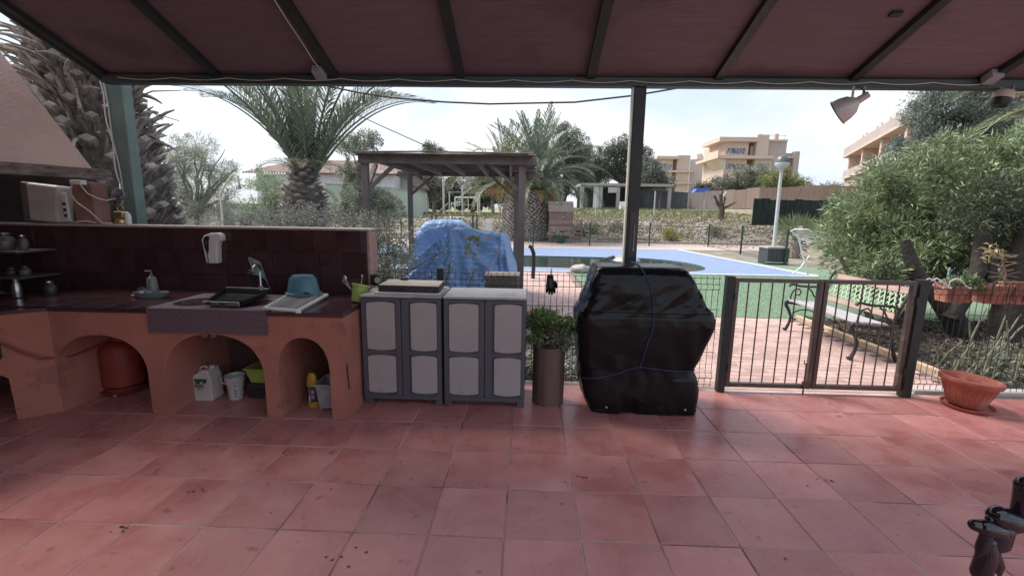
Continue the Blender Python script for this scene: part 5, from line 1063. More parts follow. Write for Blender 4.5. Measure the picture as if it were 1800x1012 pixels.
def stub_mesh(name, w_, h_, d_, m):
    mb = MB(); mb.v = [(-.0,-w_*.5,-h_*.45),(-.0,0,-h_*.7),(0,w_*.5,-h_*.45),(0,0,h_*.35),(d_,-w_*.42,h_*.30),(d_*.9,0,-h_*.05),(d_,w_*.42,h_*.30),(d_*1.05,0,h_*.62)]
    mb.f = [(0,1,5,4),(1,2,6,5),(2,3,7,6),(3,0,4,7),(4,5,6,7)]; return shared(name, mb, m)
def palm_trunk(t, x, y, prof, stub, stuff=False, cov=2.4, tilt=0.0, n=None, lean=0.0):
    """prof: [(z, r)]; stubs of the cut leaves spiral round the trunk"""
    mb = MB(); mb.lathe([(r*.9, z) for z, r in prof], (x,y,0), 22); mb.v = [(a+lean*max(0,c-1.4), b, c) for a,b,c in mb.v]; build('trunk', mb, m_ptrunk, t)
    z0, z1 = prof[0][0], prof[-1][0]; w_, h_, d_ = stub; me = stub_mesh('leaf_stub', w_, h_, d_, m_stub)
    N_ = n or int((z1-z0)*2*pi*prof[len(prof)//2][1]/(w_*h_)*cov/2); acc = MB(); rnd = random.Random(11)
    for k in range(N_):
        s_ = (k+.5)/N_; z = z0+(z1-z0)*s_; r = np.interp(z,[p[0] for p in prof],[p[1] for p in prof]); a = k*2.39996+rnd.uniform(-.06,.06); sc_ = rnd.uniform(.8,1.2)
        if stuff:
            ca, sa = cos(a), sin(a); b = len(acc.v)
            for v in me.vertices: vx, vy, vz = v.co*sc_; acc.v.append((x+(r*.88+vx)*ca-vy*sa, y+(r*.88+vx)*sa+vy*ca, z+vz))
            for p in me.polygons: acc.f.append(tuple(i+b for i in p.vertices))
        else: piece('leaf_stub', me, (x+lean*max(0,z-1.4)+r*.88*cos(a), y+r*.88*sin(a), z), t, rot=(0, rnd.uniform(-.25,.15), a), scale=(sc_,sc_,sc_))
    if stuff: o = build('leaf_stub', acc, m_stub, t); o['kind'] = 'stuff'
def add_fronds(t, meshes, x, y, z, specs, name='frond'):
    for mi, az, sc_, dz in specs: piece(name, meshes[mi], (x+.08*cos(az), y+.08*sin(az), z+dz), t, rot=(random.uniform(-.12,.12), 0, az), scale=(sc_,sc_,sc_))
# palm in the middle of the view
t = thing('palm_tree', 'large feathery palm tree rising behind the low wall and shrubs', 'tree', (-4.2,8.5,0))
palm_trunk(t, -4.2, 8.5, [(0,.40),(.8,.41),(1.3,.42),(1.7,.42),(1.92,.34),(2.10,.24),(2.35,.18)], (.15,.06,.09), n=260)
fm_ = [frond_mesh('frond', 2.9, radians(a), radians(b), 62, .46, .024, m_frond, .028, s, curl=1.7, vfold=.5, sweep=.8) for s,(a,b) in enumerate(((87,66),(79,48),(70,26),(62,8),(55,-8),(40,-35)))]
rg = random.Random(21); sp = []
for k in range(23):
    az = k*2.39996+.4; mi = min(4, int(5.2*(k/23)**.9)); sp.append((mi, az, rg.uniform(.85,1.08), rg.uniform(-.1,.05)+(-.12 if mi>3 else 0)))
sp += [(3, 0.05, 1.0, 0), (3, 3.05, 1.08, 0), (2, 3.4, 1.1, 0), (2, -.2, 1.05, 0), (4,.35,.92,0), (4,2.9,.95,0), (4,-.05,.86,0),(4,3.18,.92,0),(3,.12,.84,0),(3,3.02,.9,0),(4,3.5,.85,0),(4,-.4,.82,0)]
add_fronds(t, fm_, -4.1, 8.5, 2.25, sp)
dm = [frond_mesh('dry_frond', .95, radians(55), radians(-50), 30, .28, .014, mat('frond_pale', (.30,.29,.20), .8, .3, 3, island=[(.2,.2,.14),(.34,.32,.22),(.46,.44,.32)], translucent=.2), .014, 9), frond_mesh('dry_frond', .7, radians(15), radians(-70), 24, .22, .014, m_dead, .014, 10)]
for k in range(14): o = piece('dry_frond', dm[0] if k%3 else dm[1], (-4.2,8.5,2.10 if k%3 else 1.95), t, rot=(0,0,k*2.39996), scale=(1,1,1))
# big shaggy palm trunk on the left
t = thing('palm_tree', 'thick shaggy palm trunk with cut leaf stubs behind the left green post', 'tree', (-5.0,5.45,0))
palm_trunk(t, -5.0, 5.45, [(0,.56),(.9,.58),(1.4,.60),(2.0,.62),(2.5,.55),(3.0,.46),(3.4,.36),(3.9,.26)], (.15,.105,.12), n=300, lean=-.16)
acc = MB(); rg = random.Random(77)
for k in range(4200):
    z = rg.uniform(.9,3.9); a = rg.uniform(0,2*pi); r = float(np.interp(z,[.9,1.4,2.0,2.5,3.0,3.4,3.9],[.58,.60,.62,.55,.46,.36,.26]))*.86; cxx = -5.0-.16*max(0,z-1.4)
    da = rg.uniform(-.25,.25); u0 = Vector((cos(a),sin(a),0)); s0 = Vector((-sin(a),cos(a),0)); p = Vector((cxx,5.45,z))+u0*r; wd = rg.uniform(.010,.035); L = rg.uniform(.06,.20); q = p+u0*L*.75+Vector((0,0,L*rg.uniform(.2,.9)))+s0*da*L
    acc.add([p-s0*wd-Vector((0,0,.02)), p+s0*wd-Vector((0,0,.02)), q+s0*wd*.35, q-s0*wd*.35, p+Vector((0,0,.03))], [(0,1,2,3),(3,2,4)])
o = build('fibre_scales', acc, m_deadg_ := mat('fibre', (.26,.23,.20), .9, .4, 6, island=[(.08,.065,.055),(.26,.225,.195),(.48,.44,.39)]), t); o['kind'] = 'stuff'
m_deadg = mat('frond_dead_grey', (.33,.28,.24), .9, .35, 5, .4, 20, obj_var=.3, stretch=(6,6,1), col2=(.46,.40,.34))
rg = random.Random(5)
for k in range(150):                                    # broken dry frond bases, bending outwards
    a = k*2.39996; z = 2.2+1.6*(k/150)+rg.uniform(-.1,.1); r = np.interp(z,[2.3,2.6,3.0,3.4,3.9],[.54,.56,.50,.36,.24]); L = rg.uniform(.25,.6)*(.7 if cos(a)>.3 else 1); el = rg.uniform(.2,1.35)
    p = Vector((-5.0-.16*(z-1.4)+r*cos(a)*.9,5.45+r*sin(a)*.9,z)); pts = [p]; dv = rg.uniform(-.5,.5)
    for s_ in range(4):
        p = p+Vector((cos(a+dv)*cos(el),sin(a+dv)*cos(el),sin(el)))*L/4; pts.append(p); el -= rg.uniform(.0,.5); dv += rg.uniform(-.25,.25)
    mb = MB(); mb.tube(pts, [.038,.030,.022,.016,.008], 4); build('dry_frond_base', mb, m_deadg, t)
for k in range(36):
    a = rg.uniform(0,6.28); z = rg.uniform(2.7,3.9); p = Vector((-5.25+.35*cos(a),5.45+.35*sin(a),z)); e = p+Vector((cos(a)*rg.uniform(.4,.8),sin(a)*.5,rg.uniform(-.25,.5))); build('twig', MB().tube([p,p.lerp(e,.5)+Vector((0,0,.06)),e], [.012,.009,.005], 4), m_deadg, t)
fm2 = [frond_mesh('frond', 3.0, radians(a), radians(b), 50, .45, .03, m_frond2, .04, 30+s) for s,(a,b) in enumerate(((84,60),(70,20),(58,-10)))]
add_fronds(t, fm2, -5.35, 5.45, 3.6, [(k%3, k*2.39996, rg.uniform(.8,1.1), .1) for k in range(22)])
for k in range(16):
    a = k*.9; build('green_frond_base', MB().tube([(-5.25+.25*cos(a),5.45+.25*sin(a),2.9),(-5.3+.36*cos(a),5.45+.36*sin(a),3.25),(-5.3+.38*cos(a),5.45+.38*sin(a),3.8)], [.06,.05,.03], 6), mat('frond_base_green', (.26,.25,.10), .7, .3, 8, obj_var=.3, col2=(.38,.33,.17)), t)
# two stout palms beyond the pool
fmB = [frond_mesh('frond', 4.3, radians(a), radians(b), 46, .75, .055, m_frond, .04, 50+s, curl=1.2) for s,(a,b) in enumerate(((87,58),(78,22),(68,-15),(54,-45),(34,-75)))]
fmA = [frond_mesh('frond', 3.9, radians(a), radians(b), 40, .55, .05, m_frond2, .04, 60+s, curl=1.2) for s,(a,b) in enumerate(((86,50),(76,5),(62,-30),(44,-58),(20,-80)))]
t = thing('palm_tree', 'stout palm with scaly trunk and arching green crown left of the playhouse', 'tree', (.36,25.2,0))
palm_trunk(t, .40, 25.2, [(0,.55),(.6,.74),(1.3,.76),(1.9,.70),(2.4,.55),(2.7,.40)], (.20,.17,.14), stuff=True, cov=2.6)
add_fronds(t, fmB, .45, 25.2, 2.6, [(min(4,int(5*(k/54))), k*2.39996, random.uniform(.85,1.1), .0) for k in range(54)])
for k in range(9): a = k*.7; piece('dry_frond', frond_mesh('dry_frond', 1.6, radians(30), radians(-85), 24, .35, .05, m_dead, .03, k) if k == 0 else dfm, (.45,25.2,2.5), t, rot=(0,0,a)); dfm = [o.data for o in [C.objects[-1]]][0] if k == 0 else dfm
t = thing('palm_tree', 'leaning palm with yellowing lower fronds beside the pergola post', 'tree', (-.85,26.2,0))
palm_trunk(t, -.85, 26.2, [(0,.50),(.6,.58),(1.4,.58),(2.0,.50),(2.5,.36),(2.8,.28)], (.19,.16,.13), stuff=True, cov=2.6)
add_fronds(t, fmA, -1.35, 26.2, 2.75, [(min(4,int(5*(k/48))), k*2.39996, random.uniform(.8,1.05), .0) for k in range(48)])
for k in range(16): piece('dry_frond', dfm, (-1.0,26.2,2.9), t, rot=(0,0,2.2+k*.22), scale=(1.1,1.1,1.1))
mb = MB(); mb.tube([(-.85,26.2,2.5),(-1.1,26.2,2.7),(-1.35,26.2,2.85)], [.3,.28,.2], 8); build('crown_neck', mb, m_dead, t)
# palm fronds at the right edge
t = thing('palm_tree', 'yellow green palm fronds hanging at the right edge behind the bush', 'tree', (9.4,8.0,0)); build('trunk', MB().tube([(9.6,8,0),(9.6,8,1.5),(9.5,8,3.2)], [.22,.2,.18], 10), m_ptrunk, t)
fmR = [frond_mesh('frond', 2.3, radians(a), radians(b), 46, .42, .03, m_frond2, .03, 80+s) for s,(a,b) in enumerate(((75,20),(50,-30),(25,-70)))]
add_fronds(t, fmR, 9.4, 8.0, 3.2, [(k%3, k*2.39996, random.uniform(.85,1.1), .0) for k in range(20)])
# fan palm
t = thing('fan_palm', 'small fan palm growing at the foot of the dark green screen fence', 'palm', (10.4,18,.2)); rg = random.Random(9)
for (ax_, ay_, az_, rot_) in ((-.72,0,1.05,2.2),(-.1,.1,1.15,1.6),(.55,0,1.1,.95),(.2,-.3,.7,.6),(-.35,-.2,.75,2.4),(.95,0,.85,.6)):
    b = Vector((10.45,18,.62)); c = b+Vector((ax_*.45,ay_,az_*.45)); mb = MB(); mb.tube([b,c],[.03,.018],5)
    for k in range(20):
        a = rot_-1.1+2.2*k/19; d = Vector((cos(a),rg.uniform(-.15,.15),sin(a)))*rg.uniform(.55,.72); s_ = Vector((-sin(a),0,cos(a)))*.022; mb.add([c,c+d*.6+s_,c+d,c+d*.6-s_],[(0,1,2,3)])
    build('fan_leaf', mb, leafmat('fan_green',(.12,.16,.08),(.20,.25,.13),(.30,.34,.20)), t)
mb = MB(); mb.tube([(10.4,18,.0),(10.42,18,.65)],[.28,.2],10)
for k in range(30): a = rg.uniform(0,6.28); z = rg.uniform(.1,.6); mb.tube([(10.4+.2*cos(a),18+.2*sin(a),z),(10.4+.55*cos(a),18+.5*sin(a),z+rg.uniform(-.2,.3))],[.03,.01],4)
build('trunk', mb, m_deadg, t)
# ================================================================ TREES AND SHRUBS
m_bark = mat('bark', (.10,.08,.065), .95, .4, 8, .8, 25); m_barkp = mat('bark_pale', (.24,.21,.18), .9, .3, 8, .6, 25)
L_pine = leafmat('pine_pale', (.20,.23,.17),(.34,.37,.29),(.48,.51,.42), .3); L_bright = leafmat('bright_leaf',(.15,.22,.13),(.27,.36,.22),(.40,.48,.33), .3)
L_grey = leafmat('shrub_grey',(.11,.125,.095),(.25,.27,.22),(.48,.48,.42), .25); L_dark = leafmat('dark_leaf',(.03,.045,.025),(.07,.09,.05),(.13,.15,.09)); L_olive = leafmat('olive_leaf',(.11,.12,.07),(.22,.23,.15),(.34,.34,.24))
L_far = leafmat('far_leaf',(.09,.115,.08),(.16,.19,.135),(.27,.30,.22)); L_farp = leafmat('far_pale_leaf',(.15,.16,.12),(.26,.27,.21),(.38,.38,.31))
def tree(name, label, base, blobs, n, clumps, spread, ll, lw, m, bark=None, r0=.12, cat='tree', seed=1, shell=.5, droop=0, stem=None, group=None):
    t = thing(name, label, cat, base, group); mb = MB(); st_ = stem if stem is not None else .45
    top = Vector((sum(b[0] for b in blobs)/len(blobs), sum(b[1] for b in blobs)/len(blobs), base[2]+st_*(max(b[2] for b in blobs)-base[2])))
    mb.tube([base, Vector(base).lerp(top,.5)+Vector((.04,0,0)), top], [r0, r0*.85, r0*.7], 8); tg = [b[:3] for b in blobs]
    rnd = random.Random(seed); ex = []
    for b in blobs:
        for _ in range(3): ex.append((b[0]+rnd.uniform(-.7,.7)*b[3], b[1]+rnd.uniform(-.7,.7)*b[4], b[2]+rnd.uniform(-.2,.8)*b[5]))
    limbs(mb, tuple(top), tg+ex, r0*.5, r0*.08, seed=seed); build('trunk', mb, bark or m_bark, t)
    crown('crown', blobs, n, clumps, spread, ll, lw, m, t, shell, droop); return t
tree('pine_tree','pale feathery pine standing behind the shaggy palm and cream pole',(-9.9,13,0),[(-10.1,13,3.0,.75,.6,.6),(-9.3,13,3.1,.6,.6,.5),(-10.5,13,2.2,.8,.7,.6),(-9.3,13,1.9,1.0,.8,.8),(-8.7,13,2.5,.45,.5,.35),(-10.0,13,1.2,1.2,.8,.5)],26000,420,.16,.12,.012,L_pine,m_barkp,.09,seed=2,shell=.45)
tree('green_tree','soft green leafy tree beside the white house corner',(-8.2,14,0),[(-8.0,14,2.2,.7,.6,.6),(-8.3,14,1.5,.9,.7,.5),(-7.6,14,1.6,.5,.5,.6)],9000,160,.15,.07,.022,L_bright,m_barkp,.06,seed=3)
tree('low_bushes','low grey green bushes in front of the pale pine behind the wall',(-8.5,10.5,0),[(-8.9,10.5,1.0,1.3,.7,.45),(-7.3,10.6,1.0,1.0,.7,.45),(-6.2,10.8,1.1,.9,.7,.40),(-5.3,11,1.2,.7,.6,.4)],16000,260,.14,.05,.016,L_grey,m_bark,.04,cat='bush',seed=4)
tree('slender_tree','slender grey leaved tree with a bare trunk left of the pergola',(-4.5,12,0),[(-4.65,12,3.15,.36,.35,.32),(-4.2,12,3.35,.42,.35,.25),(-4.55,12,2.5,.40,.4,.35),(-4.3,12,1.95,.62,.5,.5),(-3.8,12,1.6,.6,.5,.45),(-4.7,12,1.5,.5,.5,.4)],20000,300,.13,.06,.026,leafmat('grey_olive_leaf',(.14,.16,.11),(.27,.29,.21),(.44,.45,.36)),m_barkp,.05,seed=5)
tree('grey_shrub','dense grey leaved shrub growing just behind the low wall',(-3.1,5.9,0),[(-3.45,5.9,1.25,.55,.4,.42),(-2.75,5.8,1.30,.5,.4,.42),(-3.1,5.7,.8,.9,.45,.5),(-3.9,6.1,1.15,.4,.4,.3)],22000,520,.10,.040,.013,L_grey,m_bark,.04,cat='bush',seed=6)
tree('grey_shrub','grey leaved shrub beside the blue tarp with drooping branches',(-1.95,5.6,0),[(-2.15,5.7,1.20,.45,.4,.38),(-1.72,5.6,1.10,.36,.35,.42),(-1.95,5.4,.75,.5,.35,.4),(-1.6,5.35,.55,.28,.28,.3)],17000,430,.09,.038,.013,L_grey,m_bark,.035,cat='bush',seed=7)
tw = thing('trailing_twigs','thin leafy twigs reaching across the front of the blue tarp','plant',(-1.6,5.6,.6)); mb = MB(); P = []
rg = random.Random(3)
for (a, b, c_) in (((-1.6,5.6,.75),(-1.25,5.6,.98),(-.95,5.7,1.13)),((-1.6,5.5,.62),(-1.2,5.5,.78),(-.90,5.5,.92)),((-1.1,5.8,.5),(-1.02,5.8,.8),(-.98,5.8,1.0)),((-.8,5.9,.5),(-.72,5.9,.75),(-.66,5.9,.86)),((-1.5,5.4,.5),(-1.3,5.4,.66),(-1.0,5.4,.72))):
    mb.tube([a,b,c_],[.008,.006,.003],5)
    for k in range(55):
        s_ = rg.uniform(.1,1); p = Vector(a).lerp(Vector(b),s_*2) if s_<.5 else Vector(b).lerp(Vector(c_),s_*2-1); P.append((p.x+rg.gauss(0,.035),p.y+rg.gauss(0,.03),p.z+rg.gauss(0,.03)))
build('stems', mb, m_bark, tw); P = np.array(P); V,F = leaf_arrays(P,np.random.normal(size=P.shape),.045,.018); np_mesh('foliage',V,F,L_grey,tw)
vn = thing('yellow_leaf_branch','small branch with yellow green leaves hanging before the blue tarp','branch',(-.75,6.3,1.0)); build('stem', MB().tube([(-.62,6.2,1.30),(-.72,6.2,1.18),(-.82,6.2,1.0)],[.005,.004,.003],5), m_bark, vn)
P = np.array([(-.72+rg.gauss(0,.09),6.2+rg.gauss(0,.04),1.22+rg.gauss(0,.04)) for _ in range(26)]+[(-.80+rg.gauss(0,.06),6.2,1.03+rg.gauss(0,.04)) for _ in range(14)]); V,F = leaf_arrays(P,np.random.normal(size=P.shape),.08,.05); np_mesh('foliage',V,F,leafmat('yellow_green',(.16,.20,.05),(.26,.28,.08),(.36,.33,.10)),vn)
# the big oleander on the right
L_ole = leafmat('oleander_leaf',(.085,.125,.065),(.21,.29,.145),(.50,.56,.33), .25, .4)
t = thing('oleander_bush','very large leafy oleander bush filling the right side behind the bench','bush',(6.3,7.0,0)); OB = [(5.38,7.7,1.35,.55,.6,.45),(5.75,7.6,1.75,.75,.7,.55),(6.5,7.4,2.05,.85,.8,.62),(7.4,7.2,2.15,.9,.8,.62),(8.4,7.1,2.0,.9,.8,.75),(5.35,7.3,.95,.5,.5,.38),(6.0,7.0,1.15,.8,.6,.5),(6.9,6.8,1.35,.8,.6,.6),(7.8,6.8,1.2,.8,.6,.6),(5.1,6.6,.80,.30,.4,.25)]
OB += [(5.5,7.4,2.25,.35,.3,.2),(6.2,7.2,2.62,.35,.3,.2),(7.0,7.0,2.72,.4,.3,.2)]
crown('foliage', OB, 54000, 1150, .16, .112, .019, L_ole, t, .36, -.15)
crown('dry_leaves', OB, 2600, 300, .14, .11, .018, leafmat('dry_leaf',(.22,.17,.08),(.38,.31,.15),(.52,.46,.26)), t, .3)
mb = MB()
for a, b, c_ in (((5.75,6.9,0),(5.6,6.9,.7),(5.3,7.2,1.3)),((6.0,7.0,0),(6.1,7.0,.8),(6.2,7.2,1.6)),((6.4,6.8,0),(6.9,6.9,.9),(7.2,7.0,1.7)),((5.5,7.2,0),(5.2,7.3,.6),(5.0,7.5,1.1))): mb.tube([a,b,c_],[.05,.04,.025],7)
limbs(mb,(6.0,7.0,.5),[b[:3] for b in OB],.03,.008,seed=12); build('stems', mb, m_bark, t)
# dark trunks of the pepper tree in front of it
t = thing('dark_tree','dark forked tree with thick trunks standing in the soil bed behind the fence pots','tree',(5.6,6.1,0)); m_dbark = mat('dark_bark', (.045,.036,.032), .95, .4, 7, .9, 20)
mb = MB(); mb.tube([(5.95,6.1,-.02),(5.75,6.1,.25),(5.5,6.1,.55),(5.25,6.2,.85),(5.1,6.3,1.3)],[.16,.13,.11,.09,.06],12); mb.tube([(5.62,6.0,.30),(5.72,6.0,.65),(5.85,6.0,.95),(5.9,6.1,1.5)],[.11,.10,.09,.07],12)
mb.tube([(6.25,5.9,-.02),(6.2,5.9,.4),(6.3,5.95,.95),(6.35,6.0,1.7)],[.19,.16,.13,.10],12); mb.tube([(6.15,5.9,.45),(5.98,5.95,.85),(5.95,6.05,1.3)],[.09,.07,.05],10); build('trunk', mb, m_dbark, t, smooth=True)
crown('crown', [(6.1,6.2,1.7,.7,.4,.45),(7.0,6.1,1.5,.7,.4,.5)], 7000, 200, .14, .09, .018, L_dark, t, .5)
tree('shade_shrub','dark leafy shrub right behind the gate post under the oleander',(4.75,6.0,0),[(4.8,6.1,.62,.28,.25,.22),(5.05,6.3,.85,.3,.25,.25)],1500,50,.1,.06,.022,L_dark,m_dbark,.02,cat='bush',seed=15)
tree('juniper_tree','tall blue green juniper behind the oleander and below the eave',(12.0,14,0),[(11.45,14,4.5,.55,.6,.5),(11.9,14,4.9,.9,.8,.7),(12.8,14,4.6,.9,.8,.8),(11.4,14,3.5,.75,.8,.7),(12.4,14,3.6,1.1,.9,.8),(13.4,14,3.7,.7,.7,.7),(11.0,14,3.0,.45,.6,.4),(12,14,2.4,1.4,1,.8)],60000,800,.22,.11,.024,leafmat('juniper_leaf',(.08,.105,.095),(.19,.225,.195),(.34,.38,.33), .1),m_bark,.16,seed=16,shell=.4)
# succulents and small stems right of the large pot
t = thing('succulent_stems','pale upright succulent stems growing behind the wire fence at the right','plant',(4.7,4.6,0)); rg = random.Random(31); m_suc = mat('succulent', (.11,.13,.08), .6, .35, 9, .3, 40, col2=(.27,.26,.17))
for k in range(44):
    x = rg.uniform(4.36,5.6); y = rg.uniform(4.35,5.1); h = rg.uniform(.15,.75)*(1 if x>4.6 else .5); lean = rg.uniform(-.3,.8); build('stem', MB().tube([(x,y,0),(x+lean*h*.4,y,h*.55),(x+lean*h,y,h)],[.011,.010,.007],6), m_suc, t, smooth=True)
crown('leaves', [(4.75,4.6,.12,.4,.25,.08),(5.2,4.8,.2,.3,.2,.12)], 500, 40, .05, .06, .014, g2, t)
t = thing('weed_clumps','small green weeds sprouting among the pebbles by the tile edge','plant',(.5,4.5,0)); crown('foliage', [(.55,4.4,.05,.2,.12,.04),(-.05,4.5,.05,.25,.12,.04),(.30,5.2,.04,.3,.2,.04)], 900, 60, .03, .03, .012, g1, t); 
# scatter on the bank and the field
n = 9000; px = np.random.uniform(-9,15,n); py = np.random.uniform(25.6,33.5,n); 
keep = np.array([noise.noise(Vector((a*.5,b*.7,9)))+ (0.25 if b>29.8 else 0) > -.02 for a,b in zip(px,py)]); px, py = px[keep], py[keep]; pz = np.array([gh(a,b) for a,b in zip(px,py)]); D = np.random.normal(size=(len(px),3))*.5; D[:,2] = .9
V,F = leaf_arrays(np.stack([px,py,pz],1), D, .24, .05); tag(np_mesh('dry_weeds',V,F,leafmat('straw_weed',(.13,.13,.07),(.27,.24,.14),(.42,.37,.25))), 'dry straw and weeds growing along the rubble bank', 'grass', kind='stuff')
n = 14000; px = np.random.uniform(-16,22,n); py = np.random.uniform(32,43,n); pz = np.array([gh(a,b) for a,b in zip(px,py)]); D = np.random.normal(size=(n,3))*.4; D[:,2] = .8
V,F = leaf_arrays(np.stack([px,py,pz],1), D, .20, .05); tag(np_mesh('field_grass',V,F,leafmat('field_blade',(.07,.10,.04),(.15,.17,.08),(.30,.27,.16))), 'tufts of grass over the field beyond the bank', 'grass', kind='stuff')
tree('bank_shrub','small yellow spiky shrub on the rubble bank behind the fence',(8.0,25.3,0),[(8.0,25.3,.42,.45,.3,.28)],900,24,.2,.25,.03,leafmat('yellow_spike',(.22,.22,.08),(.36,.34,.14),(.46,.42,.2)),m_bark,.05,cat='bush',seed=18)
for k,(x,y,r,lb) in enumerate(((3.8,27,.6,'left of the ladder end on the bank'),(5.2,27.5,.7,'in the middle of the rubble bank'),(-3.5,27,.8,'left of the leaning palm trunk'),(2.9,26.6,.6,'behind the wooden playhouse'),(11,27,.5,'below the stump on the bank'))):
    tree('bank_shrub','low grey shrub '+lb,(x,y,gh(x,y)),[(x,y,gh(x,y)+.35,r,.5,.35)],1600,50,.14,.09,.025,L_olive,m_bark,.03,cat='bush',seed=20+k)
# far trees
F_ = [('under the pergola, bare and pale',(-9.2,40,1.2),[(-9.6,40,4.1,1.7,1,1.2),(-8.3,40,3.4,1.3,1,.9),(-10.6,40,3.2,1.3,1,.9)],11000,L_farp,.14),
 ('with round top above the pergola mat',(-9.5,46,1.2),[(-9.6,46,7.4,1.1,1,.7),(-9.2,46,6.4,1.0,1,.7)],4000,L_far,.2),
 ('with thin trunk right of the goal frame',(-3.2,42,1.2),[(-3.4,42,4.4,1.7,1,1.1),(-2.2,42,3.8,1.3,1,.9),(-4.3,42,3.9,1.1,.8,.7)],11000,L_farp,.16),
 ('pale and blossoming behind the goal frame',(-6,48,1.2),[(-6,48,4.6,1.3,1,.8),(-5.2,48,4.0,1.0,1,.7)],3500,leafmat('pale_blossom',(.3,.3,.26),(.46,.45,.42),(.6,.58,.56)),.14),
 ('in a dark row far behind the goal',(-7,58,1.2),[(-15,58,3.6,3,1,2.0),(-11,57,3.9,3,1,2.2),(-7,58,3.8,3,1,2.1),(-2,58,4.2,3,1,2.4),(2,58,4.4,3,1,2.6)],26000,L_far,.2),
 ('rising behind the stout palm crown',(3.5,48,1.8),[(3.4,48,9.4,1.6,1,1.3),(4.8,48,8.2,1.5,1,1.4),(2.6,48,7,1.8,1,1.6),(5.2,48,6.2,1.6,1,1.4),(3.2,48,4.8,2.2,1,1.4),(5.4,48,4.4,1.8,1,1.2)],20000,L_far,.3),
 ('weeping behind the white carport',(9.4,50,2),[(8.2,50,7.0,1.7,1,1.5),(9.8,50,8.2,1.7,1,1.5),(11.5,50,7.6,1.5,1,1.4),(10.6,50,6.0,2.2,1,1.4),(7.2,50,5.6,1.6,1,1.3),(12.6,50,5.6,1.5,1,1.5)],24000,leafmat('weeping_leaf',(.06,.08,.06),(.13,.15,.11),(.24,.26,.21)),.35),
 ('tall and dark left of the steel post',(6.4,56,2),[(6.6,56,8.3,1.4,1,1.5),(5.7,56,7,1.4,1,1.5),(7.2,56,6.2,1.5,1,1.3)],9000,L_far,.3),
 ('filling the gap right of the steel post behind the grey screen',(13.0,48,2),[(12.4,48,5.8,1.2,1,1.5),(13.6,48,4.8,1.3,1,1.1),(12.5,48,4.2,1.4,1,1.0)],9000,leafmat('silver_leaf',(.10,.12,.09),(.20,.22,.18),(.32,.34,.28)),.25),
 ('dark and round between the flats',(19.6,52,2),[(19.6,52,4.3,.9,.8,.9),(18.9,52,3.9,.6,.8,.7)],3000,L_dark,.15),
 ('grey green and wide in front of the large flats',(24.5,52,2),[(21.5,52,4.6,1.7,1,1.3),(23.8,52,5.4,1.9,1,1.5),(25.6,52,5.6,1.6,1,1.4),(22.8,52,4.0,2.6,1,1.0)],15000,L_farp,.3),
 ('yellow green with open crown behind the lamp pole',(26.5,48,2),[(24.8,48,4.8,1.2,1,1.2),(26.0,48,5.2,1.2,1,1.1),(25.4,48,3.6,1.7,1,.9),(27.2,48,4.6,1,1,1)],9000,leafmat('yellowish_leaf',(.12,.15,.06),(.23,.26,.11),(.36,.38,.20)),.2),
 ('low behind the reed fence near the right bush',(31,50,2),[(29.5,50,4.4,1.6,1,.9),(32,50,4.2,1.9,1,.9),(35,50,4.4,2,1,1.0)],5000,L_farp,.2)]
for k,(lb,b,bl,n,m_,r_) in enumerate(F_):
    tree('distant_tree','distant tree '+lb,(b[0],b[1],gh(b[0],b[1])),bl,n,max(30,n//45),.42,(.5 if k==4 else .24),(.2 if k==4 else .08),m_,m_barkp if k in (0,2) else m_bark,r_,seed=40+k,shell=.45,droop=.15)
cy = thing('thin_cypress','thin pointed cypress top standing above the dark trees','tree',(7.4,60,2)); build('trunk', MB().tube([(7.4,60,2),(7.4,60,9)],[.2,.08],6), m_bark, cy); crown('crown', [(7.4,60,9.4-.9*k,.28+.05*k,.3,.7) for k in range(7)], 3000, 80, .22, .25, .06, L_dark, cy)
st = thing('pollarded_tree','pollarded bare tree stump with stubby limbs on the bank top','tree',(12.9,31,1.3)); mb = MB(); mb.tube([(12.9,31,1.1),(12.92,31,1.7),(12.95,31,2.1)],[.22,.2,.2],9)
for e, r_ in (((12.35,31,2.85),.09),((12.75,31,2.95),.10),((13.1,31,2.75),.07),((13.75,31,2.42),.08),((12.5,31,2.4),.06)): c_ = Vector((12.93,31,2.0)); e = Vector(e); mb.tube([c_, c_.lerp(e,.5)+Vector((0,0,-.05)), e],[r_*1.3,r_,r_*.9],7)
build('trunk', mb, m_bark, st)
# ================================================================ BUILDINGS AND FAR FENCES
m_peach = mat('peach_render', (.58,.46,.385), .9, .08, .5, .2, 4); m_pinkish = mat('pinkish_render', (.44,.36,.335), .9, .08, .5, .2, 4); m_slab = mat('slab_render', (.60,.46,.38), .9, .08, .6)
m_dkop = mat('opening_brown', (.26,.17,.12), .8, .2, 2); m_glass = mat('dark_window', (.06,.07,.08), .15, .3, 2)
m_spray = mat('spray_black', (.16,.15,.17), .6); m_sprayp = mat('spray_pale', (.52,.50,.50), .7, .15, 3)
class OB_:   # boxes along a facade direction
    def __init__(s, o, u): s.o = Vector((*o,0)); s.u = Vector((*u,0)).normalized(); s.n = Vector((-s.u.y, s.u.x, 0))   # n points away from the viewer side
    def P(s, a, d, z): p = s.o+s.u*a+s.n*d; return (p.x, p.y, z)
    def box(s, mb, a0,a1,d0,d1,z0,z1):
        return mb.add([s.P(a,d,z) for z in (z0,z1) for a,d in ((a0,d0),(a1,d0),(a1,d1),(a0,d1))], [(0,3,2,1),(4,5,6,7),(0,1,5,4),(1,2,6,5),(2,3,7,6),(3,0,4,7)])
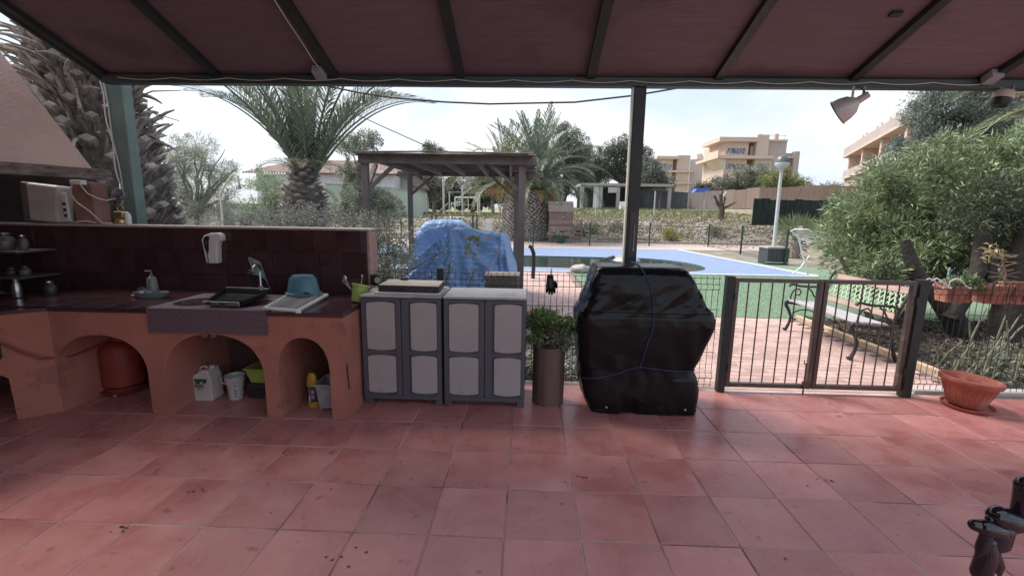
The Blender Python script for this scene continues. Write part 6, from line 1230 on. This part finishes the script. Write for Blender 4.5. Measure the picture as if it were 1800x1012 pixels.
def graffiti(par, fr, a0, a1, z0, z1, d, n, seed):
    rnd = random.Random(seed); mb = MB(); fr.box(mb, a0-.15, a1+.15, d+.02, d+.05, z0, z1); build('paint_patch', mb, m_sprayp, par)
    for k in range(n):
        c = a0+(a1-a0)*(k+.5)/n; pts = []; r = (a1-a0)/n*.55; ph = rnd.uniform(0,6)
        for i in range(14):
            th = ph+i*.42; pts.append(fr.P(c+r*cos(th)*(1+.3*sin(2*th)), d-.02, (z0+z1)/2+(z1-z0)*.42*sin(th*1.3+k)))
        build('painted_scrawl', MB().tube(pts, .035, 4), m_spray, par)
# large peach block of flats
ap = thing('apartment_building','peach block of flats with painted scrawls on its top floor and flying roof slab','building',(31,68,0)); fr = OB_((0,68),(1,0))
def part(nm, m, *boxes, par=ap, f=None):
    mb = MB(); [(f or fr).box(mb, *b) for b in boxes]; return build(nm, mb, m, par)
part('roof_slab', m_slab, (26.95,32.5,-.6,6,11.85,12.45)); part('top_wall', m_peach, (28.1,31.35,0,8,9.95,11.84)); part('side_block', m_peach, (32.3,34.0,-.3,8,9.95,12.85)); part('recess_wall', m_dkop, (31.36,32.29,.8,8,9.95,11.84))
part('recess_panel', m_peach, (31.9,32.25,.5,.78,9.95,11.4)); part('terrace_slab', m_slab, (26.9,34.75,-.8,8,9.50,9.94)); part('prow', m_slab, (26.78,26.89,-.9,4,9.52,10.6))
mb = MB(); mb.prism([(26.95,9.48),(28.1,9.48),(28.1,8.1)], 'y', 67.4, 72); build('prow_bracket', mb, m_peach, ap)
part('lower_wall', m_peach, (28.1,31.3,0,8,1,9.48)); part('lower_recess', m_dkop, (31.32,32.28,.8,8,1,9.48)); part('lower_block', m_peach, (32.3,34.7,-.3,8,1,9.48))
part('rear_tower', m_pinkish, (34.02,36.9,.4,9,1,12.2)); part('tower_cap', m_slab, (34.02,36.9,.2,.38,12.05,12.3)); part('right_wing', m_pinkish, (36.92,38.5,.8,9,1,10.5)); part('wing_opening', m_dkop, (37.0,37.55,.7,.78,7.6,9.7)); part('wing_balcony', m_slab, (36.6,37.9,.1,.78,9.75,10.0)); part('chimney', m_slab, (35.45,35.95,1,1.5,12.21,13.2)); part('roof_vent', m_slab, (33.1,33.5,1,1.5,12.86,13.15))
part('railing', m_galv, (36.5,36.55,.4,.46,12.2,12.9), (34.1,36.8,.4,.43,12.85,12.9)); part('wing_pier', m_pinkish, (37.9,38.6,-.1,.76,1,10.65))
graffiti(ap, fr, 28.4, 30.9, 10.25, 11.05, -.06, 9, 1); graffiti(ap, fr, 28.5, 31.0, 8.0, 8.9, -.06, 8, 2); graffiti(ap, fr, 32.6, 34.3, 8.0, 9.0, -.36, 5, 3)
for z0 in (2.0,5.0): part('window', m_glass, (28.9,30.4,-.05,-.01,z0,z0+1.5)); part('window', m_glass, (33.0,34.0,-.35,-.31,z0,z0+1.5))
# smaller block of flats further away
ap2 = thing('apartment_building','smaller peach block of flats farther away with brown recesses','building',(31,100,0)); fr2 = OB_((0,100),(1,0)); pp = lambda nm, m, *b: part(nm, m, *b, par=ap2, f=fr2)
pp('roof_slab', m_slab, (27.0,31.9,-.8,6,13.0,13.6)); pp('front_wall', m_peach, (27.8,30.6,0,8,1,12.98)); pp('recess_wall', m_dkop, (30.62,31.4,.6,8,1,12.98)); pp('side_block', m_peach, (31.42,34.1,-.3,8,1,13.85)); pp('floor_slab', m_slab, (27.2,34.6,-.9,-.32,10.3,10.7)); pp('floor_slab', m_slab, (27.2,34.6,-.9,-.32,7.9,8.3))
fs = OB_((34.15,99.7),(.45,.89)); mb = MB(); fs.box(mb,0,24,0.0,-6,1,13.0); build('receding_wall', mb, m_pinkish, ap2)
for k in range(5): mb = MB(); fs.box(mb, 3+4*k,4.8+4*k,.02,.10,6.3,12.0-.2*k); build('window', mb, m_dkop, ap2); mb = MB(); fs.box(mb, 2+4.4*k,3+4.4*k,-2,-1,13.01,14.3); build('chimney', mb, m_slab, ap2)
graffiti(ap2, fr2, 28.1, 30.4, 10.9, 12.2, -.06, 6, 5); graffiti(ap2, fr2, 28.1, 30.4, 8.5, 9.6, -.06, 6, 6)
# near flats receding on the right
ap3 = thing('apartment_building','near peach block of flats with long balconies receding behind the juniper','building',(26,38,0)); u = Vector((22.7-29.8,29.5-45,0)); fr3 = OB_((29.8,45),(u.x,u.y))
p3 = lambda nm, m, *b: part(nm, m, *b, par=ap3, f=fr3)
S = 1   # n of this frame points to the far side of the facade
p3('balcony_parapet', m_pinkish, (0,30,-.15,.0,7.20,7.87)); p3('balcony_slab', m_slab, (-.05,30,-.2,3.0,7.02,7.19)); p3('lower_parapet', m_pinkish, (1,30,-.15,.0,5.2,5.75)); p3('lower_slab', m_slab, (.9,30,-.2,3.0,5.0,5.19))
p3('back_wall', m_peach, (1.2,30,2.0,2.3,.5,7.0))
for a in (1.3,6.5,12,17.5,23): p3('column', m_peach, (a,a+.45,.05,1.95,5.2,7.0)); p3('balcony_window', m_glass, (a+1.6,a+3.8,1.94,1.98,5.25,6.8)); p3('green_awning', mat('awning_yellow',(.45,.42,.2),.8), (a+.8,a+1.3,1.8,1.9,5.8,6.7))
p3('upper_wall', m_peach, (15,30,2.0,8,7.2,10.2)); p3('upper_slab', m_slab, (13,30,.2,8,10.2,10.6)); p3('base_wall', m_pinkish, (1,30,.02,1.95,.3,5.0)); p3('upper_parapet', m_pinkish, (14,30,.1,.3,10.61,11.3))
for a in (4,8.5,12): p3('railing', m_galv, (a,a+.06,.4,.46,7.88,8.5), (a+1.4,a+1.46,.4,.46,7.88,8.5), (a,a+1.46,.4,.44,8.45,8.5))
# white bungalow with tiled roof
hs = thing('white_bungalow','white bungalow with a red tiled roof behind the big palm','house',(-14,32,0)); m_wh = mat('white_render', (.66,.65,.66), .85, .06, 1.2, .2, 20); m_rt = mat('roof_tile_red', (.24,.165,.14), .85, .3, 3, .3, 10, col2=(.40,.30,.26))
hf = OB_((0,32),(1,0)); hp = lambda nm, m, *b: part(nm, m, *b, par=hs, f=hf)
hp('wall', m_wh, (-19.2,-9.4,0,7,.3,3.95)); 
w1 = hp('window', mat('shutter_grey', (.46,.46,.46), .6, .05, 3), (-18.85,-17.9,-.03,-.01,2.55,3.72)); o = hp('window_frame', mat('frame_brown', (.20,.14,.11), .6), (-17.9,-17.84,-.05,-.0,2.5,3.77),(-18.9,-17.84,-.05,-.0,2.48,2.54),(-18.9,-17.84,-.05,-.0,3.73,3.78)); o.parent = w1
for k in range(9): z = 2.58+.127*k; o = hp('shutter_slat', MATS['shutter_grey'], (-18.84,-17.91,-.045,-.031,z,z+.11)); o.parent = w1
def tiled(x0,x1,y0,z0,y1,z1,nt,hip0=0,hip1=0):
    mb = MB(); nx = nt*6; ny = 12
    for j in range(ny+1):
        t_ = j/ny; ya, za = y0+(y1-y0)*t_, z0+(z1-z0)*t_
        for i in range(nx+1):
            xa, xb = x0+hip0*t_, x1-hip1*t_; x = xa+(xb-xa)*i/nx; mb.v.append((x, ya, za+.07*abs(sin(pi*i/6*1))+.03*(j%2)))
    for j in range(ny):
        for i in range(nx): mb.f.append((j*(nx+1)+i,j*(nx+1)+i+1,(j+1)*(nx+1)+i+1,(j+1)*(nx+1)+i))
    return mb
o = build('tiled_roof', tiled(-19.8,-8.9,31.5,3.98,35.5,5.22,42,1.9,0), m_rt, hs); o = build('tiled_roof', tiled(-19.8,-8.9,39.5,3.98,35.5,5.22,30,1.9,0), m_rt, hs)
mb = MB()
for i in range(54): x = -19.75+.2*i; mb.ball((x,31.45,3.99),(.085,.09,.07),6,4)
o = build('eave_tile', mb, m_rt, hs); o['kind'] = 'stuff'
an = thing('gabled_annex','small white gabled house beside the pale green wall','house',(-9,34,0)); mb = MB(); mb.prism([(-10.6,.5),(-8.7,.5),(-8.7,3.6),(-9.55,4.75),(-10.6,3.7)], 'y', 34, 40); build('gable_wall', mb, m_wh, an)
for a, b in (((-9.6,4.86),(-8.35,3.35)),((-9.6,4.86),(-11.0,3.6))): mb = MB(); mb.prism([a,b,(b[0],b[1]-.16),(a[0],a[1]-.16)], 'y', 33.5, 40.3); build('roof_slope', mb, mat('roof_brown',(.17,.115,.09),.8,.2,3), an)
build('small_door', MB().box(-8.9,33.4,1.6,-8.72,33.98,3.1), m_dkop, an)
gw = thing('green_wall','pale green rendered garden wall between the bungalow and the pergola','wall',(-11,30,0)); mg_ = mat('mint_render', (.34,.43,.35), .85, .10, 1.5, .2, 20)
mb = MB(); mb.prism([(-13.4,.2),(-7.0,.2),(-7.0,2.72),(-9.0,2.95),(-13.4,3.18)], 'y', 30, 30.25); build('wall_face', mb, mg_, gw); mb = MB(); mb.prism([(-13.45,3.19),(-9.0,2.96),(-6.95,2.73),(-6.95,2.79),(-9.0,3.02),(-13.45,3.25)], 'y', 29.95, 30.3); build('wall_cap', mb, MATS['old_concrete'], gw)
lw = thing('grey_garden_wall','low mottled grey garden wall in front of the bungalow','wall',(-18,28,0)); build('wall_face', MB().box(-19.5,28,.2,-13.5,28.2,1.75), mat('mottled_grey', (.33,.32,.32), .9, .25, 3, .3, 20), lw); build('wall_cap', MB().box(-19.55,27.95,1.752,-13.45,28.25,1.82), MATS['old_concrete'], lw)
# white carport
cpo = thing('white_carport','low white carport building with flat roof beyond the field','building',(8,42,2)); cf = OB_((0,42),(1,0)); cp_ = lambda nm, m, *b: part(nm, m, *b, par=cpo, f=cf)
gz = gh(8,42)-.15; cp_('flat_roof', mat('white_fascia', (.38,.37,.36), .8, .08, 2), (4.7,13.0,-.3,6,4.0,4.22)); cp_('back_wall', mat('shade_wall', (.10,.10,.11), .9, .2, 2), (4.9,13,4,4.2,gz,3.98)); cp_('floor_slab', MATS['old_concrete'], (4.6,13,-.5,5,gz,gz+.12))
for x in (4.75,6.45,8.0,9.7,12.6): cp_('pillar', MATS['white_fascia'], (x,x+.28,-.15,.15,gz,3.98))
cp_('front_wall', m_wh, (5.95,6.44,0,.2,gz,3.98)); cp_('hanging_sign', m_offw, (7.2,8.0,-.2,-.15,3.4,3.9)); cp_('hanging_sign', m_offw, (9.0,9.6,-.2,-.15,3.3,3.9))
cpw = thing('white_bench_block','small white bench standing before the carport','bench',(8.2,40,2)); build('block', MB().box(8.0,39.8,gh(8,40)-.05,8.9,40.3,gh(8,40)+.35), m_wh, cpw); build('back_block', MB().box(8.0,40.31,gh(8,40)-.05,8.9,40.4,gh(8,40)+.75), m_wh, cpw)
um = thing('white_parasol','white garden parasol standing behind the grey screen fence','parasol',(12.1,44,2)); build('canopy', MB().lathe([(1.35,3.75),(1.2,3.9),(.25,4.25),(.001,4.3)], (12.1,44,0), 6), m_wh, um); build('pole', MB().tube([(12.1,44,2),(12.1,44,4.2)], .05, 6), m_galv, um)
bt_ = thing('blue_awning','small bright blue awning behind the screen fence below the flats','awning',(17,46,3)); mb = MB(); mb.prism([(16.3,3.6),(18.0,3.6),(17.8,4.15),(16.6,4.1)], 'y', 46, 47); build('fabric', mb, mat('vivid_blue', (.09,.16,.60), .6), bt_)
# screen fences
def screen(name, label, pts, m, postm=None, plank=None):
    t = thing(name, label, 'fence', (pts[0][0],pts[0][1],pts[0][2]))
    for (xa,ya,za,ta),(xb,yb,zb,tb_) in zip(pts[:-1],pts[1:]):
        L_ = sqrt((xb-xa)**2+(yb-ya)**2); n = max(1,int(L_/(plank or 1.0)))
        for i in range(n):
            s0, s1 = i/n, (i+.97)/n; sag = .05*random.uniform(-1,1); mb = MB(); P = []
            for dy in (0,.06):
                for s_, top in ((s0,0),(s1,0),(s1,1),(s0,1)): P.append((xa+(xb-xa)*s_, ya+(yb-ya)*s_+dy, (za+(zb-za)*s_) if not top else (ta+(tb_-ta)*s_+sag)))
            mb.add(P, [(0,1,2,3),(7,6,5,4),(0,4,5,1),(1,5,6,2),(2,6,7,3),(3,7,4,0)]); build('screen_panel', mb, m, t)
    return t
m_sc1 = mat('grey_screen', (.085,.088,.095), .95, .3, 1.5, .4, 20, obj_var=.15, stretch=(1,1,.3)); m_sc2 = mat('brown_reed', (.27,.195,.165), .95, .25, 3, .5, 12, obj_var=.14, stretch=(9,9,.4)); m_sc3 = mat('green_screen', (.012,.030,.026), .95, .5, 2.0, .6, 9, obj_var=.25, stretch=(3,3,.6))
screen('grey_screen_fence','dark grey windbreak screen fence along the far side of the field',[(9.0,42.5,1.9,3.65),(12,42.3,2.0,3.66),(14.5,42,2.1,3.50)], m_sc1, plank=1.6); screen('grey_brown_screen_fence','grey brown weathered screen between the dark screen and the reed fence',[(14.55,42,2.1,3.55),(16.2,39,2.1,3.55)], mat('greybrown_screen', (.17,.145,.14), .95, .25, 3, .4, 12, obj_var=.15, stretch=(6,6,.4)), plank=1.2)
screen('reed_fence','brown reed fence curving above the pale low wall',[(16.25,38.9,2.1,3.55),(17.8,36,2.1,3.68),(21.2,34,2.2,3.75),(27,33,2.2,3.9),(36,33,2.2,4.1)], m_sc2, plank=1.0)
screen('pale_low_wall','pale rubble stone wall below the reed fence',[(13.2,39.5,1.2,2.0),(16.0,38.7,1.2,2.08),(17.8,35.8,1.2,2.1),(21,33.8,1.2,2.2)], mat('pale_stone_wall', (.50,.44,.36), .9, .25, 2, .7, 6), plank=2.5)
screen('green_screen_fence','very dark green screen fence behind the garden lamp post',[(13.55,28,1.0,2.56),(17.4,28,1.05,2.56),(24,27,1.0,2.6)], m_sc3, plank=.45)
# posts and frames on the field
def fpole(x, z0, z1, y, lb, r=.045, m=m_galv, bend=0):
    t = thing('field_fence_post', lb, 'post', (x,y,z0)); pts = [(x,y,z0),(x,y,z1)]
    if bend: pts = [(x,y,z0),(x,y,z1-.25),(x+bend*.3,y,z1)]
    build('post_shaft', MB().tube(pts, r, 7), m, t); build('post_foot', MB().lathe([(r*2,z0),(r*1.6,z0+.08)], (x,y,0), 8), MATS['old_concrete'], t)
fpole(4.88,1.25,3.05,33,'pale concrete post right of the playhouse on the field'); fpole(9.02,1.3,3.18,33,'pale concrete post right of the dark steel post'); fpole(12.97,1.25,3.1,31,'bent pale post beside the pollarded stump',bend=.6)
fpole(-6.1,.9,4.42,33,'tall white pole seen under the pergola',.075); fpole(-4.73,.9,3.85,33,'tall white fence post right of the tall pole',.06); fpole(-3.49,1.1,2.98,33,'shorter white fence post near the leaning palm'); fpole(-7.35,1.0,2.80,33,'thin white post left of the tall pole',.035); fpole(-5.68,1.0,2.95,33,'white post beside the tall white pole',.05)
gfr = thing('goal_frame','white goal frame standing on the field under the pergola','goal',(-4.6,36,1.2)); 
for x in (-5.75,-3.95): build('goal_post', MB().tube([(x,36,1.15),(x,36,2.62)], .055, 7), m_wt, gfr)
build('crossbar', MB().tube([(-5.75,36,2.62),(-3.95,36,2.62)], .055, 7), m_wt, gfr); build('rear_post', MB().tube([(-4.9,37.5,1.2),(-4.9,37.5,2.55)], .035, 6), m_wt, gfr)
frn = thing('field_fence_rails','thin white rails linking the posts of the field fence','fence',(-5,33,1))
for z, a, b in ((2.90,-5.68,-3.49),(2.0,-5.68,-3.49)): build('rail', MB().tube([(a,33,z),(b,33,z)], .015, 5), m_galv, frn)
wr = thing('white_ramp','white plank ramp with green handrail posts behind the tarp','ramp',(-5.3,29,1)); mb = MB(); mb.prism([(27.0,.45),(30.2,1.15),(30.2,1.22),(27.0,.52)], 'x', -5.4, -4.0); build('ramp_deck', mb, m_wh, wr)
for x in (-5.6,-5.35,-3.2,-2.95): build('handrail_post', MB().tube([(x,26.5,.1),(x,26.5,1.35)], .05, 6), m_gf, wr)
build('handrail', MB().tube([(-5.5,26.5,1.3),(-3.0,26.5,1.3)], .03, 6), m_gf, wr)
pwb = thing('leaning_plank','long pale plank leaning against the tall white pole','plank',(-6.6,31,1)); build('plank_board', MB().beam((-6.9,31,.7),(-5.6,32,2.1),.12,.05), m_oldwood, pwb)
wb = thing('white_block','small white block standing beside the tarp heap on the bank','block',(-2.2,25.5,.6)); build('block_body', MB().box(-2.35,25.5,.2,-1.95,25.8,1.15), m_wh, wb, bevel=.02)
for k, (x,y,l,a) in enumerate(((1.2,24.9,2.4,.05),(5.4,24.6,3.2,.03))):
    lg_ = thing('pale_log','pale fallen log lying at the bank foot, %s' % ('left of the playhouse stilts','right of the ladder')[k],'log',(x,y,.2)); build('log_body', MB().tube([(x-l/2,y,.24),(x,y,.26),(x+l/2,y+.1,.27)], [.07,.09,.08], 8), m_barkp, lg_)
# ================================================================ CORNER FURNITURE NEAR THE CAMERA
cf_ = thing('furniture_foot','glossy dark lobed object hanging in at the lower right corner','furniture',(1.55,1.35,.6)); m_gloss = mat('glossy_black', (.010,.009,.016), .10, .3, 6, .05, 12, spec=.8)
def blob(pts, r):
    mb = MB(); mb.tube(pts, r, 14); mb.ball(pts[0], r[0]*1.0, 14, 10); mb.ball(pts[-1], r[-1]*1.0, 14, 10)
    for i in range(1,len(pts)-1): mb.ball(pts[i], r[i]*.98, 14, 10)
    build('lobe', mb, m_gloss, cf_, smooth=True)
blob([(1.62,1.35,.80),(1.585,1.35,.775),(1.59,1.35,.72),(1.60,1.35,.66)], [.02,.030,.028,.034]); blob([(1.61,1.35,.655),(1.57,1.35,.650),(1.525,1.35,.665),(1.50,1.35,.655)], [.030,.036,.034,.014]); blob([(1.455,1.35,.632),(1.48,1.34,.632),(1.53,1.35,.62),(1.545,1.35,.59)], [.018,.026,.030,.028]); blob([(1.545,1.35,.62),(1.54,1.36,.575),(1.52,1.36,.55)], [.030,.040,.024])
blob([(1.50,1.35,.60),(1.495,1.35,.55),(1.485,1.35,.52)], [.018,.020,.008]); blob([(1.51,1.35,.575),(1.515,1.35,.52),(1.505,1.35,.46),(1.515,1.35,.43)], [.022,.030,.028,.010]); blob([(1.53,1.35,.54),(1.55,1.35,.49),(1.565,1.35,.455)], [.018,.020,.006]); blob([(1.60,1.35,.70),(1.66,1.35,.62),(1.75,1.35,.55)], [.034,.034,.03])
blob([(1.75,1.35,.55),(1.80,1.36,.3),(1.82,1.38,.01)], [.03,.028,.034])
